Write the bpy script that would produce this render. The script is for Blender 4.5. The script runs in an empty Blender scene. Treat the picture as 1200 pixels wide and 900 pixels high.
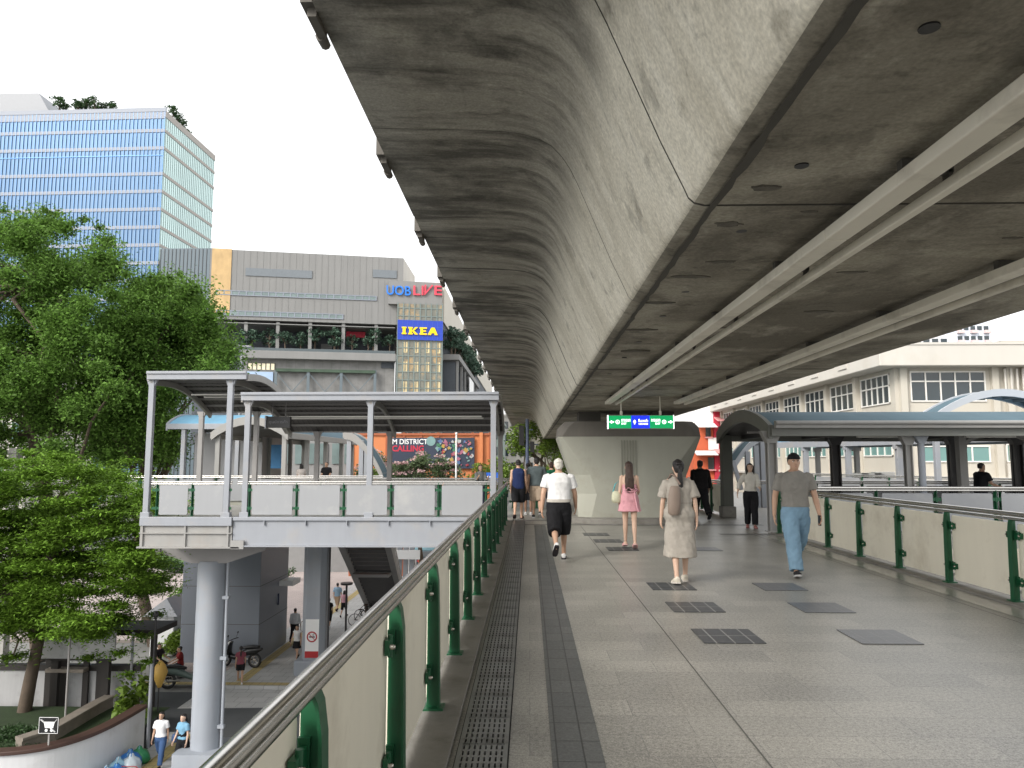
import bpy, math, random
import numpy as np
from mathutils import Vector as V, Matrix, noise
R = math.radians
C = bpy.context.scene.collection
sc = bpy.context.scene
rnd = random.Random(7)
EYE = 1.62
ST = -7.6            # street level below the walkway
F = 870.0            # focal length in photo pixels (photo is 1200 wide)
PITCH, YAW = math.atan(90/F), math.atan(20/F)
_rot = Matrix.Rotation(YAW, 3, 'Z') @ Matrix.Rotation(math.pi/2+PITCH, 3, 'X')
CAM = V((0, 0, EYE))
def ray(px, py): return _rot @ V(((px-600)/F, (450-py)/F, -1))
def at(px, py, Y):
    d = ray(px, py); return CAM + d*(Y/d.y)
def gz(px, py, z=0.0):
    d = ray(px, py); return CAM + d*((z-EYE)/d.z)
def onp(px, py, P, a):
    """point of the vertical plane through P with heading a -> (u along it, z)"""
    d = ray(px, py); n = V((-math.sin(a), math.cos(a), 0)); P = V(P)
    q = CAM + d*((P-CAM).dot(n)/d.dot(n))
    return (q-P).dot(V((math.cos(a), math.sin(a), 0))), q.z

# ------------------------------------------------------------------ materials
def M(name, c, rough=.6, metal=0., var=.12, scale=2., bump=0., bscale=30., streak=0., spec=.5, emit=0., coat=0., island=0.,
      rvar=0., trans=0., dirt=None, dscale=.6, damt=.5, sscale=None):
    m = bpy.data.materials.new(name); m.use_nodes = True
    nt = m.node_tree; N = nt.nodes; L = nt.links
    b = N['Principled BSDF']
    b.inputs['Roughness'].default_value = rough; b.inputs['Metallic'].default_value = metal
    b.inputs['Specular IOR Level'].default_value = spec; b.inputs['Coat Weight'].default_value = coat
    tc = N.new('ShaderNodeTexCoord'); co = tc.outputs['Object']
    def nz(s, det=5., vec=None, rg=.6):
        n = N.new('ShaderNodeTexNoise'); n.inputs['Scale'].default_value = s; n.inputs['Detail'].default_value = det
        n.inputs['Roughness'].default_value = rg; L.new(vec or co, n.inputs['Vector']); return n.outputs['Fac']
    def mth(op, a, bb):
        n = N.new('ShaderNodeMath'); n.operation = op
        for i, x in enumerate((a, bb)):
            if isinstance(x, (int, float)): n.inputs[i].default_value = x
            else: L.new(x, n.inputs[i])
        return n.outputs[0]
    f = mth('ADD', mth('MULTIPLY', mth('SUBTRACT', nz(scale), .5), 2.2*var), 1.)
    if streak:
        mp = N.new('ShaderNodeMapping'); L.new(co, mp.inputs['Vector']); mp.inputs['Scale'].default_value = sscale or (6, 6, .35)
        f = mth('ADD', f, mth('MULTIPLY', mth('SUBTRACT', nz(1., 4., mp.outputs[0]), .5), 2.2*streak))
    if island:
        g = N.new('ShaderNodeNewGeometry')
        f = mth('ADD', f, mth('MULTIPLY', mth('SUBTRACT', g.outputs['Random Per Island'], .5), 2*island))
    f = mth('MAXIMUM', f, .05)
    mx = N.new('ShaderNodeVectorMath'); mx.operation = 'SCALE'; mx.inputs[0].default_value = c[:3]; L.new(f, mx.inputs['Scale'])
    col = mx.outputs[0]
    if dirt:
        rp = N.new('ShaderNodeMapRange'); rp.inputs[1].default_value = .52; rp.inputs[2].default_value = .68; rp.inputs[4].default_value = damt
        L.new(nz(dscale, 7., None, .65), rp.inputs[0])
        mm = N.new('ShaderNodeMix'); mm.data_type = 'RGBA'; L.new(rp.outputs[0], mm.inputs[0]); L.new(col, mm.inputs[6])
        mm.inputs[7].default_value = (*dirt, 1); col = mm.outputs[2]
    L.new(col, b.inputs['Base Color'])
    if emit:
        L.new(col, b.inputs['Emission Color']); b.inputs['Emission Strength'].default_value = emit
    if bump:
        bp = N.new('ShaderNodeBump'); bp.inputs['Strength'].default_value = bump; bp.inputs['Distance'].default_value = .02
        L.new(nz(bscale), bp.inputs['Height']); L.new(bp.outputs[0], b.inputs['Normal'])
    if rvar:
        L.new(mth('ADD', rough, mth('MULTIPLY', mth('SUBTRACT', nz(scale*.7), .5), 2*rvar)), b.inputs['Roughness'])
    if trans:
        t = N.new('ShaderNodeBsdfTranslucent'); L.new(col, t.inputs['Color'])
        ms = N.new('ShaderNodeMixShader'); ms.inputs[0].default_value = trans
        L.new(b.outputs[0], ms.inputs[1]); L.new(t.outputs[0], ms.inputs[2]); L.new(ms.outputs[0], N['Material Output'].inputs[0])
    return m

def concrete(name, base, dark, pale, vec, dk=(.47, .62), pl=(.55, .75), rough=.8, bscale=14, grain=.10, zone=None):
    """weathered cast concrete: soot blotches, run marks stretched by `vec`, pale bloom, fine grain"""
    m = bpy.data.materials.new(name); m.use_nodes = True
    nt = m.node_tree; N = nt.nodes; L = nt.links; b = N['Principled BSDF']; b.inputs['Roughness'].default_value = rough; b.inputs['Specular IOR Level'].default_value = .25
    tc = N.new('ShaderNodeTexCoord'); co = tc.outputs['Object']
    def nz(s, det, v=None, dist=0.):
        n = N.new('ShaderNodeTexNoise'); n.inputs['Scale'].default_value = s; n.inputs['Detail'].default_value = det; n.inputs['Roughness'].default_value = .62; n.inputs['Distortion'].default_value = dist
        L.new(v or co, n.inputs['Vector']); return n.outputs['Fac']
    def rng(f, a, b_, c=0., d=1.):
        n = N.new('ShaderNodeMapRange'); n.inputs[1].default_value = a; n.inputs[2].default_value = b_; n.inputs[3].default_value = c; n.inputs[4].default_value = d; L.new(f, n.inputs[0]); return n.outputs[0]
    def mul(a, b_):
        n = N.new('ShaderNodeMath'); n.operation = 'MULTIPLY'
        for i, x in enumerate((a, b_)):
            if isinstance(x, float): n.inputs[i].default_value = x
            else: L.new(x, n.inputs[i])
        return n.outputs[0]
    def mix(f, a, b_):
        n = N.new('ShaderNodeMix'); n.data_type = 'RGBA'; L.new(f, n.inputs[0])
        for i, x in ((6, a), (7, b_)):
            if isinstance(x, tuple): n.inputs[i].default_value = (*x, 1)
            else: L.new(x, n.inputs[i])
        return n.outputs[2]
    mp = N.new('ShaderNodeMapping'); mp.inputs['Scale'].default_value = vec; L.new(co, mp.inputs['Vector'])
    run = nz(1., 6., mp.outputs[0], .4)
    col = mix(rng(nz(.45, 8., None, .6), dk[0], dk[1], 0., .85), base, dark)
    col = mix(mul(rng(run, dk[0]+.02, dk[1]+.05), .75), col, dark)
    col = mix(mul(rng(nz(1.7, 8., mp.outputs[0], .3), pl[0], pl[1]), .65), col, pale)
    col = mix(mul(rng(nz(3.1, 10.), .60, .70), .7), col, tuple(x*.6 for x in dark))
    if zone:      # soot plus painted underside shade, ragged edge: (base, dark, z0, z1)
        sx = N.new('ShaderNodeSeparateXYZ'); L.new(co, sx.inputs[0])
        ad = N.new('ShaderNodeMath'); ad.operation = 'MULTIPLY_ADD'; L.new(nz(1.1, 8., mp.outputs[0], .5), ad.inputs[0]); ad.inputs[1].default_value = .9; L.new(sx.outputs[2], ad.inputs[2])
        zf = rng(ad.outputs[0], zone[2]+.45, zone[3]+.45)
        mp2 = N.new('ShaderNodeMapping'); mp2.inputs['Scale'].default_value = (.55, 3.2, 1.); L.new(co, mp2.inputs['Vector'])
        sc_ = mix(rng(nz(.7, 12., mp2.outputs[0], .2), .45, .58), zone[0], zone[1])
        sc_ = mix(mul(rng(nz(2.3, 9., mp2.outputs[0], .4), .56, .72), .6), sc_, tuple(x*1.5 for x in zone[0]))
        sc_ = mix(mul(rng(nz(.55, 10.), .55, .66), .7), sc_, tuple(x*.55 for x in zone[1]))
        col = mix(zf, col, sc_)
    mq = N.new('ShaderNodeMapping'); mq.inputs['Scale'].default_value = (5., 14., 5.); L.new(co, mq.inputs['Vector'])
    def scl(f, k):
        n = N.new('ShaderNodeVectorMath'); n.operation = 'SCALE'; L.new(col, n.inputs[0]); L.new(rng(f, k[0], k[1], 1., k[2]), n.inputs['Scale']); return n.outputs[0]
    col = scl(nz(1., 10., mq.outputs[0]), (.56, .68, .78)); col = scl(nz(9., 12.), (.58, .70, 1.18)); col = scl(nz(2.6, 12., None, .3), (.60, .65, .72))
    g = N.new('ShaderNodeVectorMath'); g.operation = 'SCALE'; L.new(col, g.inputs[0]); L.new(rng(nz(45, 8.), .3, .7, 1-grain*2.2, 1+grain*2.2), g.inputs['Scale'])
    L.new(g.outputs[0], b.inputs['Base Color'])
    bp = N.new('ShaderNodeBump'); bp.inputs['Strength'].default_value = .35; bp.inputs['Distance'].default_value = .02; L.new(nz(bscale, 8.), bp.inputs['Height']); L.new(bp.outputs[0], b.inputs['Normal'])
    return m

def brick_mat(name, c1, c2, mortar, w, h, msize=.012, rough=.35, offset=.5, speck=.25, rvar=.12, rotz=0, bump=.15, stain=.15):
    m = bpy.data.materials.new(name); m.use_nodes = True
    nt = m.node_tree; N = nt.nodes; L = nt.links; b = N['Principled BSDF']
    tc = N.new('ShaderNodeTexCoord'); mp = N.new('ShaderNodeMapping'); mp.inputs['Rotation'].default_value = (0, 0, rotz)
    L.new(tc.outputs['Object'], mp.inputs['Vector'])
    br = N.new('ShaderNodeTexBrick'); br.offset = offset; L.new(mp.outputs[0], br.inputs['Vector'])
    br.inputs['Color1'].default_value = (*c1, 1); br.inputs['Color2'].default_value = (*c2, 1); br.inputs['Mortar'].default_value = (*mortar, 1)
    br.inputs['Scale'].default_value = 1; br.inputs['Mortar Size'].default_value = msize; br.inputs['Brick Width'].default_value = w
    br.inputs['Row Height'].default_value = h; br.inputs['Mortar Smooth'].default_value = .3
    n1 = N.new('ShaderNodeTexNoise'); n1.inputs['Scale'].default_value = 110; n1.inputs['Detail'].default_value = 3; L.new(tc.outputs['Object'], n1.inputs['Vector'])
    n2 = N.new('ShaderNodeTexNoise'); n2.inputs['Scale'].default_value = .9; n2.inputs['Detail'].default_value = 6; L.new(tc.outputs['Object'], n2.inputs['Vector'])
    def mth(op, a, bb):
        n = N.new('ShaderNodeMath'); n.operation = op
        for i, x in enumerate((a, bb)):
            if isinstance(x, (int, float)): n.inputs[i].default_value = x
            else: L.new(x, n.inputs[i])
        return n.outputs[0]
    n3 = N.new('ShaderNodeTexNoise'); n3.inputs['Scale'].default_value = 38; n3.inputs['Detail'].default_value = 5; n3.inputs['Roughness'].default_value = .75; L.new(tc.outputs['Object'], n3.inputs['Vector'])
    f = mth('ADD', mth('ADD', mth('ADD', 1., mth('MULTIPLY', mth('SUBTRACT', n3.outputs['Fac'], .5), 4.5*speck)), mth('MULTIPLY', mth('SUBTRACT', n1.outputs['Fac'], .5), 4*speck)), mth('MULTIPLY', mth('SUBTRACT', n2.outputs['Fac'], .5), 2.5*stain))
    mx = N.new('ShaderNodeVectorMath'); mx.operation = 'SCALE'; L.new(br.outputs['Color'], mx.inputs[0]); L.new(f, mx.inputs['Scale'])
    L.new(mx.outputs[0], b.inputs['Base Color'])
    L.new(mth('ADD', rough, mth('MULTIPLY', mth('SUBTRACT', n2.outputs['Fac'], .5), 2*rvar)), b.inputs['Roughness'])
    bp = N.new('ShaderNodeBump'); bp.inputs['Strength'].default_value = bump; bp.inputs['Distance'].default_value = .004; bp.invert = True
    L.new(br.outputs['Fac'], bp.inputs['Height']); L.new(bp.outputs[0], b.inputs['Normal'])
    return m

# ------------------------------------------------------------------ mesh builder
class MB:
    def __init__(s): s.v = []; s.f = []; s.sm = []
    def add(s, vs, fs, sm=False):
        o = len(s.v); s.v += [tuple(p) for p in vs]
        for q in fs: s.f.append(tuple(i+o for i in q)); s.sm.append(sm)
        return s
    def box(s, x0, x1, y0, y1, z0, z1):
        return s.add([(x0,y0,z0),(x1,y0,z0),(x1,y1,z0),(x0,y1,z0),(x0,y0,z1),(x1,y0,z1),(x1,y1,z1),(x0,y1,z1)],
                     [(0,3,2,1),(4,5,6,7),(0,1,5,4),(1,2,6,5),(2,3,7,6),(3,0,4,7)])
    def bar(s, p0, p1, w, h, up=(0,0,1)):
        p0, p1 = V(p0), V(p1); t = (p1-p0).normalized(); u = V(up)
        a = t.cross(u)
        if a.length < 1e-4: a = t.cross(V((0,1,0)))
        a.normalize(); b = a.cross(t); a = a*w/2; b = b*h/2
        vs = [p0-a-b, p0+a-b, p0+a+b, p0-a+b, p1-a-b, p1+a-b, p1+a+b, p1-a+b]
        return s.add(vs, [(0,1,2,3),(7,6,5,4),(0,4,5,1),(1,5,6,2),(2,6,7,3),(3,7,4,0)])
    def prism(s, poly, ax, a0, a1, sm=False):
        n = len(poly)
        def P(p, a):
            return (p[0], a, p[1]) if ax == 'y' else (a, p[0], p[1]) if ax == 'x' else (p[0], p[1], a)
        vs = [P(p, a0) for p in poly]+[P(p, a1) for p in poly]
        s.add(vs, [tuple(range(n))[::-1], tuple(range(n, 2*n))])
        return s.add(vs, [(i, (i+1) % n, n+(i+1) % n, n+i) for i in range(n)], sm)
    def loft(s, rings, cap=True, sm=True, close=True):
        n = len(rings[0]); vs = [p for r in rings for p in r]; fs = []
        for k in range(len(rings)-1):
            for i in range(n if close else n-1):
                j = (i+1) % n; fs.append((k*n+i, k*n+j, (k+1)*n+j, (k+1)*n+i))
        s.add(vs, fs, sm)
        if cap:
            s.add(rings[0], [tuple(range(n))[::-1]]); s.add(rings[-1], [tuple(range(n))])
        return s
    def tube(s, pts, r, n=8, cap=True, ref=None, close_loop=False):
        pts = [V(p) for p in pts]; m = len(pts); rings = []
        pa = None
        for i, p in enumerate(pts):
            t = (pts[min(i+1, m-1)]-pts[max(i-1, 0)])
            if t.length < 1e-6: t = V((0, 0, 1))
            t.normalize()
            if pa is None:
                a = t.cross(V(ref) if ref else V((0, 0, 1)))
                if a.length < .05: a = t.cross(V((0, 1, 0)))
            else: a = pa - t*pa.dot(t)
            a.normalize(); pa = a; b = t.cross(a)
            rr = r[i] if isinstance(r, (list, tuple)) else r
            ra, rb = rr if isinstance(rr, (list, tuple)) else (rr, rr)
            rings.append([p+a*(math.cos(2*math.pi*k/n)*ra)+b*(math.sin(2*math.pi*k/n)*rb) for k in range(n)])
        return s.loft(rings, cap)
    def cyl(s, p0, p1, r0, r1=None, n=12): return s.tube([p0, p1], [r0, r0 if r1 is None else r1], n)
    def ell(s, c, rx, ry, rz, n=10, m=7, rot=None):
        c = V(c); rings = []
        for i in range(m+1):
            th = math.pi*(i/m)*.998+.003; zz = -math.cos(th); q = math.sin(th); rg = []
            for k in range(n):
                p = V((rx*q*math.cos(2*math.pi*k/n), ry*q*math.sin(2*math.pi*k/n), rz*zz))
                if rot: p = rot @ p
                rg.append(c+p)
            rings.append(rg)
        return s.loft(rings, True)
    def torus(s, c, ax, Rr, r, n=20, m=6):
        c = V(c); ax = V(ax).normalized(); a = ax.orthogonal().normalized(); b = ax.cross(a); vs = []; fs = []
        for i in range(n):
            d = a*math.cos(2*math.pi*i/n)+b*math.sin(2*math.pi*i/n)
            for k in range(m):
                q = 2*math.pi*k/m; vs.append(c+d*(Rr+r*math.cos(q))+ax*(r*math.sin(q)))
        for i in range(n):
            for k in range(m):
                fs.append((i*m+k, ((i+1) % n)*m+k, ((i+1) % n)*m+(k+1) % m, i*m+(k+1) % m))
        return s.add(vs, fs, True)
    def build(s, name, mat, parent=None, bevel=0, seg=2):
        o = ORG.get(parent, V((0, 0, 0))) if parent else V((0, 0, 0))
        me = bpy.data.meshes.new(name)
        me.from_pydata([(p[0]-o.x, p[1]-o.y, p[2]-o.z) for p in s.v], [], s.f)
        me.polygons.foreach_set('use_smooth', s.sm); me.materials.append(mat); me.update()
        ob = bpy.data.objects.new(name, me); C.objects.link(ob)
        if parent: ob.parent = parent; ORG[ob] = o
        if bevel:
            md = ob.modifiers.new('bevel', 'BEVEL'); md.width = bevel; md.segments = seg; md.limit_method = 'ANGLE'; md.angle_limit = R(40)
            md.harden_normals = False
        return ob
ORG = {}
def tag(o, label, cat, group=None, kind=None):
    o['label'] = label; o['category'] = cat
    if group: o['group'] = group
    if kind: o['kind'] = kind
    return o
def thing(name, label, cat, loc=(0, 0, 0), group=None):
    o = bpy.data.objects.new(name, None); C.objects.link(o); o.location = loc; o.empty_display_size = .2
    ORG[o] = V(loc); return tag(o, label, cat, group)
def struct(name, mb, mat, bevel=0):
    o = mb.build(name, mat, None, bevel); o['kind'] = 'structure'; return o
def kids(o): return [c for c in o.children]
def copy_tree(o, parent=None):
    c = o.copy(); C.objects.link(c)
    if parent: c.parent = parent
    for ch in kids(o): copy_tree(ch, c)
    return c
def dup(o, loc, rz=None, label=None, scale=None, group=None):
    c = copy_tree(o); c.location = loc
    if rz is not None: c.rotation_euler = (0, 0, rz)
    if label: c['label'] = label
    if scale: c.scale = (scale,)*3 if isinstance(scale, (int, float)) else scale
    if group: c['group'] = group
    return c
def mesh_from(o):
    dg = bpy.context.evaluated_depsgraph_get(); dg.update()
    return bpy.data.meshes.new_from_object(o.evaluated_get(dg))
def text(body, name, w, h, mat, parent, c, ex=.02, off=0., face=(0, -1), shear=0., italic=0.):
    """lettering of width w and height h centred at c, upright, facing the horizontal direction `face`"""
    cu = bpy.data.curves.new('t', 'FONT'); cu.body = body; cu.extrude = .02; cu.offset = off; cu.shear = italic; cu.resolution_u = 3
    to = bpy.data.objects.new('t', cu); C.objects.link(to)
    me = mesh_from(to); bpy.data.objects.remove(to); me.name = name
    n = len(me.vertices); a = np.empty(n*3); me.vertices.foreach_get('co', a); a = a.reshape(-1, 3)
    mn, mx = a.min(0), a.max(0); cc = (mn+mx)/2; a = a-cc
    a[:, 0] *= w/(mx[0]-mn[0]); a[:, 1] *= (h/(mx[1]-mn[1]) if h else w/(mx[0]-mn[0])); a[:, 2] *= ex/max(1e-6, (mx[2]-mn[2]))
    fx, fy = face; rx, ry = -fy, fx        # right-hand direction seen from the front
    o = ORG.get(parent, V((0, 0, 0))) if parent else V((0, 0, 0))
    out = np.stack([c[0]+a[:, 0]*rx+a[:, 2]*fx-o.x, c[1]+a[:, 0]*ry+a[:, 2]*fy-o.y, c[2]+a[:, 1]-o.z], 1)
    me.vertices.foreach_set('co', out.ravel()); me.materials.clear(); me.materials.append(mat); me.update()
    ob = bpy.data.objects.new(name, me); C.objects.link(ob)
    if parent: ob.parent = parent; ORG[ob] = o
    return ob

# ------------------------------------------------------------------ foliage
def leaves(name, clusters, leaf, mat, parent=None, seed=1, up=.5, asp=.55, shell=.45, droop=0.):
    g = np.random.default_rng(seed); P = []
    for (c, r, n) in clusters:
        d = g.normal(size=(n, 3)); d /= np.linalg.norm(d, axis=1)[:, None]
        d *= ((g.random(n)**shell) if shell > 0 else np.minimum(np.abs(g.normal(size=n))*.62, 1.5))[:, None]; P.append(np.array(c)+d*np.array(r))
    P = np.concatenate(P); n = len(P)
    nr = g.normal(size=(n, 3)); nr /= np.linalg.norm(nr, axis=1)[:, None]; nr[:, 2] = np.abs(nr[:, 2])+up; nr /= np.linalg.norm(nr, axis=1)[:, None]
    t = g.normal(size=(n, 3)); t -= nr*(t*nr).sum(1)[:, None]; t /= np.linalg.norm(t, axis=1)[:, None]; t[:, 2] -= droop
    b = np.cross(nr, t); L = leaf*(.6+.8*g.random(n))[:, None]; W = L*asp
    v = np.stack([P-t*L*.5, P+b*W*.5+nr*W*.12, P+t*L*.5-nr*L*.12, P-b*W*.5+nr*W*.12], 1).reshape(-1, 3)
    o = ORG.get(parent, V((0, 0, 0))) if parent else V((0, 0, 0)); v = v-np.array(o)
    me = bpy.data.meshes.new(name); me.vertices.add(4*n); me.vertices.foreach_set('co', v.ravel())
    me.loops.add(4*n); me.loops.foreach_set('vertex_index', np.arange(4*n, dtype=np.int32))
    me.polygons.add(n); me.polygons.foreach_set('loop_start', np.arange(0, 4*n, 4, dtype=np.int32)); me.polygons.foreach_set('loop_total', np.full(n, 4, dtype=np.int32))
    me.materials.append(mat); me.update(calc_edges=True); me.validate()
    ob = bpy.data.objects.new(name, me); C.objects.link(ob)
    if parent: ob.parent = parent; ORG[ob] = o
    return ob
def wiggle(p0, p1, k=4, amp=.15, rr=rnd):
    p0, p1 = V(p0), V(p1); d = (p1-p0).length*amp
    return [p0.lerp(p1, i/k)+(V((rr.uniform(-d, d), rr.uniform(-d, d), rr.uniform(-d, d)*.5)) if 0 < i < k else V((0, 0, 0))) for i in range(k+1)]
def tree(label, base, top, clusters, leaf, lmat, bmat, group=None, name='tree', r=.25, seed=1, up=.5, limbs=14, asp=.55, shell=.45):
    t = thing(name, label, 'tree', base, group); rr = random.Random(seed)
    mb = MB(); pts = wiggle(base, top, 5, .05, rr); mb.tube(pts, [r*(1-.13*i) for i in range(6)], 9)
    cs = list(clusters); rr.shuffle(cs)
    for (c, rad, n) in cs[:limbs]:
        k = rr.choice([2, 3, 4, 5]); q = wiggle(pts[k], c, 4, .1, rr); mb.tube(q, [r*.34*(1-.2*i)+.012 for i in range(5)], 6)
    mb.build('trunk', bmat, t); leaves('crown', clusters, leaf, lmat, t, seed, up, asp, shell)
    return t
# ------------------------------------------------------------------ camera, light
cd = bpy.data.cameras.new('camera'); cam = bpy.data.objects.new('camera', cd); C.objects.link(cam)
cam.location = CAM; cam.rotation_euler = (math.pi/2+PITCH, 0, YAW); cd.sensor_width = 36; cd.lens = 36*F/1200; cd.clip_start = .05; cd.clip_end = 6000
sc.camera = cam
w = bpy.data.worlds.new('World'); sc.world = w; w.use_nodes = True
wn = w.node_tree.nodes; wl = w.node_tree.links
sky = wn.new('ShaderNodeTexSky'); sky.sky_type = 'NISHITA'; sky.sun_disc = False
SUN = V((-.62, -.70, .62)).normalized()
sky.sun_elevation = math.asin(SUN.z); sky.sun_rotation = math.atan2(SUN.x, SUN.y); sky.dust_density = 4; sky.air_density = 1.2; sky.ozone_density = 1
hs = wn.new('ShaderNodeHueSaturation'); hs.inputs['Saturation'].default_value = .22
wl.new(sky.outputs[0], hs.inputs['Color'])
ov = wn.new('ShaderNodeMix'); ov.data_type = 'RGBA'; ov.inputs[0].default_value = .8; ov.inputs[7].default_value = (2.5, 2.5, 2.48, 1)   # high even cloud veil
wl.new(hs.outputs[0], ov.inputs[6]); wl.new(ov.outputs[2], wn['Background'].inputs['Color']); wn['Background'].inputs['Strength'].default_value = .15
sl = bpy.data.lights.new('sun', 'SUN'); sl.energy = .7; sl.angle = R(20); sl.color = (1, .95, .87)
so = bpy.data.objects.new('sun', sl); C.objects.link(so); so.rotation_euler = SUN.to_track_quat('Z', 'Y').to_euler()
vs = sc.view_settings; vs.view_transform = 'Standard'; vs.look = 'None'; vs.gamma = 1; vs.use_curve_mapping = False; vs.exposure = 1.92
sc.cycles.max_bounces = 8; sc.cycles.diffuse_bounces = 5; sc.cycles.use_denoising = True

# ------------------------------------------------------------------ materials
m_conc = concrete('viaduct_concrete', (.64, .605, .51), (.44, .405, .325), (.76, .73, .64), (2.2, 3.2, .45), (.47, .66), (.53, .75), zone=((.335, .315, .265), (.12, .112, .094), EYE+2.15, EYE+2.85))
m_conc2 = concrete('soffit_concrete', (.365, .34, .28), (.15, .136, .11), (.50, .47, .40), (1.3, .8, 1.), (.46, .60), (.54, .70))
m_joint = M('joint_dark', (.085, .08, .07), .9, var=.3)
m_pier = M('pier_concrete', (.33, .33, .28), .75, var=.08, scale=1.6, bump=.1, bscale=30, streak=.06, sscale=(5, 5, .5), dirt=(.24, .225, .175), dscale=.9, damt=.6)
m_piercap = M('pier_cap_concrete', (.13, .12, .105), .8, var=.2, streak=.2)  # dark tone puts the pier cap's shadow into the colour
m_floor = brick_mat('granite_paving', (.305, .292, .262), (.25, .241, .218), (.16, .158, .15), .66, .33, .0025, .36, .5, .50, .08, 0, .1, .38)
m_tact = brick_mat('tactile_tiles', (.115, .118, .114), (.095, .098, .097), (.045, .045, .045), .15, .30, .006, .45, 0, .3, .1, 0, .6, .2)
m_patch = brick_mat('dark_plate', (.062, .065, .069), (.055, .058, .062), (.24, .235, .225), .165, 2., .007, .4, 0, .2, .1, 0, .3)
m_kerb = M('kerb_concrete', (.21, .20, .18), .7, var=.22, scale=3, bump=.25, dirt=(.12, .105, .09), dscale=2.2, damt=.7)
m_grate = M('grate_steel', (.30, .30, .29), .38, .75, var=.25, scale=4, dirt=(.07, .065, .055), dscale=1.6, damt=.8)
m_pit = M('drain_pit', (.02, .02, .02), .9)
m_steel = M('stainless', (.62, .60, .57), .24, 1., var=.08, scale=8, rvar=.1)
m_bolt = M('bolt_steel', (.55, .52, .47), .25, 1.)
m_green = M('green_paint', (.006, .085, .033), .42, var=.2, scale=6, coat=0, dirt=(.010, .05, .022), dscale=3, damt=.6)
m_panel = M('cream_board', (.84, .79, .66), .55, var=.05, scale=1.5, bump=.04, bscale=60, streak=.06, sscale=(5, 5, .6), dirt=(.56, .50, .39), dscale=1.1, damt=.6)
m_white = M('pale_grey_paint', (.285, .30, .33), .45, var=.07, scale=2, streak=.08, dirt=(.34, .32, .30), dscale=1.4, damt=.5)
m_warmwhite = M('warm_grey_paint', (.29, .285, .275), .5, var=.08, streak=.1, dirt=(.30, .27, .24), dscale=1.3, damt=.5)
m_dkroof = M('dark_ribbed_sheet', (.10, .095, .095), .55, var=.15, scale=3)
m_greymet = M('grey_beam_paint', (.28, .27, .265), .5, var=.12)
m_darkmet = M('dark_metal', (.045, .043, .045), .5, var=.2)
m_blueroof = M('blue_roof_sheet', (.15, .31, .44), .65, spec=.25, var=.08, scale=1, streak=.12, sscale=(4, .4, .4))
m_greyroof = M('slate_blue_roof_sheet', (.085, .135, .165), .75, spec=.15, var=.12, streak=.12, sscale=(4, .4, .4))
m_lamp = M('lamp_tube', (.75, .73, .68), .3, var=.02)
m_trunk = M('trunking_paint', (.80, .76, .66), .45, var=.08, scale=2, dirt=(.28, .25, .2), dscale=1.5, damt=.5)
m_asph = M('asphalt', (.075, .08, .085), .85, var=.2, scale=1.2, bump=.3, bscale=80)
m_pave = brick_mat('grey_pavers', (.47, .47, .465), (.43, .43, .425), (.2, .2, .2), .6, .6, .01, .75, .5, .1, .05, 0, .2)
m_pink = brick_mat('pink_pavers', (.46, .39, .37), (.42, .36, .345), (.25, .22, .2), .4, .2, .012, .8, .5, .1, .05, 0, .2)
m_yellow = brick_mat('yellow_tactile', (.46, .37, .17), (.42, .33, .14), (.2, .17, .1), .3, .3, .012, .75, 0, .2, .05)
m_shade = M('shaded_soil_grass', (.022, .042, .012), .95, var=.5, scale=2.5, bump=.8, bscale=25)  # grass darkened, tree shade is put into the colour
m_wgrey = M('shaded_stained_render', (.36, .36, .365), .75, var=.12, scale=1, streak=.15, dirt=(.2, .2, .195), dscale=1.5, damt=.6)  # white render greyed by painted-in tree shade, with stains on top
m_grass = M('lawn', (.075, .14, .035), .9, var=.35, scale=1.5, bump=.6, bscale=25)
m_leafA = M('broad_leaf', (.115, .215, .04), .6, spec=.2, var=.45, scale=.35, island=.6, trans=.38)
m_leafF = M('feathery_leaf', (.125, .23, .025), .6, spec=.2, var=.5, scale=.5, island=.5, trans=.22)
m_leafD = M('dark_leaf', (.045, .095, .03), .55, var=.3, scale=.5, island=.45, trans=.2)
m_leafT = M('terrace_leaf', (.06, .11, .075), .6, var=.3, scale=.1, island=.5, trans=.2)
m_leafL = M('lime_leaf', (.16, .25, .035), .5, var=.3, scale=.4, island=.4, trans=.35)
m_leafO = M('olive_leaf', (.13, .19, .085), .6, var=.3, scale=.5, island=.5, trans=.25)
m_flower = M('pink_blossom', (.66, .44, .44), .6, var=.2, island=.35, trans=.3)
m_bark = M('bark', (.10, .075, .055), .9, var=.3, scale=4, bump=.5, bscale=20)
m_wwall = M('white_render', (.60, .605, .62), .7, var=.07, scale=1, streak=.07, dirt=(.42, .41, .39), dscale=1.2, damt=.45)
m_brown = M('brown_coping', (.065, .034, .026), .55, var=.25)
m_stone = M('stone_block', (.22, .19, .16), .85, var=.3, scale=4, bump=.4)
m_dwood = M('dark_timber', (.022, .018, .016), .6, var=.3)
m_clad = M('slate_cladding', (.20, .22, .255), .35, .2, var=.06, scale=.8)
m_cladg = M('grey_cladding', (.25, .25, .26), .4, .1, var=.08, scale=.8)
m_column = M('column_paint', (.30, .325, .365), .6, var=.08, scale=1.3, streak=.1, sscale=(4, 4, .3), dirt=(.34, .33, .33), dscale=1, damt=.5)
m_black = M('black_paint', (.012, .012, .013), .4, var=.1)
m_wht = M('white_sign_paint', (.8, .8, .8), .5, var=.02)
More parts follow.
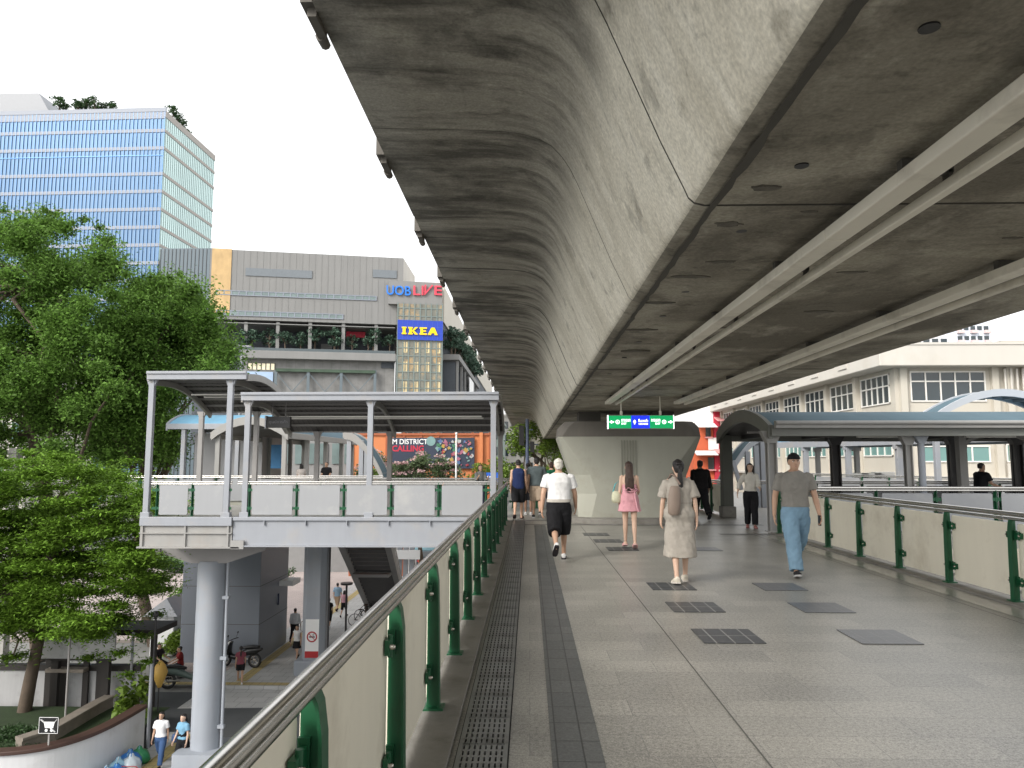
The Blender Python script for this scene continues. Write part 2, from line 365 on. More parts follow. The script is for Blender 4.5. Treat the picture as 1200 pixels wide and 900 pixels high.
# ------------------------------------------------------------------ ground and streets (far below the walkway)
def sheet(name, poly, z, mat, thick=.0):
    mb = MB(); n = len(poly); mb.add([(p[0], p[1], z) for p in poly], [tuple(range(n))]); return struct(name, mb, mat)
def rect(x0, x1, y0, y1): return [(x0, y0), (x1, y0), (x1, y1), (x0, y1)]
sheet('ground', rect(-1500, 1500, -300, 2500), ST-.03, M('city_ground', (.22, .22, .21), .9, var=.2, scale=.05))
sheet('road', rect(-40, 12, -40, 30.6), ST-.012, m_asph)
mb = MB(); mb.prism([(-13.2, 31), (-7, 31), (-7, 120), (-13.2, 120)], 'z', ST-.02, ST+.12); struct('pavement', mb, m_pave, .02)
mb = MB(); mb.prism([(-36, 38.6), (-16.3, 38.6), (-16.3, 33.5), (-13.22, 33.5), (-13.22, 66), (-36, 66)], 'z', ST-.02, ST+.115); struct('plaza_paving', mb, m_pink, .02)
sheet('pavement_crossing', [(-13.2, 28.6), (-7, 28.9), (-7, 30.98), (-13.2, 30.98)], ST-.004, m_pave)
sheet('yellow_paving_line', rect(-12.2, -11.75, 31.6, 119), ST+.126, m_yellow)
sheet('yellow_paving_line', rect(-16.2, -7.1, 31.12, 31.5), ST+.124, m_yellow)
sheet('pavement_near', [(-12.3, 18), (-10.6, 18), (-10.6, 26.2), (-12.3, 26.2)], ST-.004, m_pave)
sheet('yellow_paving_line', rect(-11.75, -11.25, 18.2, 26), ST+.002, m_yellow)
lw = sheet('lawn_slope', [(-45, 66), (-17.6, 66), (-15.6, 95), (-45, 95)], ST+.2, m_grass); lw['kind'] = 'stuff'; lw.name = 'grass'
tag(lw, 'green lawn beyond the pink paving by the lift building', 'lawn', kind='stuff')

# ------------------------------------------------------------------ the walkway deck
XL, XR = -.80, 5.95
mb = MB()
mb.box(XL, XR, -5, 26, -.32, 0); mb.box(XR+.001, 24, 17.0, 22.2, -.32, 0)
struct('walkway_floor', mb, m_floor)
mb = MB(); mb.box(XL, -.44, -5, 21.3, .001, .03); struct('floor_edge_kerb', mb, m_kerb, .006)
mb = MB(); mb.box(5.40, XR, -5, 17.0, .001, .03); struct('floor_edge_kerb', mb, m_kerb, .006)
mb = MB(); mb.box(XL-.02, XL-.001, -5, 21.2, -.75, .06); struct('deck_edge_beam', mb, m_white)
mb = MB(); mb.box(XR+.001, XR+.02, -5, 16.9, -.75, .06); struct('deck_edge_beam', mb, m_white)
sheet('drain_channel', rect(-.41, -.115, -5, 21), .003, m_pit)
sheet('tactile_strip', rect(.12, .405, -5, 19.0), .004, m_tact)
m_fj = M('joint_sealant', (.10, .098, .09), .7, var=.3)
sheet('floor_joint', rect(1.277, 1.288, -5, 18.9), .004, m_fj)
sheet('floor_joint', rect(4.92, 4.93, -5, 17.2), .004, m_fj)
sheet('side_drain', rect(5.05, 5.40, -5, 17.2), .004, M('side_drain_stone', (.34, .33, .30), .22, var=.2, scale=2))
m_band = M('threshold_stone', (.15, .145, .135), .5, var=.3, scale=2)
sheet('threshold_strip', rect(-.42, 5.9, 19.02, 19.35), .005, m_band)
sheet('threshold_strip', rect(-.42, 1.0, 20.4, 20.75), .005, m_band)
sheet('threshold_strip', rect(4.2, 5.9, 16.6, 16.9), .006, m_band)
# drain covers: perforated steel plates in the channel
def grate_mesh():
    mb = MB(); W, Lg = .27, .44
    for k in range(9):
        x = -W/2+.012+k*(W-.024)/8; mb.box(x-.010, x+.010, -Lg/2, Lg/2, 0, .014)
    for k in range(6):
        y = -Lg/2+.012+k*(Lg-.024)/5; mb.box(-W/2, W/2, y-.013, y+.013, .0005, .0145)
    mb.box(-W/2-.004, -W/2+.012, -Lg/2, Lg/2, .001, .017); mb.box(W/2-.012, W/2+.004, -Lg/2, Lg/2, .001, .017)
    return mb
g0 = tag(grate_mesh().build('drain_grate', m_grate), 'slotted steel drain grate in the channel beside the left railing', 'drain grate', 'drain grates along the left railing')
for k in range(52):
    g = g0 if k == 0 else g0.copy()
    if k: C.objects.link(g)
    g.location = (-.262, -1.4+k*.43+rnd.uniform(-.002, .002), .004)
    g.rotation_euler = (0, 0, rnd.uniform(-.004, .004))
# dark plates let into the floor
m_patch2 = brick_mat('worn_plate', (.115, .118, .125), (.105, .108, .115), (.15, .15, .15), .165, 2., .006, .36, 0, .2, .1, 0, .3)
def plate(): 
    mb = MB(); mb.box(-(.275, .27)[ci], (.275, .27)[ci], -.28, .28, 0, .006); return mb
rows = ['nearest the camera', 'second from the camera', 'third from the camera', 'fourth from the camera', 'fifth from the camera', 'sixth from the camera', 'seventh from the camera', 'eighth from the camera']
for ci, (cx, nm) in enumerate(((1.83, 'row left of centre'), (3.22, 'row right of centre'))):
    for k in ((0, 1, 2, 5, 6, 7), (0, 1, 2, 5))[ci]:
        o = plate().build('floor_plate', (m_patch, m_patch2)[ci]); o.location = (cx+(0 if k < 5 else -.12*(k-4)*(1-ci)), 7.13+1.37*k, .003)
        tag(o, f'dark ribbed floor plate in the {nm}, {rows[k if k < 3 else k-2]}', 'floor plate', 'dark plates let into the paving')

# ------------------------------------------------------------------ railings
def post_proto(name='post'):
    """origin at the foot; faces local -x (walkway side is +x); runs along y"""
    mb = MB()
    pf = [(.062, 0), (.074, 0), (.066, .55), (.060, .80), (.048, .89), (.028, .935), (.018, .93), (.038, .885), (.049, .795), (.054, .55)]
    mb.prism(pf, 'y', -.036, .036)
    web = [(-.012, 0), (.0625, 0), (.0545, .55), (.0495, .795), (.0385, .885), (.0185, .93), (-.012, .945)]
    mb.prism(web, 'y', -.006, .006)
    mb.box(-.03, .10, -.065, .065, -.002, .012)
    return mb
def railing(name, label, pts, lift=.03, group=None, H=.93, spacing=1.31, inward=1, fade=False, panels=True, phase=0., pm=None, hm=None, z0=0, gap=None):
    """straight railing from pts[0] to pts[1]; walkway side is to the left of the direction when inward=1"""
    p0, p1 = V((*pts[0], z0)), V((*pts[1], z0)); d = p1-p0; Lr = d.length; d.normalize()
    n = V((-d.y, d.x, 0))*inward
    t = thing(name, label, 'railing', p0, group)
    ang = math.atan2(d.y, d.x)
    def loc(u, v, z): return p0+d*u+n*v+V((0, 0, z))
    mb = MB(); mb.tube([loc(0, .040, 1.015), loc(Lr, .040, 1.015)], .028, 14); hr = mb.build('handrail', hm or m_steel, t)
    mb = MB(); mb.tube([loc(0, .020, .957), loc(Lr, .020, .957)], .021, 10); mb.build('lower_rail', hm or m_steel, t)
    us = []; u = phase
    while u < Lr+.02: us.append(u); u += spacing
    # posts, built once then copied
    rotm = Matrix(((n.x, d.x, 0), (n.y, d.y, 0), (0, 0, 1)))
    def place(mb, u):
        mb.v = [tuple(p0+d*u+rotm @ V(q)+V((0, 0, lift))) for q in mb.v]; return mb
    protop = None
    for i, u in enumerate(us):
        if protop is None:
            pb = place(post_proto(), us[0]).build('post', m_green, t)
            for sgn in (-1, 1):
                for zc in (.22, .74):
                    cb = MB(); cb.box(-.006, .016, sgn*.008, sgn*.135, zc-.034, zc+.034)
                    cb.box(-.014, .022, sgn*.008, sgn*.024, zc-.056, zc+.056); cb.cyl((.012, sgn*.09, zc-.05), (.012, sgn*.09, zc+.05), .012, None, 8)
                    cb = place(cb, us[0]); c = cb.build('clamp', m_green, pb)
                    kb = MB(); kb.cyl((.016, sgn*.112, zc), (.032, sgn*.112, zc), .013, .012, 10); kb.ell((.032, sgn*.112, zc), .009, .012, .012, 8, 5); place(kb, us[0]).build('bolt', m_bolt, pb)
            protop = pb
        else:
            q = copy_tree(protop, t); q.location = d*(u-us[0])
    if panels:
        for i in range(len(us)-1):
            u0, u1 = us[i]+(gap or (.10 if pm else .034)), us[i+1]-(gap or (.10 if pm else .034)); z0_, z1_ = lift+.04, lift+.875; rr = .035; poly = []
            for (cx, cz, a0) in ((u1-rr, z1_-rr, 0), (u0+rr, z1_-rr, 90), (u0+rr, z0_+rr, 180), (u1-rr, z0_+rr, 270)):
                for k in range(4):
                    a = R(a0+30*k); poly.append((cx+rr*math.cos(a), cz+rr*math.sin(a)))
            mb = MB(); m_ = len(poly); v0 = [loc(a, -.026, b) for a, b in poly]; v1 = [loc(a, -.013, b) for a, b in poly]
            mb.add(v0+v1, [tuple(range(m_)), tuple(range(m_, 2*m_))[::-1]]+[(k, m_+k, m_+(k+1) % m_, (k+1) % m_) for k in range(m_)])
            mb.build('panel', pm or m_panel, t)
    return t
railing('railing', 'cream panel railing with green posts and twin steel handrail along the left walkway edge', [(-.655, -1.78), (-.655, 21.2)], inward=-1, phase=1.28, spacing=1.37)
railing('railing', 'cream panel railing with green posts along the right walkway edge', [(5.57, -3.35), (5.57, 17.0)], inward=1, phase=.12, spacing=1.335)

# ------------------------------------------------------------------ the elevated railway above
SX = [(-1.36, 2.88), (-.90, 2.865), (-.45, 2.85), (-.21, 2.835), (-.05, 2.81), (.09, 2.765), (.20, 2.70), (.29, 2.60), (.36, 2.49), (.42, 2.36), (.56, 2.02), (.70, 1.68), (.815, 1.43),
      (.838, 1.375), (.868, 1.347), (.92, 1.334)]
ctr = 2.66
prof = SX+[(2*ctr-x, z) for x, z in SX[::-1]]
def girder(mb, y0, y1, inset):
    # underside skin plus top closing
    P = []
    n = len(prof)
    for i, (x, z) in enumerate(prof):
        a = V(prof[max(0, i-1)]); b = V(prof[min(n-1, i+1)]); t_ = (b-a).normalized(); nrm = V((-t_.y, t_.x))   # points into the box
        if inset: x, z = x+nrm.x*inset*(-1 if False else 1), z+nrm.y*inset
        P.append((x, z+EYE))
    top = [(2*ctr+1.36, 3.12+EYE), (-1.36, 3.12+EYE)]
    if inset: top = [(2*ctr+1.31, 3.10+EYE), (-1.31, 3.10+EYE)]
    rings = [[(x, y, z) for x, z in P+top] for y in (y0, y1)]
    mb.loft(rings, True, True)
via = thing('viaduct', 'weathered concrete box girder railway viaduct overhead', 'viaduct', (ctr, 0, 0))
y = -8.0; segL = 2.36; k = 0
mb = MB(); jb = MB(); rr0 = random.Random(2)
while y < 150:
    jx, jz = rr0.uniform(-.007, .007), rr0.uniform(-.006, .006); nv = len(mb.v); girder(mb, y+.006, y+segL-.006, 0); mb.v[nv:] = [(p[0]+jx, p[1], p[2]+jz) for p in mb.v[nv:]]
    y += segL
girder(jb, -8.0, y, .022)
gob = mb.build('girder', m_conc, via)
# soffit gets its own stained finish
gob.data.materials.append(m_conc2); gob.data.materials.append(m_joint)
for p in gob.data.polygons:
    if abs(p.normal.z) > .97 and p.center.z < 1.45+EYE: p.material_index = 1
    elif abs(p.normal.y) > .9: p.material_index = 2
jb.build('joint_filler', m_joint, via)
# ragged drip groove near the web corner, on the soffit
mb = MB(); rr = random.Random(3); yy = -8.0; L0 = []; L1 = []
while yy < 60:
    w0 = .945+rr.uniform(-.005, .005); w1 = .985+rr.uniform(-.010, .010)
    L0.append((w0, yy, EYE+1.322)); L1.append((w1, yy, EYE+1.322)); yy += .12
m = len(L0); mb.add(L0+L1, [(i, i+1, m+i+1, m+i) for i in range(m-1)])
mb.build('drip_groove', m_joint, via)
for sx in (1, -1):
    mb = MB(); xa = ctr-sx*(ctr+1.33)
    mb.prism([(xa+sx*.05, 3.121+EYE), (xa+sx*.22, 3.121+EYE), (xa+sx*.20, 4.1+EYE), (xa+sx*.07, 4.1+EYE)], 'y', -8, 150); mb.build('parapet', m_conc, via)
# weep holes and rough patches on the soffit
for yv in (2.2, 3.28, 4.24, 5.8, 6.8, 8.3, 9.6, 11.4, 13.1):
    mb = MB(); mb.cyl((1.24, yv, EYE+1.329), (1.24, yv, EYE+1.36), .032, .03, 14); mb.build('weep_hole', m_black, via)
rq = random.Random(8)
m_patchc = M('rough_repair', (.13, .12, .10), .9, var=.4, scale=14, bump=.6, bscale=60)
for (px_, yv, sx_, sy_) in ((1.16, 3.55, .10, .035), (1.12, 4.1, .09, .05), (1.30, 4.9, .12, .04), (1.18, 5.3, .14, .06), (1.5, 3.9, .05, .02), (1.1, 6.2, .15, .05), (2.3, 5.2, .12, .03), (2.6, 6.6, .14, .05), (1.9, 7.4, .10, .05), (1.15, 7.5, .16, .06), (2.9, 4.4, .06, .03), (3.7, 7.2, .10, .04), (1.3, 9.0, .2, .08)):
    n_ = 16; mb = MB(); mb.prism([(px_+sx_*rq.uniform(.55, 1.1)*math.cos(a), yv+sy_*rq.uniform(.5, 1.1)*math.sin(a)) for a in [2*math.pi*i/n_ for i in range(n_)]], 'z', EYE+1.325, EYE+1.34); mb.build('repair_patch', m_patchc, via)
# drain scuppers hanging at the deck edge, one per joint
sb = MB()
xa = -1.36
sb.box(xa-.06, xa-.001, -.13, .13, EYE+2.84, EYE+3.0); sb.box(xa-.09, xa-.01, -.19, .03, EYE+2.90, EYE+3.10); sb.cyl((xa-.04, .12, EYE+2.86), (xa-.04, .24, EYE+2.86), .04, .035, 8)
s0 = sb.build('scupper', m_piercap, via)
ys = [-7.2+segL*k for k in range(60)]
s0.location.y += ys[4]
for yv in ys[5:34]:
    s = s0.copy(); C.objects.link(s); s.parent = via; s.location.y += yv-ys[4]
# twin trunking under the soffit
for (xa, xb, cat, lab) in ((1.62, 1.855, 'trunking', 'cream twin cable trunking under the soffit, the one nearer the web'), (3.09, 3.325, 'trunking', 'cream twin cable trunking under the soffit, the one nearer the right edge')):
    t = thing('cable_trunking', lab, cat, (xa, 0, EYE+1.33), 'twin trunking under the soffit')
    mb = MB(); y = -8.
    while y < 15.8:
        mb.box(xa, xa+.125, y+.004, min(y+2.4, 15.9)-.004, EYE+1.20, EYE+1.265); y += 2.4
    mb.build('tray', m_trunk, t, .008)
    mb = MB(); mb.box(xb-.02, xb+.03, -8, 15.9, EYE+1.185, EYE+1.235); mb.build('lamp_batten', m_trunk, t, .006)
    for k in range(14): mb = MB(); mb.box(xa+.03, xb+.02, -7+k*1.7, -6.95+k*1.7, EYE+1.266, EYE+1.329); mb.box(xb-.005, xb+.015, -7+k*1.7, -6.95+k*1.7, EYE+1.2355, EYE+1.28); mb.build('bracket', m_joint, t)

# ------------------------------------------------------------------ the pier
def pier(yc, label, detail=True, zb=ST):
    t = thing('pier', label, 'pier', (ctr, yc, zb)); D = 1.0
    def sect(z, hx, hy, ch):
        return [(ctr+a, yc+b, z) for a, b in ((-hx+ch, -hy), (hx-ch, -hy), (hx, -hy+ch*.7), (hx, hy-ch*.7), (hx-ch, hy), (-hx+ch, hy), (-hx, hy-ch*.7), (-hx, -hy+ch*.7))]
    mb = MB(); mb.loft([sect(zb, 1.36, D, .30), sect(.02, 1.36, D, .30), sect(.75, 1.40, D, .52), sect(1.25, 1.55, D, .50), sect(2.22, 1.88, D, .12), sect(2.26, 1.88, D, .12)], True, False); mb.build('shaft', m_pier, t, .02)
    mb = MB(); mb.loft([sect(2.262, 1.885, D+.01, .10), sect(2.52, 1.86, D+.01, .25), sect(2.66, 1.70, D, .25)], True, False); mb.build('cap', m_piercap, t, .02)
    if detail:
        mb = MB(); n = 28
        def el(a, b, z): return [(ctr+a*math.copysign(abs(math.cos(q))**.8, math.cos(q)), yc-.1+b*math.copysign(abs(math.sin(q))**.6, math.sin(q)), z) for q in [2*math.pi*i/n for i in range(n)]]
        mb.loft([el(1.72, 1.42, .006), el(1.72, 1.42, .13), el(1.68, 1.38, .145)], True, False); mb.build('plinth', m_kerb, t)
        mb = MB()
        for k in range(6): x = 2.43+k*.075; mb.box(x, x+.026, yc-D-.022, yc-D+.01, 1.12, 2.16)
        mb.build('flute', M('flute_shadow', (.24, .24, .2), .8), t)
    mb = MB()
    for sx in (-1, 1): mb.box(ctr+sx*1.0-.3, ctr+sx*1.0+.3, yc-.4, yc+.4, 2.60, EYE+1.34)
    mb.build('bearing', m_joint, t)
    return t
pier(20.75, 'flared concrete pier with fluted front standing through the walkway')
for k in (1, 2, 3): pier(20.3+30*k, ['concrete viaduct pier behind the flared front pier', 'concrete viaduct pier third along the line', 'farthest concrete viaduct pier'][k-1], False)

# ------------------------------------------------------------------ hanging exit sign
m_sg = M('sign_green', (.0, .25, .075), .4, var=.02, emit=.35); m_sb = M('sign_blue', (.006, .02, .52), .4, var=.02, emit=.5); m_sw = M('sign_white', (.85, .87, .85), .4, var=.0, emit=.7)
Ys = 15.4
a = at(712, 486.5, Ys); b = at(790, 502.5, Ys); x0, x1, z1, z0 = a.x, b.x, a.z, b.z
t = thing('exit_sign', 'green and blue hanging direction sign with white arrows under the viaduct', 'sign', ((x0+x1)/2, Ys, z0))
mb = MB(); mb.box(x0, x1, Ys, Ys+.12, z0, z1); mb.build('case', m_greymet, t, .006)
f1, f2 = x0+.355*(x1-x0), x0+.635*(x1-x0)
for (u0, u1, mt, nm) in ((x0+.015, f1, m_sg, 'exit_panel'), (f1+.001, f2-.001, m_sb, 'concourse_panel'), (f2, x1-.015, m_sg, 'exit_panel')):
    mb = MB(); mb.box(u0, u1, Ys-.012, Ys-.001, z0+.012, z1-.012); mb.build(nm, mt, t)
for u in (x0, x1-.012):
    mb = MB(); mb.box(u, u+.012, Ys-.02, Ys+.1, z0, z1); mb.build('edge_strip', m_sw, t)
zc = (z0+z1)/2; W = x1-x0
def arrow(cx, cz, s, d):
    mb = MB(); pts = [(-.5, -.12), (.02, -.12), (-.12, -.3), (.1, -.3), (.5, 0), (.1, .3), (-.12, .3), (.02, .12), (-.5, .12)]
    if d == 'l': pts = [(-x, z) for x, z in pts][::-1]
    if d == 'u': pts = [(-z, x) for x, z in pts]
    mb.prism([(cx+x*s, cz+z*s) for x, z in pts], 'y', Ys-.018, Ys-.0125); mb.build('arrow', m_sw, t)
arrow(x0+.06*W, zc, .095, 'l'); arrow(x0+.405*W, zc, .095, 'u'); arrow(x0+.945*W, zc, .095, 'r')
for cx, s_ in ((x0+.15*W, '6'), (x0+.85*W, '5')):
    mb = MB(); mb.torus((cx, Ys-.014, zc), (0, 1, 0), .038, .005, 20, 6); mb.build('number_ring', m_sw, t)
    text(s_, 'number', .028, .045, m_sw, t, (cx, Ys-.014, zc), .004)
text('ทางออก', 'thai_lettering', .185, .058, m_sw, t, (x0+.275*W, Ys-.014, zc+.032), .004); text('EXIT', 'lettering', .10, .04, m_sw, t, (x0+.245*W, Ys-.014, zc-.035), .004, .01)
text('ทางออก', 'thai_lettering', .185, .058, m_sw, t, (x0+.725*W, Ys-.014, zc+.032), .004); text('EXIT', 'lettering', .10, .04, m_sw, t, (x0+.755*W, Ys-.014, zc-.035), .004, .01)
text('ชั้นขายตั๋ว', 'thai_lettering', .20, .062, m_sw, t, (x0+.535*W, Ys-.014, zc+.030), .004); text('CONCOURSE', 'lettering', .195, .036, m_sw, t, (x0+.535*W, Ys-.014, zc-.040), .004, .01)
for u in (.21, .80):
    mb = MB(); mb.cyl((x0+u*W, Ys+.05, z1), (x0+u*W, Ys+.05, EYE+1.34), .012, None, 8); mb.box(x0+u*W-.022, x0+u*W+.022, Ys+.02, Ys+.08, z1-.01, z1+.09); mb.build('hanger', m_trunk, t)
# ------------------------------------------------------------------ covered footbridge on the left
Y0, Y1 = 21.3, 25.3
xa = at(275, 600, Y0).x; xe = at(167, 600, Y0).x
br = thing('footbridge', 'pale grey steel footbridge branching left from the walkway', 'footbridge', (-5, 23.3, -.8))
mb = MB(); mb.box(xa+.01, XL-.021, Y0+.02, Y1, -.26, -.002); mb.build('deck', m_floor, br)
mb = MB(); mb.box(xa, XL-.022, Y0-.12, Y0+.018, -.07, .03); mb.build('kerb_beam', m_white, br, .01)
mb = MB(); mb.box(xa, XL-.022, Y0-.06, Y0-.03, -.76, -.071); mb.box(xa, XL-.022, Y0-.16, Y0+.1, -.80, -.761)
for k in range(7):
    x = xa+.9+k*1.18; mb.box(x-.01, x+.01, Y0-.13, Y0-.061, -.20, -.072)
mb.build('girder', m_white, br)
mb = MB(); mb.box(xa, XL-.03, Y1-.1, Y1, -.8, -.27); mb.box(xa, XL-.03, Y0+.1, Y1-.12, -.42, -.30); mb.build('rear_girder', m_warmwhite, br)
bl = thing('footbridge', 'pale grey landing platform with flanged girder at the left end of the footbridge', 'footbridge', (xe, 23, -.9))
mb = MB(); mb.box(xe, xa-.02, Y0-.05, Y1+2, -.26, -.002); mb.build('deck', m_floor, bl)
mb = MB(); mb.box(xe, xa-.02, Y0-.15, Y0-.055, -.22, .03); mb.build('kerb_beam', m_white, bl, .01)
mb = MB(); mb.box(xe, xa-.02, Y0-.08, Y0-.055, -.80, -.221); mb.box(xe-.04, xa+.22, Y0-.17, Y0+.1, -.845, -.801); mb.box(xe, xa-.02, Y0-.14, Y0-.081, -.44, -.41); mb.box(xa-.02, xa+.35, Y0-.17, Y0-.1, -.86, -.62)
for q in (.02, .5, .98):
    x = xe+q*(xa-xe-.1); mb.box(x, x+.05, Y0-.13, Y0-.081, -.8, -.222)
mb.box(xe, xe+.08, Y0-.05, Y1+2, -.8, -.27)
mb.build('girder', m_warmwhite, bl)
# supporting column with cross head
cx, cy = at(245, 860, 23.3).x-.08, 23.3
t = thing('column', 'tall round pale blue-grey column under the left landing', 'column', (cx, cy, ST))
cxt = at(254, 660, cy).x
mb = MB(); mb.tube([(cx, cy, ST+.5), (cx+.0, cy, ST+3.6), (cx, cy, -1.45)], .45, 28)
mb.torus((cx, cy, ST+3.6), (0, 0, 1), .447, .006, 28, 5); mb.build('shaft', m_column, t)
mb = MB(); mb.prism([(cx-.72, cy-.72), (cx+.72, cy-.72), (cx+.72, cy+.72), (cx-.72, cy+.72)], 'z', ST, ST+.62); mb.build('plinth', m_column, t, .05)
mb = MB(); mb.prism([(cx-1.5, -.86), (cx+1.75, -.86), (cx+1.75, -1.10), (cx+.55, -1.5), (cx-.55, -1.5), (cx-1.5, -1.2)], 'y', cy-.35, cy+.35); mb.box(cx-1.65, cx-1.5, cy-.4, cy+.4, -1.25, -.86); mb.build('cross_head', m_greymet, t, .01)
mb = MB(); mb.tube([(cx+.53, cy-.15, -1.3), (cx+.53, cy-.15, ST+.3)], .05, 8)
for z in (-2.6, -4.4, -6.4): mb.box(cx+.40, cx+.60, cy-.22, cy-.08, z, z+.1)
mb.build('downpipe', m_column, t)
# second column with the notice on it
c2 = gz(368, 788, ST+.12)
t = thing('column', 'square grey column with a no-smoking notice beside the pavement', 'column', (c2.x, c2.y, ST+.12))
mb = MB(); mb.prism([(c2.x-.5, c2.y-.2), (c2.x-.3, c2.y-.45), (c2.x+.3, c2.y-.45), (c2.x+.5, c2.y-.2), (c2.x+.5, c2.y+.45), (c2.x-.5, c2.y+.45)], 'z', ST+.7, -.9); mb.build('shaft', m_column, t, .02)
mb = MB(); mb.box(c2.x-.72, c2.x+.72, c2.y-.62, c2.y+.6, ST+.12, ST+.75); mb.build('plinth', m_column, t, .06)
mb = MB(); mb.tube([(c2.x+.62, c2.y-.2, -1.), (c2.x+.62, c2.y-.2, ST+.2)], .04, 8); mb.build('downpipe', m_darkmet, t)
yf = c2.y-.452
n = thing('notice', 'white no-smoking notice with red ring and red band on the square column', 'sign', (c2.x, yf, ST+1.3))
mb = MB(); mb.box(c2.x-.29, c2.x+.29, yf-.012, yf-.001, ST+.85, ST+2.45); mb.build('board', m_wht, n)
m_red = M('sign_red', (.42, .02, .025), .5, var=.05)
mb = MB(); mb.box(c2.x-.29, c2.x+.29, yf-.018, yf-.0125, ST+.85, ST+1.12); mb.build('red_band', m_red, n)
mb = MB(); mb.torus((c2.x, yf-.016, ST+1.72), (0, 1, 0), .2, .028, 24, 6); mb.bar((c2.x-.14, yf-.016, ST+1.86), (c2.x+.14, yf-.016, ST+1.58), .02, .04, (0, 1, 0)); mb.build('ring', m_red, n)
mb = MB(); mb.box(c2.x-.12, c2.x+.09, yf-.015, yf-.0125, ST+1.69, ST+1.74); mb.box(c2.x+.1, c2.x+.13, yf-.015, yf-.0125, ST+1.69, ST+1.74); mb.tube([(c2.x+.08, yf-.014, ST+1.76), (c2.x+.03, yf-.014, ST+1.80), (c2.x+.1, yf-.014, ST+1.85)], .012, 6); mb.build('cigarette', m_black, n)

# ------------------------------------------------------------------ railings on the footbridge
m_pwh = M('pale_board', (.30, .308, .322), .5, var=.05, scale=1.2, streak=.03, dirt=(.46, .45, .43), dscale=1., damt=.4)
railing('railing', 'white panel railing along the front edge of the left footbridge', [(-.9, Y0+.02), (xa+.05, Y0+.02)], lift=.05, inward=-1, pm=m_pwh, spacing=1.36, phase=.33)
railing('railing', 'white panel railing round the front of the left landing', [(xa-.1, Y0-.05), (xe+.08, Y0-.05)], lift=.05, inward=-1, pm=m_pwh, spacing=1.02, phase=.12)
railing('railing', 'steel railing along the rear edge of the left footbridge', [(xa, Y1-.06), (-.5, Y1-.06)], lift=.02, inward=-1, pm=m_pwh, spacing=1.36)

# ------------------------------------------------------------------ roofs: quarter-arch sheets on posts
def arch_pts(y0, z0, y1, z1, n=9, bulge=.18):
    """curve from (y0,z0) to (y1,z1), tangent nearly level at the high end"""
    out = []
    for i in range(n+1):
        u = i/n; out.append((y0+(y1-y0)*u, z0+(z1-z0)*(u**1.9)+bulge*math.sin(math.pi*u)))
    return out
def quarter_canopy(label, X0, X1, Yf, zf, Yb, zb, posts_f, posts_b, pw=.078):
    t = thing('canopy', label, 'canopy', ((X0+X1)/2, (Yf+Yb)/2, 0))
    cv = arch_pts(Yf, zf, Yb, zb)
    up = [(a, b+.05) for a, b in cv]
    mb = MB(); mb.prism(cv+up[::-1], 'x', X0+.02, X1-.02, False); mb.build('roof_sheet', m_dkroof, t)
    mb = MB(); mb.box(X0, X1, Yf-.10, Yf-.002, zf-.06, zf+.16); mb.box(X0, X1, Yf-.14, Yf-.101, zf+.10, zf+.18); mb.build('front_fascia', m_white, t, .01)
    mb = MB(); mb.box(X0, X1, Yb+.002, Yb+.10, zb-.05, zb+.12); mb.build('rear_gutter', m_greymet, t)
    for x in (X0, X1-.0): 
        mb = MB(); P = [(a, b-.10) for a, b in cv]+[(a, b+.10) for a, b in cv[::-1]]; mb.prism(P, 'x', x-.03, x+.03); mb.build('end_fascia', m_warmwhite, t)
    mb = MB()
    for i in range(1, len(cv)-1): a, b = cv[i]; mb.box(X0+.05, X1-.05, a-.03, a+.03, b-.075, b-.005)
    k = X0+.2
    mb.build('purlins', m_greymet, t)
    mb = MB(); x = X0+.1
    while x < X1-.1: 
        for i in range(len(cv)-1): mb.bar((x, cv[i][0], cv[i][1]-.006), (x, cv[i+1][0], cv[i+1][1]-.006), .018, .02)
        x += .17
    mb.build('roof_ribs', M('rib_'+label[:4], (.05, .048, .05), .6), t)
    for px, rowY, zt, rib in [(p, Yf+.07, zf-.05, True) for p in posts_f]+[(p, Yb-.07, zb-.02, False) for p in posts_b]:
        mb = MB(); mb.box(px-pw, px+pw, rowY-.07, rowY+.07, -.02, zt)
        mb.prism([(px-pw, zt-.20), (px-pw-.08, zt), (px+pw+.08, zt), (px+pw, zt-.20)], 'y', rowY-.05, rowY+.05)
        mb.box(px-pw-.05, px+pw+.05, rowY-.1, rowY+.1, -.02, .16)
        mb.build('post', m_white if rib else m_greymet, t, .008)
        if rib:
            mb = MB()
            for i in range(len(cv)-1): mb.bar((px, cv[i][0], cv[i][1]-.16), (px, cv[i+1][0], cv[i+1][1]-.16), .08, .16)
            mb.build('rib', m_warmwhite, t)
    mb = MB()
    for yq in (Yf+1.5, Yf+2.4):
        zq = zf+.0
        mb.box(X0+.6, X1-.6, yq-.03, yq+.03, zb+.32, zb+.36)
    mb.build('lamp_tube', m_lamp, t)
    return t
fx = lambda px, Y=Y0, py=540: at(px, py, Y).x
zf1 = at(430, 467, Y0).z; zb1 = at(430, 505, Y1).z
quarter_canopy('curved roof on white posts over the left footbridge', fx(281), fx(584)+.02, Y0, zf1, Y1, zb1, [fx(288), fx(433), fx(583)-.12], [fx(372, Y1), fx(457, Y1), fx(590, Y1)-.1])
zf2 = at(230, 443, Y0).z
quarter_canopy('higher curved roof over the landing at the left end', fx(171), fx(290)-.05, Y0-.1, zf2, Y1, at(250, 482, Y1).z, [fx(175), fx(268)], [fx(232, Y1)+.1, fx(300, Y1)])
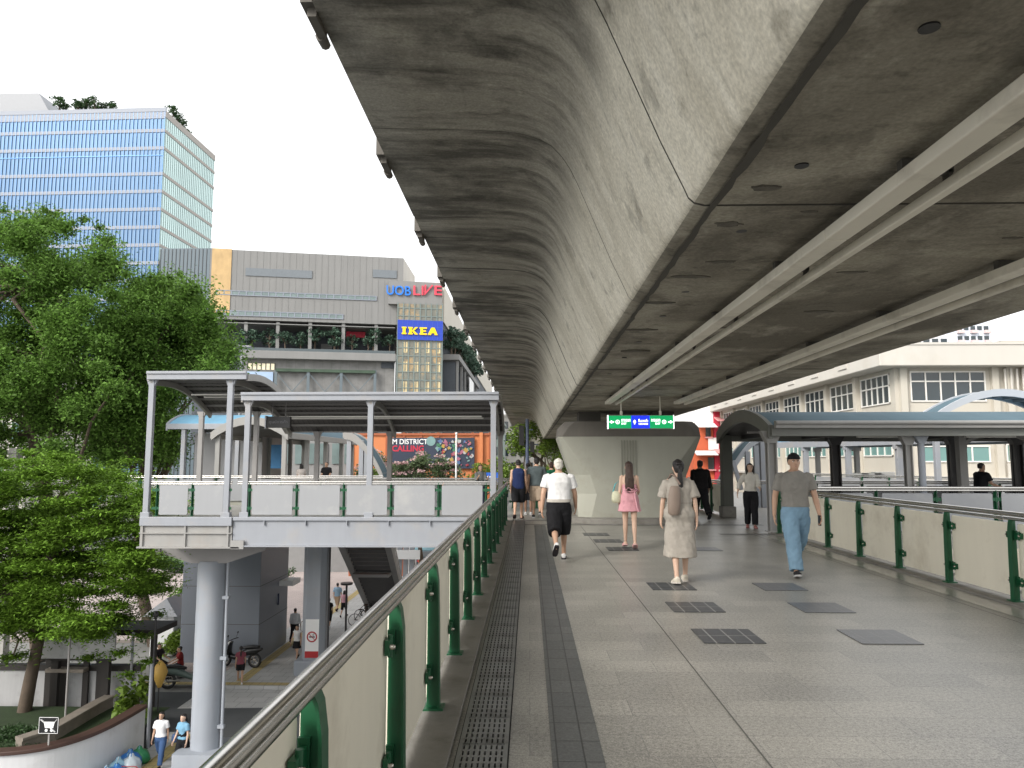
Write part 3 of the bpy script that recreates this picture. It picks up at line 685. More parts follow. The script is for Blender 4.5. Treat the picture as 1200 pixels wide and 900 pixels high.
# small destination display under the canopy
p = at(326, 495, 22.2)
t = thing('display_board', 'small black dot-matrix display hanging under the left canopy', 'sign', p)
mb = MB(); mb.box(p.x-.36, p.x+.36, p.y, p.y+.14, p.z-.16, p.z+.18); mb.build('case', m_black, t, .01)
mb = MB(); mb.box(p.x-.40, p.x-.361, p.y-.03, p.y+.16, p.z-.18, p.z+.2); mb.build('end_plate', m_white, t)
mb = MB()
for k in range(2): mb.cyl((p.x-.2+.4*k, p.y+.07, p.z+.181), (p.x-.2+.4*k, p.y+.07, p.z+.6), .015, None, 6)
mb.build('hanger', m_greymet, t)
text('ศูนย์การค้า', 'lettering', .55, .13, M('dot_grey', (.16, .16, .17), .5), t, (p.x, p.y-.006, p.z+.01), .004)

# ------------------------------------------------------------------ platforms and arched roofs beyond
def vault(label, ax, a0, a1, c0, c1, zs, rise, roofm, rimm, posts=(), base=0., thick=.10, part=(0, 1), name='arched_canopy', slats=0, soffit=None, postw=.09, postm=None):
    """barrel roof; ax 'x' or 'y' is the axis, a0..a1 along it, c0..c1 across, springing at zs"""
    t = thing(name, label, 'canopy', ((a0+a1)/2, (c0+c1)/2, base) if ax == 'x' else ((c0+c1)/2, (a0+a1)/2, base))
    n = 14; cv = []
    for i in range(n+1):
        u = part[0]+(part[1]-part[0])*i/n; cv.append((c0+(c1-c0)*u, zs+rise*math.sin(math.pi*u)**.85 if 0 < u < 1 else zs))
    mb = MB(); mb.prism(cv+[(c, z-.04) for c, z in cv[::-1]], ax, a0+.05, a1-.05); mb.build('roof_sheet', roofm, t)
    mb = MB(); mb.prism([(c, z-.041) for c, z in cv]+[(c, z-.06) for c, z in cv[::-1]], ax, a0+.06, a1-.06); mb.build('soffit', soffit or m_dkroof, t)
    for e in (a0, a1):
        mb = MB(); mb.prism([(c, z+.06) for c, z in cv]+[(c, z-.16-thick) for c, z in cv[::-1]], ax, e-.05, e+.05); mb.build('end_rim', rimm, t)
    for (c, z) in (cv[0], cv[-1]):
        if z > base+.5:
            mb = MB(); 
            if ax == 'x': mb.box(a0, a1, c-.06, c+.06, z-.20, z+.05)
            else: mb.box(c-.06, c+.06, a0, a1, z-.20, z+.05)
            mb.build('eave_beam', rimm, t, .01)
    if slats:
        mb = MB(); a = a0+.4
        for i in range(n+1):
            c, z = cv[i]
            if ax == 'y': mb.box(c-.03, c+.03, a0+.08, a1-.08, z-.16, z-.062)
        mb.build('slats', m_greymet, t)
    for (a, c, zt) in posts:
        mb = MB(); x, y = (a, c) if ax == 'x' else (c, a); mb.box(x-postw, x+postw, y-postw, y+postw, base-.02, zt); mb.build('post', postm or m_white, t, .01)
    return t
p0 = at(208, 499, 34); p1 = at(312, 498, 34)
vault('light blue barrel roof behind the left landing', 'x', p0.x, p1.x+1.5, 33, 37, p0.z, .55, m_blueroof, m_white, [(p0.x+.75, 33.1, p0.z), (p0.x+3.2, 33.1, p0.z)])
pA = at(248, 512, 29.3); pB = at(338, 508, 29.3)
vault('grey-blue arched roof running away behind the left footbridge', 'y', 29.3, 41, pA.x, pB.x, pB.z, .62, m_greyroof, m_warmwhite,
      [(y, c, pB.z) for y in (29.5, 32.5, 35.5, 38.5, 40.8) for c in (pA.x+.2, pB.x-.2)], postm=m_warmwhite)
pC = at(402, 506, 30.0); pD = at(447, 540, 30.0)
wv = (pD.x-pC.x)
vault('dark arched stair roof with white rim left of the orange hoarding', 'y', 30, 31.4, pC.x-wv, pD.x+.1, 0.9, 1.85, m_greyroof, m_warmwhite,
      [(30.1, pC.x+.25, 2.6), (30.1, pC.x+.75, 2.45), (33, pC.x+.3, 2.5)], slats=1, base=0, part=(.5, 1))
# platform slab carrying them, with railing
t = thing('platform', 'concrete platform beyond the left footbridge', 'platform', (-11, 34, -.6))
mb = MB(); mb.box(-17, pD.x+.3, 29.2, 42, -.55, -.004); mb.build('slab', m_pier, t); 
railing('railing', 'green post railing along the near edge of the far left platform', [(-16.9, 29.3), (pD.x+.2, 29.3)], lift=.02, inward=1, pm=m_pwh, spacing=1.5)
# stair going down behind, seen from below
t = thing('stairway', 'dark steel stairway descending beyond the left footbridge', 'stairs', (-7.6, 31, ST))
s0, s1 = V((-7.05, 30.5, -.6)), V((-8.7, 46.5, ST+.1)); nst = 26
mb = MB(); 
for k in range(nst):
    q = s0.lerp(s1, (k+.5)/nst); mb.box(q.x-.95, q.x+.95, q.y-.33, q.y+.33, q.z-.05, q.z+.12)
    
mb.build('treads', m_dkroof, t)
for sg in (-1, 1):
    mb = MB(); mb.bar(s0+V((sg*1.05, 0, 0)), s1+V((sg*1.05, 0, .1)), .28, .55); mb.build('stringer', m_greymet, t)
    mb = MB(); mb.tube([s0+V((sg*1.05, 0, 1.1)), s1+V((sg*1.05, 0, 1.1))], .03, 8)
    for k in range(14):
        q = s0.lerp(s1, k/13)+V((sg*1.05, 0, 0)); mb.cyl(q, q+V((0, 0, 1.1)), .02, None, 6)
    mb.build('handrail', m_steel, t)
mb = MB(); q = s0.lerp(s1, .45); mb.box(q.x-.9, q.x+.9, q.y-.8, q.y+.8, q.z-.35, q.z-.2); mb.build('landing', m_greymet, t)
# lift building
lc = gz(302, 777, ST+.12); lr = gz(326, 752, ST+.12)
t = thing('lift_tower', 'dark slate clad lift tower with a pictogram plate below the footbridge', 'lift tower', (-14.3, 36, ST+.1))
X1_, X0_, Ya, Yb = lc.x, lc.x-3.6, lc.y, lr.y
mb = MB(); mb.box(X0_, X1_, Ya, Yb, ST+.1, -1.0); mb.build('wall', m_clad, t, .03)
mb = MB(); mb.box(X0_+.2, X1_-.2, Ya+.2, Yb-.2, -.999, 2.9); mb.build('upper_wall', m_cladg, t)
mb = MB()
for z in (-2.4, -4.1, -5.8): mb.box(X0_-.004, X1_+.004, Ya-.004, Yb+.004, z, z+.02)
mb.box(X0_+1.75, X0_+1.77, Ya-.004, Ya+.1, ST+.1, -1)
mb.build('panel_joints', m_joint, t)
mb = MB(); mb.box(X1_, X1_+.7, Yb-1.4, Yb-.2, ST+3.1, ST+3.35); mb.build('porch', m_wht, t, .02)
sgn = thing('lift_sign', 'small square dark blue pictogram plate projecting from the lift tower', 'sign', (X1_+.3, Yb-1.5, ST+2.2))
q = at(322, 702, Yb-1.5); s_ = .36
mb = MB(); mb.box(q.x-s_, q.x+s_*.6, Yb-1.53, Yb-1.47, q.z-.27, q.z+.27); mb.build('plate', M('plate_navy', (.02, .03, .07), .5), sgn, .005)
mb = MB(); 
for dx in (-.24, 0): mb.box(q.x+dx, q.x+dx+.16, Yb-1.54, Yb-1.531, q.z-.16, q.z+.16)
mb.build('pictogram', M('plate_grey', (.25, .28, .33), .5), sgn)
ps = thing('poster', 'blue poster on the grey upper wall of the lift tower', 'poster', (X1_-1, Ya+.1, .9))
q = at(327, 535, Ya+.1); 
mb = MB(); mb.box(q.x-.4, q.x+.3, Ya+.15, Ya+.198, q.z-.55, q.z+.55); mb.build('sheet', M('poster_blue', (.03, .16, .35), .5, var=.3, scale=3), ps)
# ------------------------------------------------------------------ right branch: barrel roof, railings
def rvault(label, X0, X1, Ya, Yb, zs, rise, posts, roofm, dark_gable=True):
    return vault(label, 'x', X0, X1, Ya, Yb, zs, rise, roofm, m_warmwhite)
zs = at(897, 501, 17.2).z
m_gable = M('gable_grey', (.16, .165, .15), .55, var=.12, dirt=(.15, .145, .13), dscale=1.4)
t = vault('slate-blue barrel roof over the right branch walkway', 'x', 5.55, 26, 17.2, 22.0, zs, .50, m_greyroof, m_gable)
mb = MB(); mb.box(5.6, 26, 17.0, 17.13, zs-.02, zs+.15); mb.cyl((5.6, 16.98, zs+.10), (26, 16.98, zs+.10), .045, None, 10); mb.build('gutter', m_warmwhite, t, .01)
mb = MB()
for k in range(12):
    x = 6.2+k*1.75
    for zq, cc in ((.30, 18.2), (.44, 19.6), (.3, 21.0)): pass
    mb.box(x, x+.08, 17.3, 21.9, zs-.14, zs-.02)
mb.build('cross_beams', m_darkmet, t)
mb = MB(); mb.box(5.7, 26, 17.35, 17.6, zs-.16, zs-.08); mb.box(5.7, 26, 19.5, 19.58, zs-.05, zs+.0); mb.build('cable_tray', m_greymet, t)
mb = MB(); 
for k in range(6): mb.box(8+k*2.6, 9.2+k*2.6, 18.3, 18.38, zs-.2, zs-.15)
mb.build('lamp_tube', m_lamp, t)
def column(label, x, y, zt, pw, mat, round_=False, cap=True, name='canopy_post', group=None, z0=0):
    q = thing(name, label, 'post', (x, y, z0), group)
    mb = MB()
    if round_:
        mb.cyl((x, y, z0+.012), (x, y, zt), pw, None, 16)
        for k in range(3): mb.torus((x, y, z0+.75+k*.75), (0, 0, 1), pw, .008, 16, 5)
    else:
        mb.box(x-pw, x+pw, y-pw*.25, y+pw*.25, z0+.012, zt); mb.box(x-pw, x-pw*.7, y-pw, y+pw, z0+.012, zt); mb.box(x+pw*.7, x+pw, y-pw, y+pw, z0+.012, zt)
    mb.build('shaft', mat, q, .006)
    if cap:
        mb = MB(); mb.prism([(x-pw, zt-.28), (x-pw-.14, zt-.001), (x+pw+.14, zt-.001), (x+pw, zt-.28)], 'y', y-pw*1.02, y+pw*1.02); mb.build('bracket', mat, q)
    mb = MB(); mb.box(x-pw-.05, x+pw+.05, y-pw-.05, y+pw+.05, z0-.002, z0+.02); mb.build('base_plate', mat, q)
    return q
xr = lambda px, Y: at(px, 540, Y).x
column('warm grey post under the left end of the right canopy, behind the woman in white', xr(904, 17.45), 17.45, zs-.07, .11, m_warmwhite)
column('round pale post with pipe brackets at the front of the right canopy', xr(1077, 17.45)+.06, 17.45, zs-.07, .075, m_column, True)
column('square pale post beside the round post at the front of the right canopy', xr(1069, 17.45)-.04, 17.55, zs-.12, .08, m_warmwhite)
m_olive = M('olive_pillar', (.095, .10, .085), .6, var=.15)
q = thing('canopy_pillar', 'dark olive pillar on a square plinth at the rear left end of the right canopy', 'pillar', (xr(851, 21.8), 21.8, 0))
x = xr(851, 21.8); mb = MB(); mb.box(x-.15, x+.15, 21.65, 21.95, .32, zs-.02); mb.build('shaft', m_olive, q, .02)
mb = MB(); mb.box(x-.2, x+.2, 21.6, 22.0, .001, .32); mb.build('plinth', m_kerb, q, .02)
for px, lab in ((979, 'dark bracketed rear post of the right canopy, left of the round pale post'), (1117, 'dark bracketed rear post of the right canopy, right of the round pale post'), (1192, 'dark bracketed rear post of the right canopy at the frame edge')):
    column(lab, xr(px, 21.8), 21.8, zs-.02, .12, m_darkmet)
# arched cross frame at right end
q = thing('arch_frame', 'warm grey arched frame on a post crossing under the right canopy', 'frame', (xr(1127, 19.5), 19.5, 0))
x = xr(1127, 19.5); x2 = xr(1215, 19.5); P = [(x, zs-.25+.0)]
mb = MB(); mb.box(x-.1, x+.1, 19.4, 19.6, .001, zs-.02); mb.build('post', m_warmwhite, q, .01)
cv = [(x+(x2-x)*u, zs-.35+.36*math.sin(math.pi*u)) for u in [i/12 for i in range(13)]]
mb = MB()
for i in range(12): mb.bar((cv[i][0], 19.5, cv[i][1]), (cv[i+1][0], 19.5, cv[i+1][1]), .16, .10)
mb.build('arch', m_warmwhite, q)
# railings around
railing('railing', 'white panel railing with dark green posts along the front of the right branch', [(5.8, 17.05), (22, 17.05)], lift=.02, inward=1, pm=m_pwh, spacing=1.32, phase=.7)
railing('railing', 'white panel railing along the rear of the right branch', [(6.6, 22.1), (22, 22.1)], lift=.02, inward=1, pm=m_pwh, spacing=1.32, phase=.5)
railing('railing', 'cream panel railing continuing beside the pier past the right canopy', [(5.75, 22.3), (5.75, 27)], lift=.03, inward=1, spacing=1.31, phase=.1)
mb = MB(); mb.box(3.9, 30, 22.21, 25.99, -.32, -.004) ; struct('far_walkway_floor', mb, m_floor)
mb = MB(); mb.box(-.78, 11, 26.01, 46, -.32, -.006) ; struct('far_walkway_floor', mb, m_floor)
railing('railing', 'dark railing closing the walkway left of the pier', [(-.6, 25.6), (1.1, 25.6)], lift=.02, inward=-1, pm=m_pwh, spacing=.8, phase=.05)
# second canopy further back
pa, pb = at(894, 523, 40), at(1110, 511, 28)
t = thing('canopy', 'pale blue roofed walkway farther back beyond the right canopy', 'canopy', (pa.x, 40, 0))
d = (V((pb.x, 28, 0))-V((pa.x, 40, 0))); d = d/d.length; n = V((d.y, -d.x, 0)); n = -n if n.y < 0 else n
A = V((pa.x, 40, 0)); Bq = V((pb.x, 28, 0))+d*9; Lq = (Bq-A).length
mb = MB(); K = 8; rings = []
for u in (0, Lq):
    rg = []
    for i in range(K+1): s = i/K; rg.append(A+d*u+n*(3.2*s)+V((0, 0, 2.55+.45*math.sin(math.pi*s))))
    for i in range(K, -1, -1): s = i/K; rg.append(A+d*u+n*(3.2*s)+V((0, 0, 2.49+.45*math.sin(math.pi*s))))
    rings.append(rg)
mb.loft(rings, True, False); mb.build('roof_sheet', m_blueroof, t)
for s in (0, 3.2):
    mb = MB(); mb.bar(A+n*s+V((0, 0, 2.42)), Bq+n*s+V((0, 0, 2.42)), .10, .30); mb.build('fascia', m_white, t)
k = .4
while k < Lq:
    for s, mt in ((.15, m_white), (3.0, m_greymet)):
        q = A+d*k+n*s; mb = MB(); mb.box(q.x-.11, q.x+.11, q.y-.11, q.y+.11, .0, 2.3); mb.box(q.x-.2, q.x+.2, q.y-.1, q.y+.1, 2.1, 2.3); mb.build('post', mt, t, .01)
    k += 3.1
A2 = A-n*.3; B2 = Bq-n*.3
mb = MB(); mb.loft([[A-n*.4+V((0, 0, z)) for z in (-.4, -.01)]+[A+n*3.6+V((0, 0, z)) for z in (-.01, -.4)], [Bq-n*.4+V((0, 0, z)) for z in (-.4, -.01)]+[Bq+n*3.6+V((0, 0, z)) for z in (-.01, -.4)]], True, False); mb.build('deck', m_pier, t)
railing('railing', 'dark green posted railing in front of the far pale blue roofed walkway', [(A2.x, A2.y), (B2.x, B2.y)], lift=.02, inward=1, pm=m_pwh, spacing=1.6)
# big arch further right and the curved stair roof at left
pE = at(1092, 487, 27); pF = at(1262, 487, 27)
m_frame0 = M('bright_white_rim', (.38, .40, .43), .45, var=.05)
vault('large white rimmed barrel arch rising behind the right canopy', 'y', 27, 28.2, pE.x, pF.x, pE.z-.1, 1.0, m_greyroof, m_frame0, [(27.2, pE.x+.2, pE.z-.2), (27.2, pF.x-.2, pE.z-.2)], thick=.04, slats=1)
pG = at(851, 560, 26.5); pH = at(887, 511, 26.5); ww = pH.x-pG.x
vault('dark curved stair roof with white rim right of the pier', 'y', 26.5, 27.6, pG.x, pG.x+ww*2.6, .9, pH.z-.9, m_greyroof, m_frame0,
      [(26.45, pG.x+.75, 1.95), (26.45, pG.x+1.05, 2.15), (26.45, pH.x+.15, pH.z-.1), (27.4, pH.x+.5, pH.z-.1), (27.5, pH.x+.3, 2.3)], thick=.02, slats=1, postw=.08, part=(0, .5))
mb = MB(); pR = at(858, 540, 26.4)
mb.bar(at(859, 540, 26.3), at(869, 574, 26.3), .12, .12); mb.bar(at(846, 562, 26.3), at(844, 600, 26.3), .1, .1)
tag(mb.build('stair_strut', m_white), 'slanting white strut under the rim of the dark stair roof', 'strut')
# ------------------------------------------------------------------ the cream building on the right
m_cream = M('cream_render', (.50, .468, .405), .75, var=.06, scale=.4, streak=.06, sscale=(1.5, 1.5, .25), dirt=(.40, .36, .29), dscale=.35, damt=.4)
m_creamL = M('pale_cream_band', (.53, .505, .46), .7, var=.05, scale=.4, streak=.05, sscale=(1.5, 1.5, .2), dirt=(.45, .41, .34), dscale=.3, damt=.4)
m_glass = M('dark_window_glass', (.028, .04, .047), .12, var=.35, scale=.9, spec=.8)
m_teal = M('teal_window_glass', (.14, .27, .255), .2, var=.2, scale=.3, spec=.8)
m_frame = M('white_window_frame', (.72, .70, .66), .5, var=.03)
YB = 40.; P = at(1051, 500, YB); XB = P.x
t = thing('office_building', 'long cream office building with ribbon windows behind the right canopies', 'building', (XB+12, YB+20, ST))
zA = at(1120, 388, YB).z
zt = at(1120, 405, YB).z; zl = at(1120, 431, YB).z
mb = MB(); mb.box(XB, XB+30, YB, YB+48, ST, zl+.2); mb.build('wall', m_cream, t)
mb = MB(); mb.box(XB-1.2, XB+31, YB-1.0, YB+49, zl, zt); mb.build('parapet', m_creamL, t, .04)
mb = MB(); mb.box(XB-1.25, XB+31, YB-1.05, YB+49, zt-.10, zt+.02); mb.build('coping', m_creamL, t)
mb = MB(); mb.box(XB-.5, XB+30.2, YB-.5, YB+48.3, .55, .75); mb.build('string_course', m_creamL, t, .02)
def window(par, face, u0, u1, z0, z1, nx, zsplit, plane, glass=m_glass, mw=.07):
    """face 'y': window in the plane y=plane facing -y; face 'x': plane x=plane facing -x (u = y)"""
    mb = MB(); gb = MB(); e = .02
    def bx(m, a, b, c, d, o0, o1):
        if face == 'y': m.box(a, b, plane-o1, plane-o0, c, d)
        else: m.box(plane-o1, plane-o0, a, b, c, d)
    bx(gb, u0, u1, z0, z1, .003, .02)
    for i in range(nx+1):
        u = u0+(u1-u0)*i/nx; bx(mb, u-mw/2, u+mw/2, z0-mw/2, z1+mw/2, .004, .07)
    for z in [z0, z1]+([zsplit] if zsplit else []): bx(mb, u0-mw/2, u1+mw/2, z-mw/2, z+mw/2, .005, .075)
    f = mb.build('window', m_frame, par); gb.build('pane', glass, f)
    return f
a = at(1066, 436, YB); b = at(1155, 470, YB)
window(t, 'y', a.x, b.x, b.z, a.z, 5, at(1100, 447, YB).z, YB)
window(t, 'y', b.x+2.2, b.x+6.4, b.z, a.z, 5, at(1100, 447, YB).z, YB)
a = at(1077, 523, YB); b = at(1160, 541, YB)
window(t, 'y', a.x, b.x, b.z, a.z, 4, None, YB, m_teal)
window(t, 'y', at(1004, 450, YB).x+2.4, at(1004, 450, YB).x+2.5, b.z, a.z, 1, None, YB, m_teal) if False else None
window(t, 'y', b.x+.9, b.x+2.9, b.z, a.z+.1, 2, None, YB, m_teal)
mb = MB()
for px in (1053, 1160, 1177, 1196):
    x = at(px, 450, YB).x; mb.box(x, x+.35, YB-.25, YB-.001, ST, zl-.002)
mb.build('pilaster', m_cream, t, .01)
# side face: windows between pilasters, marching away
sw = [(1012, 1046, 439, 476), (980, 1001, 448, 481), (953, 970, 456, 486)]
y0 = onp(1046, 500, (XB, YB, 0), math.pi/2)[0]; y1 = onp(1012, 500, (XB, YB, 0), math.pi/2)[0]
zt_, zb_ = at(1066, 437, YB).z, at(1066, 471, YB).z
yy = YB+y0+.1; step = (y1-y0)+.95
k = 0
while yy < YB+46:
    window(t, 'x', yy, yy+(y1-y0)-.1, zb_, zt_, 5 if k == 0 else 4, zt_-.62, XB)
    window(t, 'x', yy, yy+(y1-y0)-.1, 1.9, 2.9, 4, None, XB, m_teal)
    mb = MB(); mb.box(XB-.25, XB-.002, yy+(y1-y0)+.2, yy+(y1-y0)+.6, ST, zl-.002); mb.build('pilaster', m_cream, t, .01)
    yy += step; k += 1
mb = MB()
for k in range(4): mb.cyl((at(1174+k*7, 450, YB).x, YB-.32, zb_+.2), (at(1174+k*7, 450, YB).x, YB-.32, zl-.1), .06, None, 8)
mb.build('downpipe', m_creamL, t)
mb = MB(); rr = random.Random(5)
for k in range(9): 
    yq = YB+3+k*4.3; mb.box(XB-1.27, XB-1.2, yq, yq+1.2, zl+.35, zl+.8)
mb.build('vent_box', m_creamL, t)
# air conditioners near the lower wall
ac = thing('air_conditioner', 'white air conditioner outdoor unit with round fan grille on the cream wall', 'air conditioner', (0, 0, 0), 'air conditioner units on the cream building')
mb = MB(); mb.box(-.5, .5, -.4, 0, 0, .8); mb.build('case', m_frame, ac, .02)
mb = MB(); mb.torus((-.12, -.405, .4), (0, 1, 0), .27, .025, 20, 5); mb.torus((-.12, -.405, .4), (0, 1, 0), .14, .015, 16, 5); mb.torus((-.12, -.405, .4), (0, 1, 0), .2, .015, 16, 5); mb.build('fan_grille', m_greymet, ac)
for i, (px, py) in enumerate(((978, 562), (992, 562), (1006, 561), (1192, 552))):
    p = at(px, py, YB-.05); o = ac if i == 0 else copy_tree(ac); o.location = (p.x, YB-.05 if p.x > XB-.5 else YB+3, p.z-.4)
    if p.x < XB: o.location = (p.x, 37.4, p.z-.4)
plat = thing('equipment_ledge', 'pale concrete ledge carrying air conditioners before the cream building', 'ledge', (17, 38, ST))
mb = MB(); mb.box(15.2, 20.0, 36.9, 38.4, ST, at(990, 562, 37.4).z-.41); mb.build('slab', m_creamL, plat)
# ------------------------------------------------------------------ the red and pink building beyond
m_redw = M('crimson_render', (.50, .03, .06), .7, var=.1); m_org = M('orange_render', (.55, .12, .05), .7, var=.1); m_pinkw = M('pink_render', (.66, .30, .30), .7, var=.08)
YR = 76.
t = thing('townhouse', 'crimson and orange townhouse with small awnings beside the cream building', 'building', (at(835, 540, YR).x, YR+5, ST))
x0, x1 = at(812, 515, YR).x, at(853, 515, YR).x; xm = at(836, 515, YR).x
z = lambda py: at(835, py, YR).z
mb = MB(); mb.box(x0, xm, YR, YR+12, ST, z(497)); mb.build('wall', m_org, t)
mb = MB(); mb.box(xm+.01, x1, YR-.3, YR+12, ST, z(472)); mb.build('side_wall', m_redw, t)
mb = MB(); mb.box(x0-.3, xm-.01, YR-.2, YR+12, z(496), z(476)); mb.build('upper_wall', m_wht, t)
for (u0, u1, v) in ((814, 836, 497), (836, 853, 490), (812, 837, 529), (836, 853, 527)):
    a, b = at(u0, v, YR).x, at(u1, v, YR).x; mb = MB()
    mb.prism([(YR-.31, z(v-1)), (YR-1.7, z(v+4)), (YR-1.7, z(v+4.6)), (YR-.31, z(v+.2))], 'x', a, b); mb.build('awning', m_wht if u0 in (812, 814) else m_pinkw, t)
for (u0, u1, v0, v1) in ((827, 833, 500, 512), (841, 848, 500, 510), (829, 836, 536, 550), (842, 849, 532, 546)):
    mb = MB(); pl = YR if u0 < 836 else YR-.3; mb.box(at(u0, 515, YR).x, at(u1, 515, YR).x, pl-.08, pl-.002, z(v1), z(v0)); mb.build('window', m_glass, t)
    mb = MB(); mb.box(at(u0-1, 515, YR).x, at(u1+1, 515, YR).x, pl-.5, pl-.003, z(v1+1.6), z(v1)); mb.build('sill', m_pinkw, t)
mb = MB(); mb.box(at(829, 515, YR).x, at(841, 515, YR).x, YR-.34, YR-.31, z(527), z(513)); mb.build('white_panel', m_wht, t)
YW = 100.
t = thing('white_building', 'off-white rendered block just left of the crimson townhouse', 'building', (at(815, 540, YW).x, YW, ST))
mb = MB(); mb.box(at(790, 500, YW).x, at(829, 500, YW).x, YW, YW+15, ST, at(800, 470, YW).z); mb.build('wall', m_wwall, t)
for k in range(4):
    for r_ in range(4):
        mb = MB(); x = at(795+k*8, 500, YW).x; zz = at(800, 486+r_*14, YW).z; mb.box(x, x+.5, YW-.06, YW-.002, zz-.9, zz); mb.build('window', m_glass, t)
t = thing('beige_building', 'plain beige block between the crimson townhouse and the cream building', 'building', (at(863, 500, 84).x, 84, ST))
mb = MB(); mb.box(at(852, 500, 84).x, at(880, 500, 84).x, 84, 100, ST, at(860, 472, 84).z); mb.build('wall', m_creamL, t)
mb = MB(); mb.box(at(850, 500, 84).x, at(880, 500, 84).x, 83.4, 84, at(860, 512, 84).z, at(860, 506, 84).z); mb.build('ledge', m_wht, t)
# ------------------------------------------------------------------ distant apartment towers above the parapet
def apartment(label, px0, px1, pytop, Y, nb, mat, bm, rows=7):
    x0, x1 = at(px0, 395, Y).x, at(px1, 395, Y).x; zt = at(px0, pytop, Y).z
    t = thing('apartment_tower', label, 'building', ((x0+x1)/2, Y, ST)); mb = MB(); mb.box(x0, x1, Y, Y+20, ST, zt); mb.build('wall', mat, t)
    w = (x1-x0)/nb
    for r_ in range(rows):
        zz = zt-1.2-r_*3.1
        for k in range(nb):
            mb = MB(); mb.box(x0+k*w+.15*w, x0+(k+1)*w-.15*w, Y-.1, Y-.01, zz-1.5, zz-.2); mb.build('window', m_glass, t)
            if k % 2 == 0:
                mb = MB(); mb.box(x0+k*w+.02*w, x0+(k+1)*w-.02*w, Y-1.2, Y-.11, zz-2.5, zz-1.6); mb.build('balcony', bm, t)
    return t
m_apt = M('pale_blue_tower', (.60, .64, .72), .7, var=.05); m_bal = M('pink_balcony', (.62, .50, .50), .7)
apartment('distant pale blue apartment tower with pinkish balconies above the parapet', 1121, 1160, 377, 230, 5, m_apt, m_bal)
apartment('lower white apartment block left of the pale blue tower', 1070, 1121, 392, 235, 5, m_wwall, m_bal)
apartment('small distant cream building right of the pale blue tower', 1172, 1215, 399, 240, 6, m_cream, m_cream)
# wall building infill at far right behind canopies
# ------------------------------------------------------------------ the blue glass office tower
def frame_pts(pa, pb, Ya, pytop):
    pass
YT = 150.
P0 = at(194, 131, YT); al = math.atan2(2.2, 32)     # facade turns slightly
# facade runs to the left from the corner; heading measured along +u = to the right
t = thing('glass_tower', 'blue glass office tower with pale spandrel bands and a roof garden', 'building', (0, 0, 0))
m_tg = M('blue_curtain_glass', (.10, .155, .235), .5, .85, var=.08, scale=.05, spec=.6, streak=.16, sscale=(.16, .16, .004))  # glass tint plus reflected blue sky put into the base colour
m_tg2 = M('pale_reflection_curtain_glass', (.50, .64, .62), .25, .9, var=.10, scale=.08, spec=.6, streak=.14, sscale=(.3, .3, .01))  # side face: bright sky reflection put into the pale glass colour
m_sp = M('spandrel_grey', (.235, .26, .31), .5, var=.03); m_mul = M('mullion_blue', (.11, .22, .41), .35, .7); m_sp2 = M('spandrel_warm', (.36, .33, .30), .5, var=.03)
m_roofc = M('plant_room_grey', (.36, .37, .39), .7, var=.08)
W = 60.; Dp = 23.5; zt = P0.z
ang = math.atan2(-0.9, 33.0)   # local x axis points right; far left end is nearer
mb = MB(); mb.box(-W, 0, .0, Dp, ST, zt); mb.build('core', m_tg, t)
mb = MB(); mb.box(.003, .05, .05, Dp-.05, ST, zt-.1); mb.build('side_glass', m_tg2, t)
pys = [147, 167.5, 197.5, 218, 239, 260, 281, 302, 323, 344]
mb = MB(); mb2 = MB()
for py in pys:
    zc = at(188, py+6, YT).z; mb.box(-W, .06, -.12, -.003, zc-.36, zc+.36); mb2.box(.051, .16, -.1, Dp, zc-.32, zc+.32)
mb.box(-W, .06, -.12, -.003, zt-1.5, zt+.2); mb.build('spandrel_bands', m_sp, t); mb2.box(.051, .16, -.1, Dp, zt-1.2, zt+.2); mb2.build('side_spandrel_bands', m_sp2, t)
mb = MB(); x = 0
while x > -W: mb.box(x-.035, x+.02, -.16, -.004, ST, zt); x -= .86
zc = at(188, 182, YT).z; mb.box(-W, 0, -.14, -.006, zc-.06, zc+.06)
mb.build('mullions', m_mul, t)
mb = MB(); y = .4
while y < Dp: mb.box(.05, .14, y, y+.06, ST, zt); y += .86
mb.build('side_mullions', M('mullion_pale', (.46, .55, .55), .4), t)
mb = MB(); mb.box(-W, .2, -.2, .1, zt+.0, zt+.9); mb.build('roof_parapet', m_sp, t)
t.location = (P0.x, YT, 0); t.rotation_euler = (0, 0, ang)
a = at(0, 107, YT+2); b = at(42, 107, YT+2)
mb = MB(); mb.prism([(a.x-30, zt), (at(61, 110, YT+2).x, zt), (b.x, a.z), (a.x-30, a.z)], 'y', YT+3, YT+14)
tag(mb.build('plant_room', m_roofc), 'grey rooftop plant room with a sloping end on the blue glass tower', 'plant room')
# dark glass lower block in front of its right face
Y2 = 146
t = thing('glass_annex', 'dark grey glass annex under the pale side of the blue tower', 'building', (at(218, 320, Y2).x, Y2, ST))
mb = MB(); mb.box(at(187, 320, Y2).x, at(248, 320, Y2).x, Y2, Y2+30, ST, at(218, 291, Y2).z); mb.build('wall', M('dark_annex_glass', (.09, .125, .15), .2, var=.12, scale=.05, spec=.6), t)
mb = MB(); 
for k in range(14): x = at(187+k*4.5, 320, Y2).x; mb.box(x, x+.12, Y2-.1, Y2-.002, ST, at(218, 292, Y2).z)
mb.build('mullions', M('annex_mullion', (.05, .06, .07), .5), t)
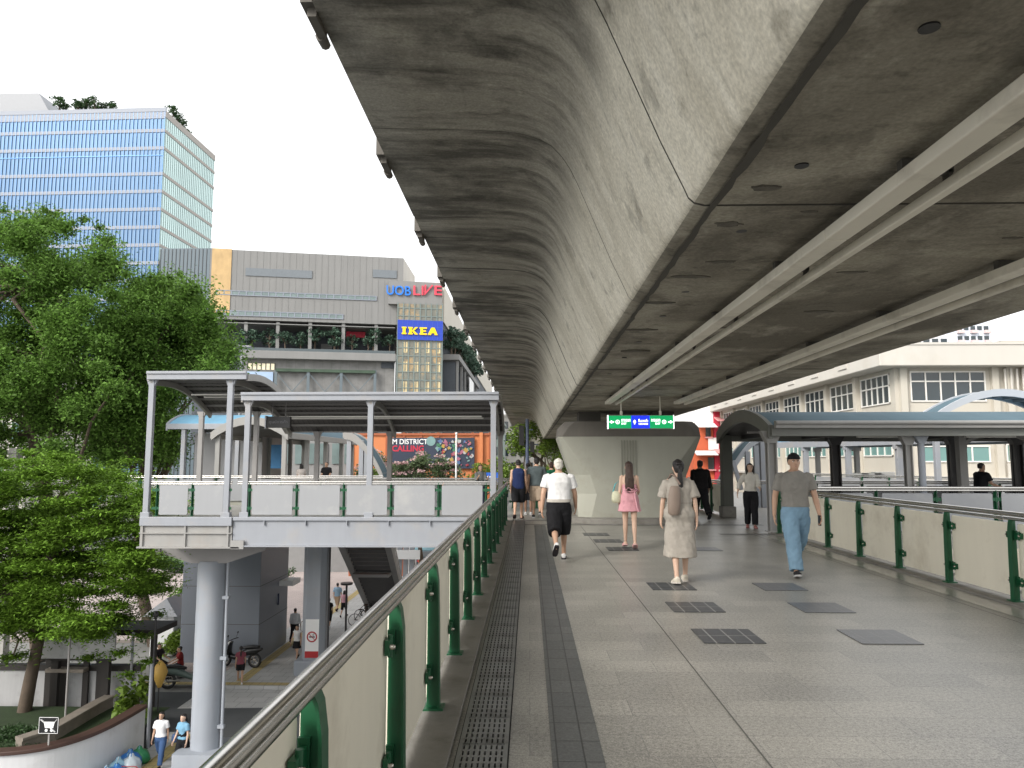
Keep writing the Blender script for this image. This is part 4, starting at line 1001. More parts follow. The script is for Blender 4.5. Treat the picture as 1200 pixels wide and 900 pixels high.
# ------------------------------------------------------------------ the shopping mall
MP = at(247, 450, 130); ma = math.atan2(7.0, at(473, 450, 137).x-MP.x)
def mp(px, py): return onp(px, py, MP, ma)
m_mall = brick_mat('mall_concrete_panels', (.225, .224, .22), (.2, .198, .195), (.16, .158, .155), 1.6, 60., .03, .8, 0, .1, .03, 0, .05, .35)
m_mall2 = M('mall_concrete', (.222, .221, .218), .8, var=.12, scale=.15, streak=.12, sscale=(.9, .9, .06))
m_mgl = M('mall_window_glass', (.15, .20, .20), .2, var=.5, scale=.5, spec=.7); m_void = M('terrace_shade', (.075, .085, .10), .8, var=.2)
m_gold = M('painted_gold_reflection', (.17, .17, .14), .2, var=.5, scale=.5, streak=.6, sscale=(1.6, 1.6, .22), spec=.6, dirt=(.46, .30, .13), dscale=.42, damt=.85)  # gold reflections painted into the glass, passed in through dirt
t = thing('shopping_mall', 'large grey concrete shopping mall with planted terraces and a glazed lift tower', 'building', (0, 0, 0))
def mbox(name, px0, px1, py0, py1, d0, d1, mat, par=t, bev=0):
    u0, z1 = mp(px0, py0); u1, _ = mp(px1, py0); _, z0 = mp(px0, py1)
    mb = MB(); mb.box(u0, u1, d0, d1, z0, z1); return mb.build(name, mat, par, bev)
m_goldL = M('upper_gold_reflection', (.50, .34, .16), .25, var=.35, scale=.3, streak=.25, sscale=(.8, .8, .3))  # golden reflection put into the glass colour
uL = mp(247, 290)[0]; uR = mp(473, 303)[0]; zT = mp(360, 297)[1]; zB = mp(360, 377)[1]
u518, u463 = mp(518, 335)[0], mp(464, 335)[0]
mb = MB(); mb.box(uL, uR, 0, 40, zB, zT); mb.build('upper_wall', m_mall2, t)
mb = MB(); mb.prism([(uR-6, .02), (uR-.01, .01), (uR+14*math.sin(ma), 14*math.cos(ma)), (uR-6, 14)], 'z', zB+8, zT-.01); mb.build('upper_wall_return', m_creamL, t)
mb = MB()
for k in range(1, 30): mb.box(uL+k*(uR-uL)/30-.025, uL+k*(uR-uL)/30+.025, -.03, -.002, zB, zT)
mb.build('panel_ribs', M('mall_rib', (.206, .205, .202), .8), t)
mbox('gold_reflection_band', 249, 272, 291, 366, -.12, -.035, m_goldL)
for (a0, a1, b0, b1) in ((288, 366, 314, 323), (437, 465, 316, 325)): mbox('louvre_panel', a0, a1, b0, b1, -.15, -.04, M('louvre', (.16, .18, .20), .6))
for (a0, a1, b0, b1, n_) in ((254, 441, 340, 345, 22), (254, 402, 363.5, 369, 18)):
    w_ = mbox('window_band', a0, a1, b0, b1, -.1, -.035, m_mgl); u0 = mp(a0, b0)[0]; u1 = mp(a1, b0)[0]; _, z1 = mp(a0, b0); _, z0 = mp(a0, b1)
    mb = MB()
    for k in range(n_+1): u = u0+(u1-u0)*k/n_; mb.box(u-.09, u+.09, -.16, -.101, z0, z1)
    mb.box(u0-.1, u1+.1, -.17, -.102, z1-.08, z1+.06); mb.box(u0-.1, u1+.1, -.17, -.102, z0-.06, z0+.08)
    mb.build('mullion', m_sp, w_)
# recessed terrace
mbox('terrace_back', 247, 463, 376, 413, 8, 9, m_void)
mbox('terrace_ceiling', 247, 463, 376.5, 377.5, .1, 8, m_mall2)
for px in (288, 325.5, 363.5, 402.5, 441): mbox('terrace_column', px-2, px+2, 377, 412, .3, 1.5, m_mall2)
mbox('red_banner', 405, 428, 384, 391, 4, 4.3, m_redw); mbox('counter', 374, 387, 398, 406, 5, 6, m_mall2)
mbox('terrace_rail', 285, 463, 407, 411, -.3, -.2, M('rail_glass', (.08, .10, .11), .2))
mbox('terrace_slab', 284, 463.5, 411, 420, -1.2, 12, m_mall2, t, .05)
mbox('lower_wall', 285, 462.8, 420, 520, .5, 40, m_mall)
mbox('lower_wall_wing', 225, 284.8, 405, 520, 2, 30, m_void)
lw_ = mbox('lit_window', 290, 322, 424.5, 432.5, .38, .49, M('lit_interior', (.55, .5, .36), .5, var=.6, scale=.6, emit=.25))
mb = MB(); u0 = mp(290, 424)[0]; u1 = mp(322, 424)[0]; z1 = mp(290, 424.5)[1]; z0 = mp(290, 432.5)[1]
for k in range(7): mb.box(u0+(u1-u0)*k/6-.08, u0+(u1-u0)*k/6+.08, .3, .379, z0, z1)
mb.box(u0, u1, .29, .378, z1-.1, z1)
mb.build('mullion', m_darkmet, lw_)
mbox('shop_recess', 447, 462, 421, 431, .3, .49, m_void)
mbox('blue_panel', 286, 320, 435, 470, .2, .45, M('pale_blue_panel', (.36, .48, .66), .5))
mbox('trellis_top', 323.5, 440, 432, 435.5, -.6, .3, M('planter_green', (.05, .08, .055), .8, var=.5, scale=.8))
mb = MB()
for px in (323.5, 361.5, 400, 439.5): u = mp(px, 440)[0]; mb.box(u-.25, u+.25, -.5, -.2, mp(px, 470)[1], mp(px, 434)[1])
pp = [323.5, 361.5, 400, 439.5]
for i in range(3):
    m_ = (pp[i]+pp[i+1])/2
    for q in (pp[i], pp[i+1]):
        A_, B_ = mp(q, 437), mp(m_, 459); mb.bar((A_[0], -.3, A_[1]), (B_[0], -.3, B_[1]), .14, .14)
mb.build('trellis_frame', M('trellis_steel', (.12, .15, .17), .6), t)
# block carrying the venue name, glazed lift tower below
mbox('name_block', 455.5, 518, 330, 357, -.9, 35, m_mall2); mbox('name_block_side', 509, 518, 357, 378, -.8, 30, m_mall2)
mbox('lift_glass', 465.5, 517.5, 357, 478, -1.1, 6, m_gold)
mb = MB(); u0, u1 = mp(465.5, 400)[0], mp(517.5, 400)[0]; zt2 = mp(490, 356.5)[1]
for k in range(9): u = u0+(u1-u0)*k/8; mb.box(u-.10, u+.10, -1.22, -1.101, -5, zt2)
z_ = 0
while z_ < zt2: mb.box(u0, u1, -1.2, -1.102, z_-.08, z_+.08); z_ += 1.5
mb.build('lift_mullions', M('lift_mullion', (.16, .20, .19), .5), t)
m_warm = M('warm_reflection_pane', (.56, .46, .26), .3, var=.5, scale=.5)  # golden reflected light put into the pane colour
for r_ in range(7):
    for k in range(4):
        z_ = 3.2+r_*3.7; u = u0+(u1-u0)*(.13+.245*k); mb = MB(); mb.box(u, u+.30, -1.14, -1.1015, z_, z_+1.9); mb.box(u+.5, u+.8, -1.14, -1.1015, z_, z_+1.9); mb.box(u, u+.8, -1.16, -1.12, z_-.1, z_+.05); mb.build('gold_reflection_pane', m_warm, t)
u518 = mp(518.2, 400)[0]; hz = lambda py: mp(518, py)[1]
t.location = MP-V((0, 0, MP.z)); t.rotation_euler = (0, 0, ma)
fc = (math.sin(ma), -math.cos(ma)); uv = V((math.cos(ma), math.sin(ma), 0)); nv = V((-math.sin(ma), math.cos(ma), 0)); MP0 = V((MP.x, MP.y, 0))
def mw(px, py, d): u, z = mp(px, py); q = MP0+uv*u+nv*d; return V((q.x, q.y, z))
def mwid(a, b): return mp(b, 400)[0]-mp(a, 400)[0]
m_uob = M('letter_blue', (.02, .19, .70), .4, var=.0); m_liv = M('letter_red', (.70, .06, .10), .4, var=.0); m_yel = M('letter_yellow', (.95, .62, .0), .4, var=.0); m_iblue = M('sign_royal_blue', (.015, .05, .42), .45, var=.06, scale=.4)
s = thing('venue_sign', 'venue name in blue and red letters on top of the mall', 'sign', mw(486, 341.5, -1))
text('UOB', 'blue_letters', mwid(453, 481.5), (mp(486, 336.5)[1]-mp(486, 347.5)[1]), m_uob, s, mw(467, 342, -1.15),   .25, .012, fc)
text('L', 'red_letter', mwid(484, 492), (mp(486, 336.5)[1]-mp(486, 347.5)[1]), m_liv, s, mw(488, 342, -1.15),   .25, .012, fc)
text('I', 'red_letter', mwid(493.5, 495.5), (mp(486, 336.5)[1]-mp(486, 347.5)[1]), m_liv, s, mw(494.7, 342, -1.15),   .25, .012, fc)
text('V', 'red_letter', mwid(496.5, 507), (mp(486, 335.5)[1]-mp(486, 347.5)[1]), m_liv, s, mw(502, 341.7, -1.15),   .25, .012, fc, italic=.45)
text('E', 'red_letter', mwid(508.5, 517.5), (mp(486, 336.5)[1]-mp(486, 347.5)[1]), m_liv, s, mw(513, 342, -1.15),   .25, .012, fc)
s = thing('store_sign', 'royal blue store sign with heavy yellow letters on the glazed tower', 'sign', (0, 0, 0))
u0, z1 = mp(466, 376.5); u1, _ = mp(518, 376.5); _, z0 = mp(466, 399)
mb = MB(); mb.box(u0, u1, -1.5, -1.24, z0, z1); bd = mb.build('board', m_iblue, s)
mb = MB()
for k in range(10): u = u0+(u1-u0)*k/9; mb.box(u-.03, u+.03, -1.53, -1.502, z0, z1)
for k in range(4): z_ = z0+(z1-z0)*k/3; mb.box(u0, u1, -1.525, -1.503, z_-.03, z_+.03)
mb.build('board_grid', M('sign_grid_blue', (.05, .11, .5), .5), s)
# slab lettering built from strokes
cz = (z0+z1)/2-.05*(z1-z0); hh = (z1-z0)*.19; SC = (u1-u0)/52
def L_(polys):
    mb = MB()
    for pl in polys: mb.prism([(u0+SC*a, cz+hh*b) for a, b in pl], 'y', -1.75, -1.54)
    mb.build('yellow_letter', m_yel, s)
bx_ = lambda a, b, c, d: [(a, c), (b, c), (b, d), (a, d)]
L_([bx_(4.5, 10, -1, -.62), bx_(4.5, 10, .62, 1), bx_(5.6, 8.9, -.615, .615)])
L_([bx_(12, 17.2, -1, -.62), bx_(12, 17.2, .62, 1), bx_(13, 16.1, -.615, .615), [(16.11, 0), (19.8, 1), (23.2, 1), (18.6, .05), (23.4, -1), (19.6, -1)]])
L_([bx_(25, 33.5, -1, -.6), bx_(25, 33.5, .6, 1), bx_(26, 29, -.595, .595), bx_(29.01, 32.5, -.2, .2)])
L_([[(34.4, -1), (38.4, -1), (38.9, -.5), (42.2, -.5), (42.6, -1), (46.2, -1), (42.4, 1), (38.6, 1)]])
s.location = MP0; s.rotation_euler = (0, 0, ma)
c0 = mw(518, 400, 0); FX, FY = c0.x, c0.y
t = thing('mall_wing', 'cream flank wing of the mall running away from the glazed tower, with a planted ledge', 'building', (FX, FY+60, ST))
mb = MB(); mb.box(FX-8, FX+.0, FY+3, FY+190, hz(374), hz(331)); mb.build('flank_wall', M('flank_cream', (.56, .52, .45), .7, var=.05, scale=.05), t)
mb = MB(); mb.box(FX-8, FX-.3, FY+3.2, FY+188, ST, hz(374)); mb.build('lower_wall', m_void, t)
mb = MB(); mb.box(FX-.29, FX+3.0, FY+3, FY+62, hz(419), hz(412.5)); mb.build('ledge', m_mall2, t)
mb = MB()
for k in range(7): mb.box(FX+2.3, FX+2.7, FY+4+k*8.5, FY+5+k*8.5, ST, hz(419.5))
mb.build('ledge_columns', m_mall2, t)
mb = MB(); mb.box(FX-.2, FX+2.2, FY+4, FY+4.6, ST, hz(421)); mb.box(FX-.25, FX+2.2, FY+20, FY+20.4, ST, hz(421)); mb.build('recess_wall', m_void, t)
mb = MB(); mb.box(FX+3.05, FX+3.2, FY+26, FY+38, hz(446), hz(424)); mb.build('white_screen', m_wht, t)
# ------------------------------------------------------------------ orange hoarding with the district mural
YO = 60.
x0, x1 = at(413, 530, YO).x, at(574, 530, YO).x; zt = at(480, 508, YO).z
t = thing('hoarding', 'orange hoarding wall beyond the footbridge with tree heads in front', 'wall', ((x0+x1)/2, YO, ST))
m_ho = M('orange_hoarding', (.58, .20, .075), .6, var=.1, scale=.8)
mb = MB(); mb.box(x0, x1, YO, YO+.5, -3.2, zt); mb.build('wall', m_ho, t)
mb = MB()
for k in range(9): x = x0+(x1-x0)*k/8; mb.box(x-.08, x+.08, YO-.12, YO-.002, ST, zt+.3)
mb.box(x0, x1, YO-.16, YO-.121, zt-.15, zt+.02); mb.build('frame', M('hoarding_frame', (.35, .10, .04), .6), t)
mb = MB(); mb.box(at(562, 530, YO).x, at(566, 530, YO).x, YO-.3, YO-.165, ST, zt+.2); mb.build('pilaster', m_ho, t)
s = thing('mural', 'dark mural board reading M DISTRICT with colourful shapes on the orange hoarding', 'mural', (at(510, 530, YO).x, YO-.3, ST+8))
a, b = at(455, 513, YO-.2), at(556, 549, YO-.2)
mb = MB(); mb.box(a.x, b.x, YO-.26, YO-.18, b.z, a.z); mb.build('board', M('mural_navy', (.03, .04, .07), .5, var=.3, scale=.5), s)
p = at(480.5, 517.5, YO-.3); text('M DISTRICT', 'lettering', at(501, 530, YO).x-at(460, 530, YO).x, .42, m_wht, s, (p.x, YO-.275, p.z), .02, .015)
p = at(478, 525.5, YO-.3); text('CALLING', 'lettering', at(497, 530, YO).x-at(460, 530, YO).x, .5, m_redw, s, (p.x, YO-.275, p.z), .02, .03)
rr = random.Random(11); cols = [(.30, .04, .05), (.42, .26, .06), (.05, .18, .10), (.40, .40, .40), (.08, .14, .28), (.34, .12, .18), (.18, .30, .30)]
cm = [M('mural_paint', c, .5, var=.2, scale=2) for c in cols]
for k in range(84):
    px, py = rr.uniform(512, 553), rr.uniform(516, 545); p = at(px, py, YO-.27); r_ = rr.uniform(.06, .24); a0 = rr.uniform(0, 6)
    mb = MB(); mb.prism([(p.x+r_*rr.uniform(.3, 1.2)*math.cos(a0+q), p.z+r_*rr.uniform(.3, 1.2)*math.sin(a0+q)) for q in [i*2*math.pi/9 for i in range(9)]], 'y', YO-.27-.001*k-.006, YO-.262); mb.build('painted_shape', cm[k % 7], s)
p = at(505, 517, YO-.27); mb = MB(); mb.cyl((p.x, YO-.29, p.z), (p.x, YO-.262, p.z), .38, None, 18); mb.build('emblem', cm[6], s)
# far street end under the viaduct
def block(label, px0, px1, pyt, Y, mat, rows, cols_, gl=m_glass, name='far_building', depth=12):
    x0, x1 = at(px0, 530, Y).x, at(px1, 530, Y).x; zt = at(px0, pyt, Y).z
    t = thing(name, label, 'building', ((x0+x1)/2, Y, ST)); mb = MB(); mb.box(x0, x1, Y, Y+depth, ST, zt); mb.build('wall', mat, t)
    for r_ in range(rows):
        for c_ in range(cols_):
            w = (x1-x0)/cols_; z_ = zt-1.2-r_*3.2
            mb = MB(); mb.box(x0+(c_+.18)*w, x0+(c_+.82)*w, Y-.12, Y-.004, z_-1.7, z_); mb.build('window', gl, t)
    mb = MB(); mb.box(x0-.2, x1+.2, Y-.3, Y+depth, zt+.002, zt+.5); mb.build('roof_parapet', mat, t)
    return t
block('grey-green tall block at the far end of the street right of the hoarding', 572, 590, 498, 150, M('grey_green_wall', (.22, .27, .25), .7, var=.2), 5, 3)
block('bright cream block at the far end of the street beside the viaduct', 588, 626, 488, 175, m_creamL, 6, 4)
block('low white block far down the street behind the bright tree', 620, 668, 512, 210, m_wwall, 4, 5)
block('pale grey building behind the big trees on the far left', -140, 30, 410, 75, m_creamL, 5, 8, m_teal)
block('grey two-storey building with pale bands behind the far left platform posts', 286, 416, 503, 62, M('grey_band_wall', (.22, .22, .22), .7, var=.15), 2, 9, m_mgl)
# ------------------------------------------------------------------ trees
def cl(px, py, Y, rpx, sq=.75, n=None, dens=1.0, ry=1.0):
    p = at(px, py, Y); r = rpx*Y/F
    return ((p.x, p.y, p.z), (r, r*ry, r*sq), n or int(dens*210*r*r))
rr = random.Random(21)
def scatter(outline, Y, count, r0, r1, dy, sq, dens):
    """clumps filling a pixel-space polygon, spread in depth"""
    out = []; xs = [p[0] for p in outline]; ys = [p[1] for p in outline]
    def inside(x, y):
        c = False; n = len(outline)
        for i in range(n):
            (xa, ya), (xb, yb) = outline[i], outline[i-1]
            if (ya > y) != (yb > y) and x < (xb-xa)*(y-ya)/(yb-ya)+xa: c = not c
        return c
    while len(out) < count:
        x, y = rr.uniform(min(xs), max(xs)), rr.uniform(min(ys), max(ys))
        if inside(x, y): out.append(cl(x, y, Y+rr.uniform(-dy, dy), rr.uniform(r0, r1), sq, dens=dens))
    return out
Y = 35
base = at(60, 560, Y); base.z = ST
cA = scatter([(-120, 300), (-60, 262), (0, 262), (35, 262), (60, 258), (95, 268), (125, 285), (140, 320), (150, 380), (140, 470), (110, 540), (-120, 540)], Y, 200, 14, 32, 4, .8, 9.0)
cA += [cl(x, y, Y-1+rr.uniform(-1, 1), r, .8, dens=4.5) for x, y, r in ((4, 246, 9), (52, 246, 8), (66, 252, 10), (98, 258, 10), (116, 266, 9), (30, 262, 10), (128, 282, 10), (-10, 256, 12), (84, 262, 9))]
tree('big broad-leaved street tree on the left, the taller crown at the frame edge', base, at(50, 330, Y), cA, .155, m_leafA, m_bark, r=.34, seed=3, up=.3, limbs=22, shell=-1)
Y = 38
base = at(190, 560, Y); base.z = ST
cB = scatter([(120, 345), (150, 335), (185, 330), (215, 338), (245, 365), (268, 385), (268, 425), (235, 440), (205, 470), (200, 540), (110, 540)], Y, 150, 13, 29, 4, .8, 9.0)
cB += [cl(x, y, Y-1+rr.uniform(-1, 1), r, .8, dens=4.5) for x, y, r in ((148, 322, 10), (200, 326, 9), (212, 322, 7), (238, 352, 8), (258, 368, 8), (272, 384, 8), (274, 412, 8), (262, 432, 8), (222, 340, 9), (246, 446, 7), (176, 326, 9))]
tree('broad-leaved street tree with the lower crown, just behind the left landing', base, at(185, 400, Y), cB, .155, m_leafA, m_bark, r=.30, seed=4, up=.3, limbs=18, shell=-1)
# feathery tree in flat tiers, closer
Y = 25.5
base = at(28, 805, Y+1); base.z = ST
cF = []
ol = [(-90, 560), (0, 545), (30, 528), (70, 533), (110, 545), (160, 552), (185, 575), (192, 640), (190, 700), (150, 735), (60, 745), (-90, 750)]
for k in range(330):
    while True:
        x, y = rr.uniform(-90, 190), rr.uniform(530, 745)
        lim = 545-14*math.exp(-((x-45)/40)**2) if x < 100 else 545+(x-100)*.32
        if y > lim and not (x > 120 and y > 700+ (190-x)*.5): break
    p = at(x, y, Y+rr.uniform(-3.2, 2.6)); r = rr.uniform(.55, 1.15)
    cF.append(((p.x, p.y, p.z), (r, r*.9, r*.24), int(1150*r*r)))
for (x, y, r) in ((105, 770, .5), (140, 765, .55), (165, 745, .5), (185, 720, .45), (150, 790, .42), (172, 775, .4), (15, 770, .8), (10, 720, .9), (196, 690, .4), (150, 540, .5), (35, 530, .5)):
    p = at(x, y, Y+rr.uniform(-1, 1)); cF.append(((p.x, p.y, p.z), (r, r, r*.3), int(1300*r*r)))
tree('feathery tree with flat bright green tiers in the lower left, before the big trees', base, at(40, 600, Y), cF, .13, m_leafF, m_bark, r=.24, seed=5, up=.9, limbs=26, asp=.36, shell=-1)
# lime tree and signal post behind the left of the pier
Y = 46
base = at(630, 600, Y); base.z = -7.6
cL = scatter([(600, 545), (598, 520), (612, 502), (640, 498), (668, 505), (668, 580), (606, 580)], Y, 36, 8, 17, 1.6, .8, 2.2)
tree('bright lime-green tree at the end of the walkway left of the pier', base, at(634, 540, Y), cL, .20, m_leafL, m_bark, r=.22, seed=6, limbs=16)
# pink flowering trees before the hoarding
Y = 52
base = at(500, 600, Y); base.z = ST
cP = scatter([(446, 558), (455, 547), (475, 538), (497, 532), (520, 538), (538, 548), (545, 562), (446, 566)], Y, 44, 6, 13, 1.8, .8, 2.6)
tf = tree('pink flowering bushy tree in front of the mural hoarding', base, at(497, 560, Y), cP, .19, m_leafO, m_bark, r=.2, seed=7, limbs=18)
fl = [((c[0]+rr.uniform(-.3, .3), c[1]-.5, c[2]+c3[2]*.75), (c3[0]*.6, c3[1]*.6, .12), 18) for (c, c3, n) in cP for _ in range(2)]
leaves('blossom', fl, .15, m_flower, tf, 9, .6, .8)
base = at(430, 600, Y); base.z = ST
cP2 = scatter([(420, 560), (425, 545), (440, 532), (452, 540), (455, 562)], Y, 16, 5, 10, 1.5, .8, 2.6)
tf = tree('smaller pink flowering tree left of the bushy one at the hoarding', base, at(437, 555, Y), cP2, .18, m_leafO, m_bark, r=.14, seed=8, limbs=9)
fl = [((c[0], c[1]-.4, c[2]+c3[2]*.8), (c3[0]*.7, c3[1]*.6, .15), 14) for (c, c3, n) in cP2]
leaves('blossom', fl, .15, m_flower, tf, 10, .6, .8)
base = at(560, 600, Y); base.z = ST
cG = scatter([(540, 562), (548, 548), (565, 545), (590, 540), (598, 552), (598, 575), (540, 575)], Y+4, 26, 6, 11, 1.5, .8, 2.4)
tree('green leafy tree right of the pink flowering tree below the mural', base, at(566, 565, Y), cG, .18, m_leafL, m_bark, r=.15, seed=12, limbs=10)
base = at(433, 600, 44); base.z = ST
tree('small yellow-green tree low beside the dark arched stair roof', base, at(433, 556, 44), scatter([(424, 558), (430, 548), (446, 550), (450, 562), (424, 566)], 44, 10, 5, 8, 1, .8, 2.6), .16, m_leafL, m_bark, r=.1, seed=13, limbs=6)
# roof garden on the glass tower: one small palm-like tree, copied
def small_tree(name, label, h, rad, lm, seed, group, leaf=.5, nc=9, dens=20, z0=.45):
    t = thing(name, label, 'tree', (0, 0, 0), group); r2 = random.Random(seed); mb = MB(); mb.tube(wiggle((0, 0, 0), (0, 0, h*.8), 4, .05, r2), [.05*h*(1-.15*i) for i in range(5)], 6)
    cs = []
    for k in range(nc):
        a = r2.uniform(0, 6.28); q = r2.uniform(.1, .8)*rad; zc = h*(z0+r2.uniform(0, 1-z0))
        cs.append(((q*math.cos(a), q*math.sin(a), zc), (rad*.5, rad*.5, rad*.36), dens)); mb.tube([(0, 0, h*.45), (q*math.cos(a)*.5, q*math.sin(a)*.5, zc*.85), cs[-1][0]], [.02*h, .014*h, .006*h], 5)
    mb.build('trunk', m_bark, t); leaves('crown', cs, leaf, lm, t, seed, .3, .5); return t
zt = P0.z+.9
sp = [(70, 122), (78, 121), (86, 120), (92, 119), (98, 121), (104, 119), (111, 121), (117, 120), (124, 121), (132, 122)]
a0 = small_tree('roof_tree', 'small tree of the roof garden on the front edge of the blue glass tower', 4., 1.5, m_leafD, 31, 'roof garden trees along the tower front', .55, 10, 26)
a1_ = small_tree('roof_tree', 'small tree of the roof garden on the front edge of the blue glass tower', 3.4, 1.7, m_leafD, 33, 'roof garden trees along the tower front', .55, 9, 26)
for i, (px, py) in enumerate(sp):
    p = at(px, 123, YT+1.6); s_ = [1.1, .8, 1.0, .9, 1.1, .85, 1., .9, .95, .75][i]
    if i < 2: o = (a0, a1_)[i]; o.location = (p.x, YT+1.6, zt-.9); o.scale = (s_,)*3
    else: dup((a0, a1_)[i % 2], (p.x, YT+1.6+(i % 3)*.8, zt-.9), i*1.3, None, s_)
for i, (px, yy) in enumerate(((206, 5), (211, 8.5), (216, 12), (222, 15.5))):
    p = at(px, 140, YT+yy); dup((a0, a1_)[i % 2], (p.x-.6, YT+yy, zt-.9), i*2.1, 'small tree of the roof garden above the pale right face of the tower', .95, 'roof garden trees along the tower side')
# terrace trees of the mall
b0 = small_tree('terrace_tree', 'small leafy tree on the planted mall terrace', 4.6, 1.7, m_leafT, 41, 'trees on the mall terrace', .6, 12, 30, .25)
b1 = small_tree('terrace_tree', 'small leafy tree on the planted mall terrace', 3.6, 2.0, m_leafT, 43, 'trees on the mall terrace', .6, 12, 30, .2)
for i, (px, s_) in enumerate(((284, .85), (294, 1.), (314, .95), (333, .9), (352, .8), (368, 1.1), (392, .95), (396, .65), (412, .7), (431, .7), (438, 1.0), (457, .8))):
    q = mw(px, 411, .5+(i % 3)*.4)
    if i < 2: o = (b0, b1)[i]; o.location = q; o.scale = (s_,)*3
    else: dup((b0, b1)[i % 2], q, i*1.1, None, s_)
for i in range(12):
    dup((b0, b1)[i % 2], (FX+1.3+.3*(i % 3), FY+5+i*4.6, hz(412.5)), i*.9, 'leafy tree on the planted ledge along the cream flank of the mall', 1.25+.12*(i % 3), 'trees on the mall side ledge')
# ------------------------------------------------------------------ street-level planting, lower left
def bush(label, c, r, sq, n, lm, leaf=.1, seed=1, name='shrub'):
    t = thing(name, label, 'shrub', (c[0], c[1], c[2])); r2 = random.Random(seed); cs = []
    for k in range(9): cs.append(((c[0]+r2.uniform(-.6, .6)*r[0], c[1]+r2.uniform(-.6, .6)*r[1], c[2]+r[2]*r2.uniform(.3, .8)), (r[0]*.5, r[1]*.5, r[2]*.4), n//9))
    mb = MB(); 
    for k in range(5): mb.tube([(c[0], c[1], c[2]), cs[k][0]], [.03, .01], 5)
    mb.build('stems', m_bark, t); leaves('foliage', cs, leaf, lm, t, seed, .5); return t
for i, (px, py, w_, lb) in enumerate(((208, 745, 1.4, 'rounded green hedge beside the pink paving, nearest the column'), (224, 735, 1.3, 'rounded green hedge behind the column by the pink paving'), (190, 752, 1.2, 'dark green hedge by the white kiosk'), (212, 766, 1.0, 'low green hedge behind the parked scooter'), (232, 700, 1.6, 'green hedge bank beyond the pink paving'), (205, 672, 1.8, 'far clipped hedge above the pink paving'))):
    p = gz(px, py, ST+.1); bush(lb, (p.x, p.y, ST+.1), (w_, w_*.8, 1.0), 1, 2600, (m_leafL, m_leafA, m_leafD)[i % 3], .16, 60+i)
for i, (px, py) in enumerate(((330, 662), (333, 680), (345, 655))):
    p = gz(px, py, ST+.2); bush(('small dark shrub on the lawn slope, farthest', 'small dark shrub on the lawn slope, nearest the lift tower', 'small dark shrub on the lawn slope, middle')[i], (p.x, p.y, ST+.2), (.8, .7, .9), 1, 500, m_leafD, .2, 80+i)
# ------------------------------------------------------------------ lower left: garden wall, bed, gate, billboard
zc = -6.27
cap = [(-20, 20.3), (-16.5, 20.5), (-15, 20.6), (-14.0, 20.75), (-13.3, 21.1), (-12.85, 21.7), (-12.6, 22.5), (-12.5, 23.4), (-12.45, 24.5)]
def smooth_path(P, k=5):
    out = []
    for i in range(len(P)-1):
        p0, p1, p2, p3 = [V((*P[max(0, min(len(P)-1, i+d))], 0)) for d in (-1, 0, 1, 2)]
        for j in range(k):
            t_ = j/k; q = .5*((2*p1)+(p2-p0)*t_+(2*p0-5*p1+4*p2-p3)*t_**2+(3*p1-p0-3*p2+p3)*t_**3); out.append((q.x, q.y))
    return out+[P[-1]]
cap = smooth_path(cap)
t = thing('garden_wall', 'curved white rendered garden wall with brown coping in the lower left', 'wall', (-14, 21, ST))
def strip(pts, hw, z0, z1):
    pts = [V((x, y, 0)) for x, y in pts]; L0, R0 = [], []
    for i, p in enumerate(pts):
        d = (pts[min(i+1, len(pts)-1)]-pts[max(i-1, 0)]).normalized(); n = V((-d.y, d.x, 0)); L0.append(p+n*hw); R0.append(p-n*hw)
    return [[(a.x, a.y, z0), (b.x, b.y, z0), (b.x, b.y, z1), (a.x, a.y, z1)] for a, b in zip(L0, R0)]
mb = MB(); mb.loft(strip(cap, .12, ST, zc), True, False); mb.build('wall', m_wwall, t)
mb = MB(); mb.loft(strip(cap, .19, zc+.001, zc+.11), True, False); mb.build('coping', m_brown, t, .02)
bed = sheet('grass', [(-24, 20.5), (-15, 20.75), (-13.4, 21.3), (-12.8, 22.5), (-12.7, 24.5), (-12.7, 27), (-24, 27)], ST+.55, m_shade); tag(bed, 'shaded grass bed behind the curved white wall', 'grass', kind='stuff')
r2 = random.Random(5)
cs = [((r2.uniform(-19.5, -15.2), r2.uniform(21.2, 24.5), ST+.62), (.5, .5, .16), 260) for k in range(60)]
o = leaves('ground_cover', cs, .13, m_leafD, None, 91, .2, .22); tag(o, 'low dark green ground cover in the shaded bed', 'ground cover', kind='stuff')
lw = [gz(22, 868, -6.75), gz(60, 856, -6.75), gz(112, 826, -6.75), gz(128, 818, -6.75)]
t = thing('planter_wall', 'low stone block wall between the grass bed and the curved white wall', 'wall', (lw[1].x, lw[1].y, ST))
mb = MB(); mb.loft(strip([(p.x, p.y) for p in lw], .16, ST, -6.75), True, False); mb.build('wall', m_stone, t); mb = MB(); mb.loft(strip([(p.x, p.y) for p in lw], .2, -6.749, -6.65), True, False); mb.build('coping', m_stone, t, .02)
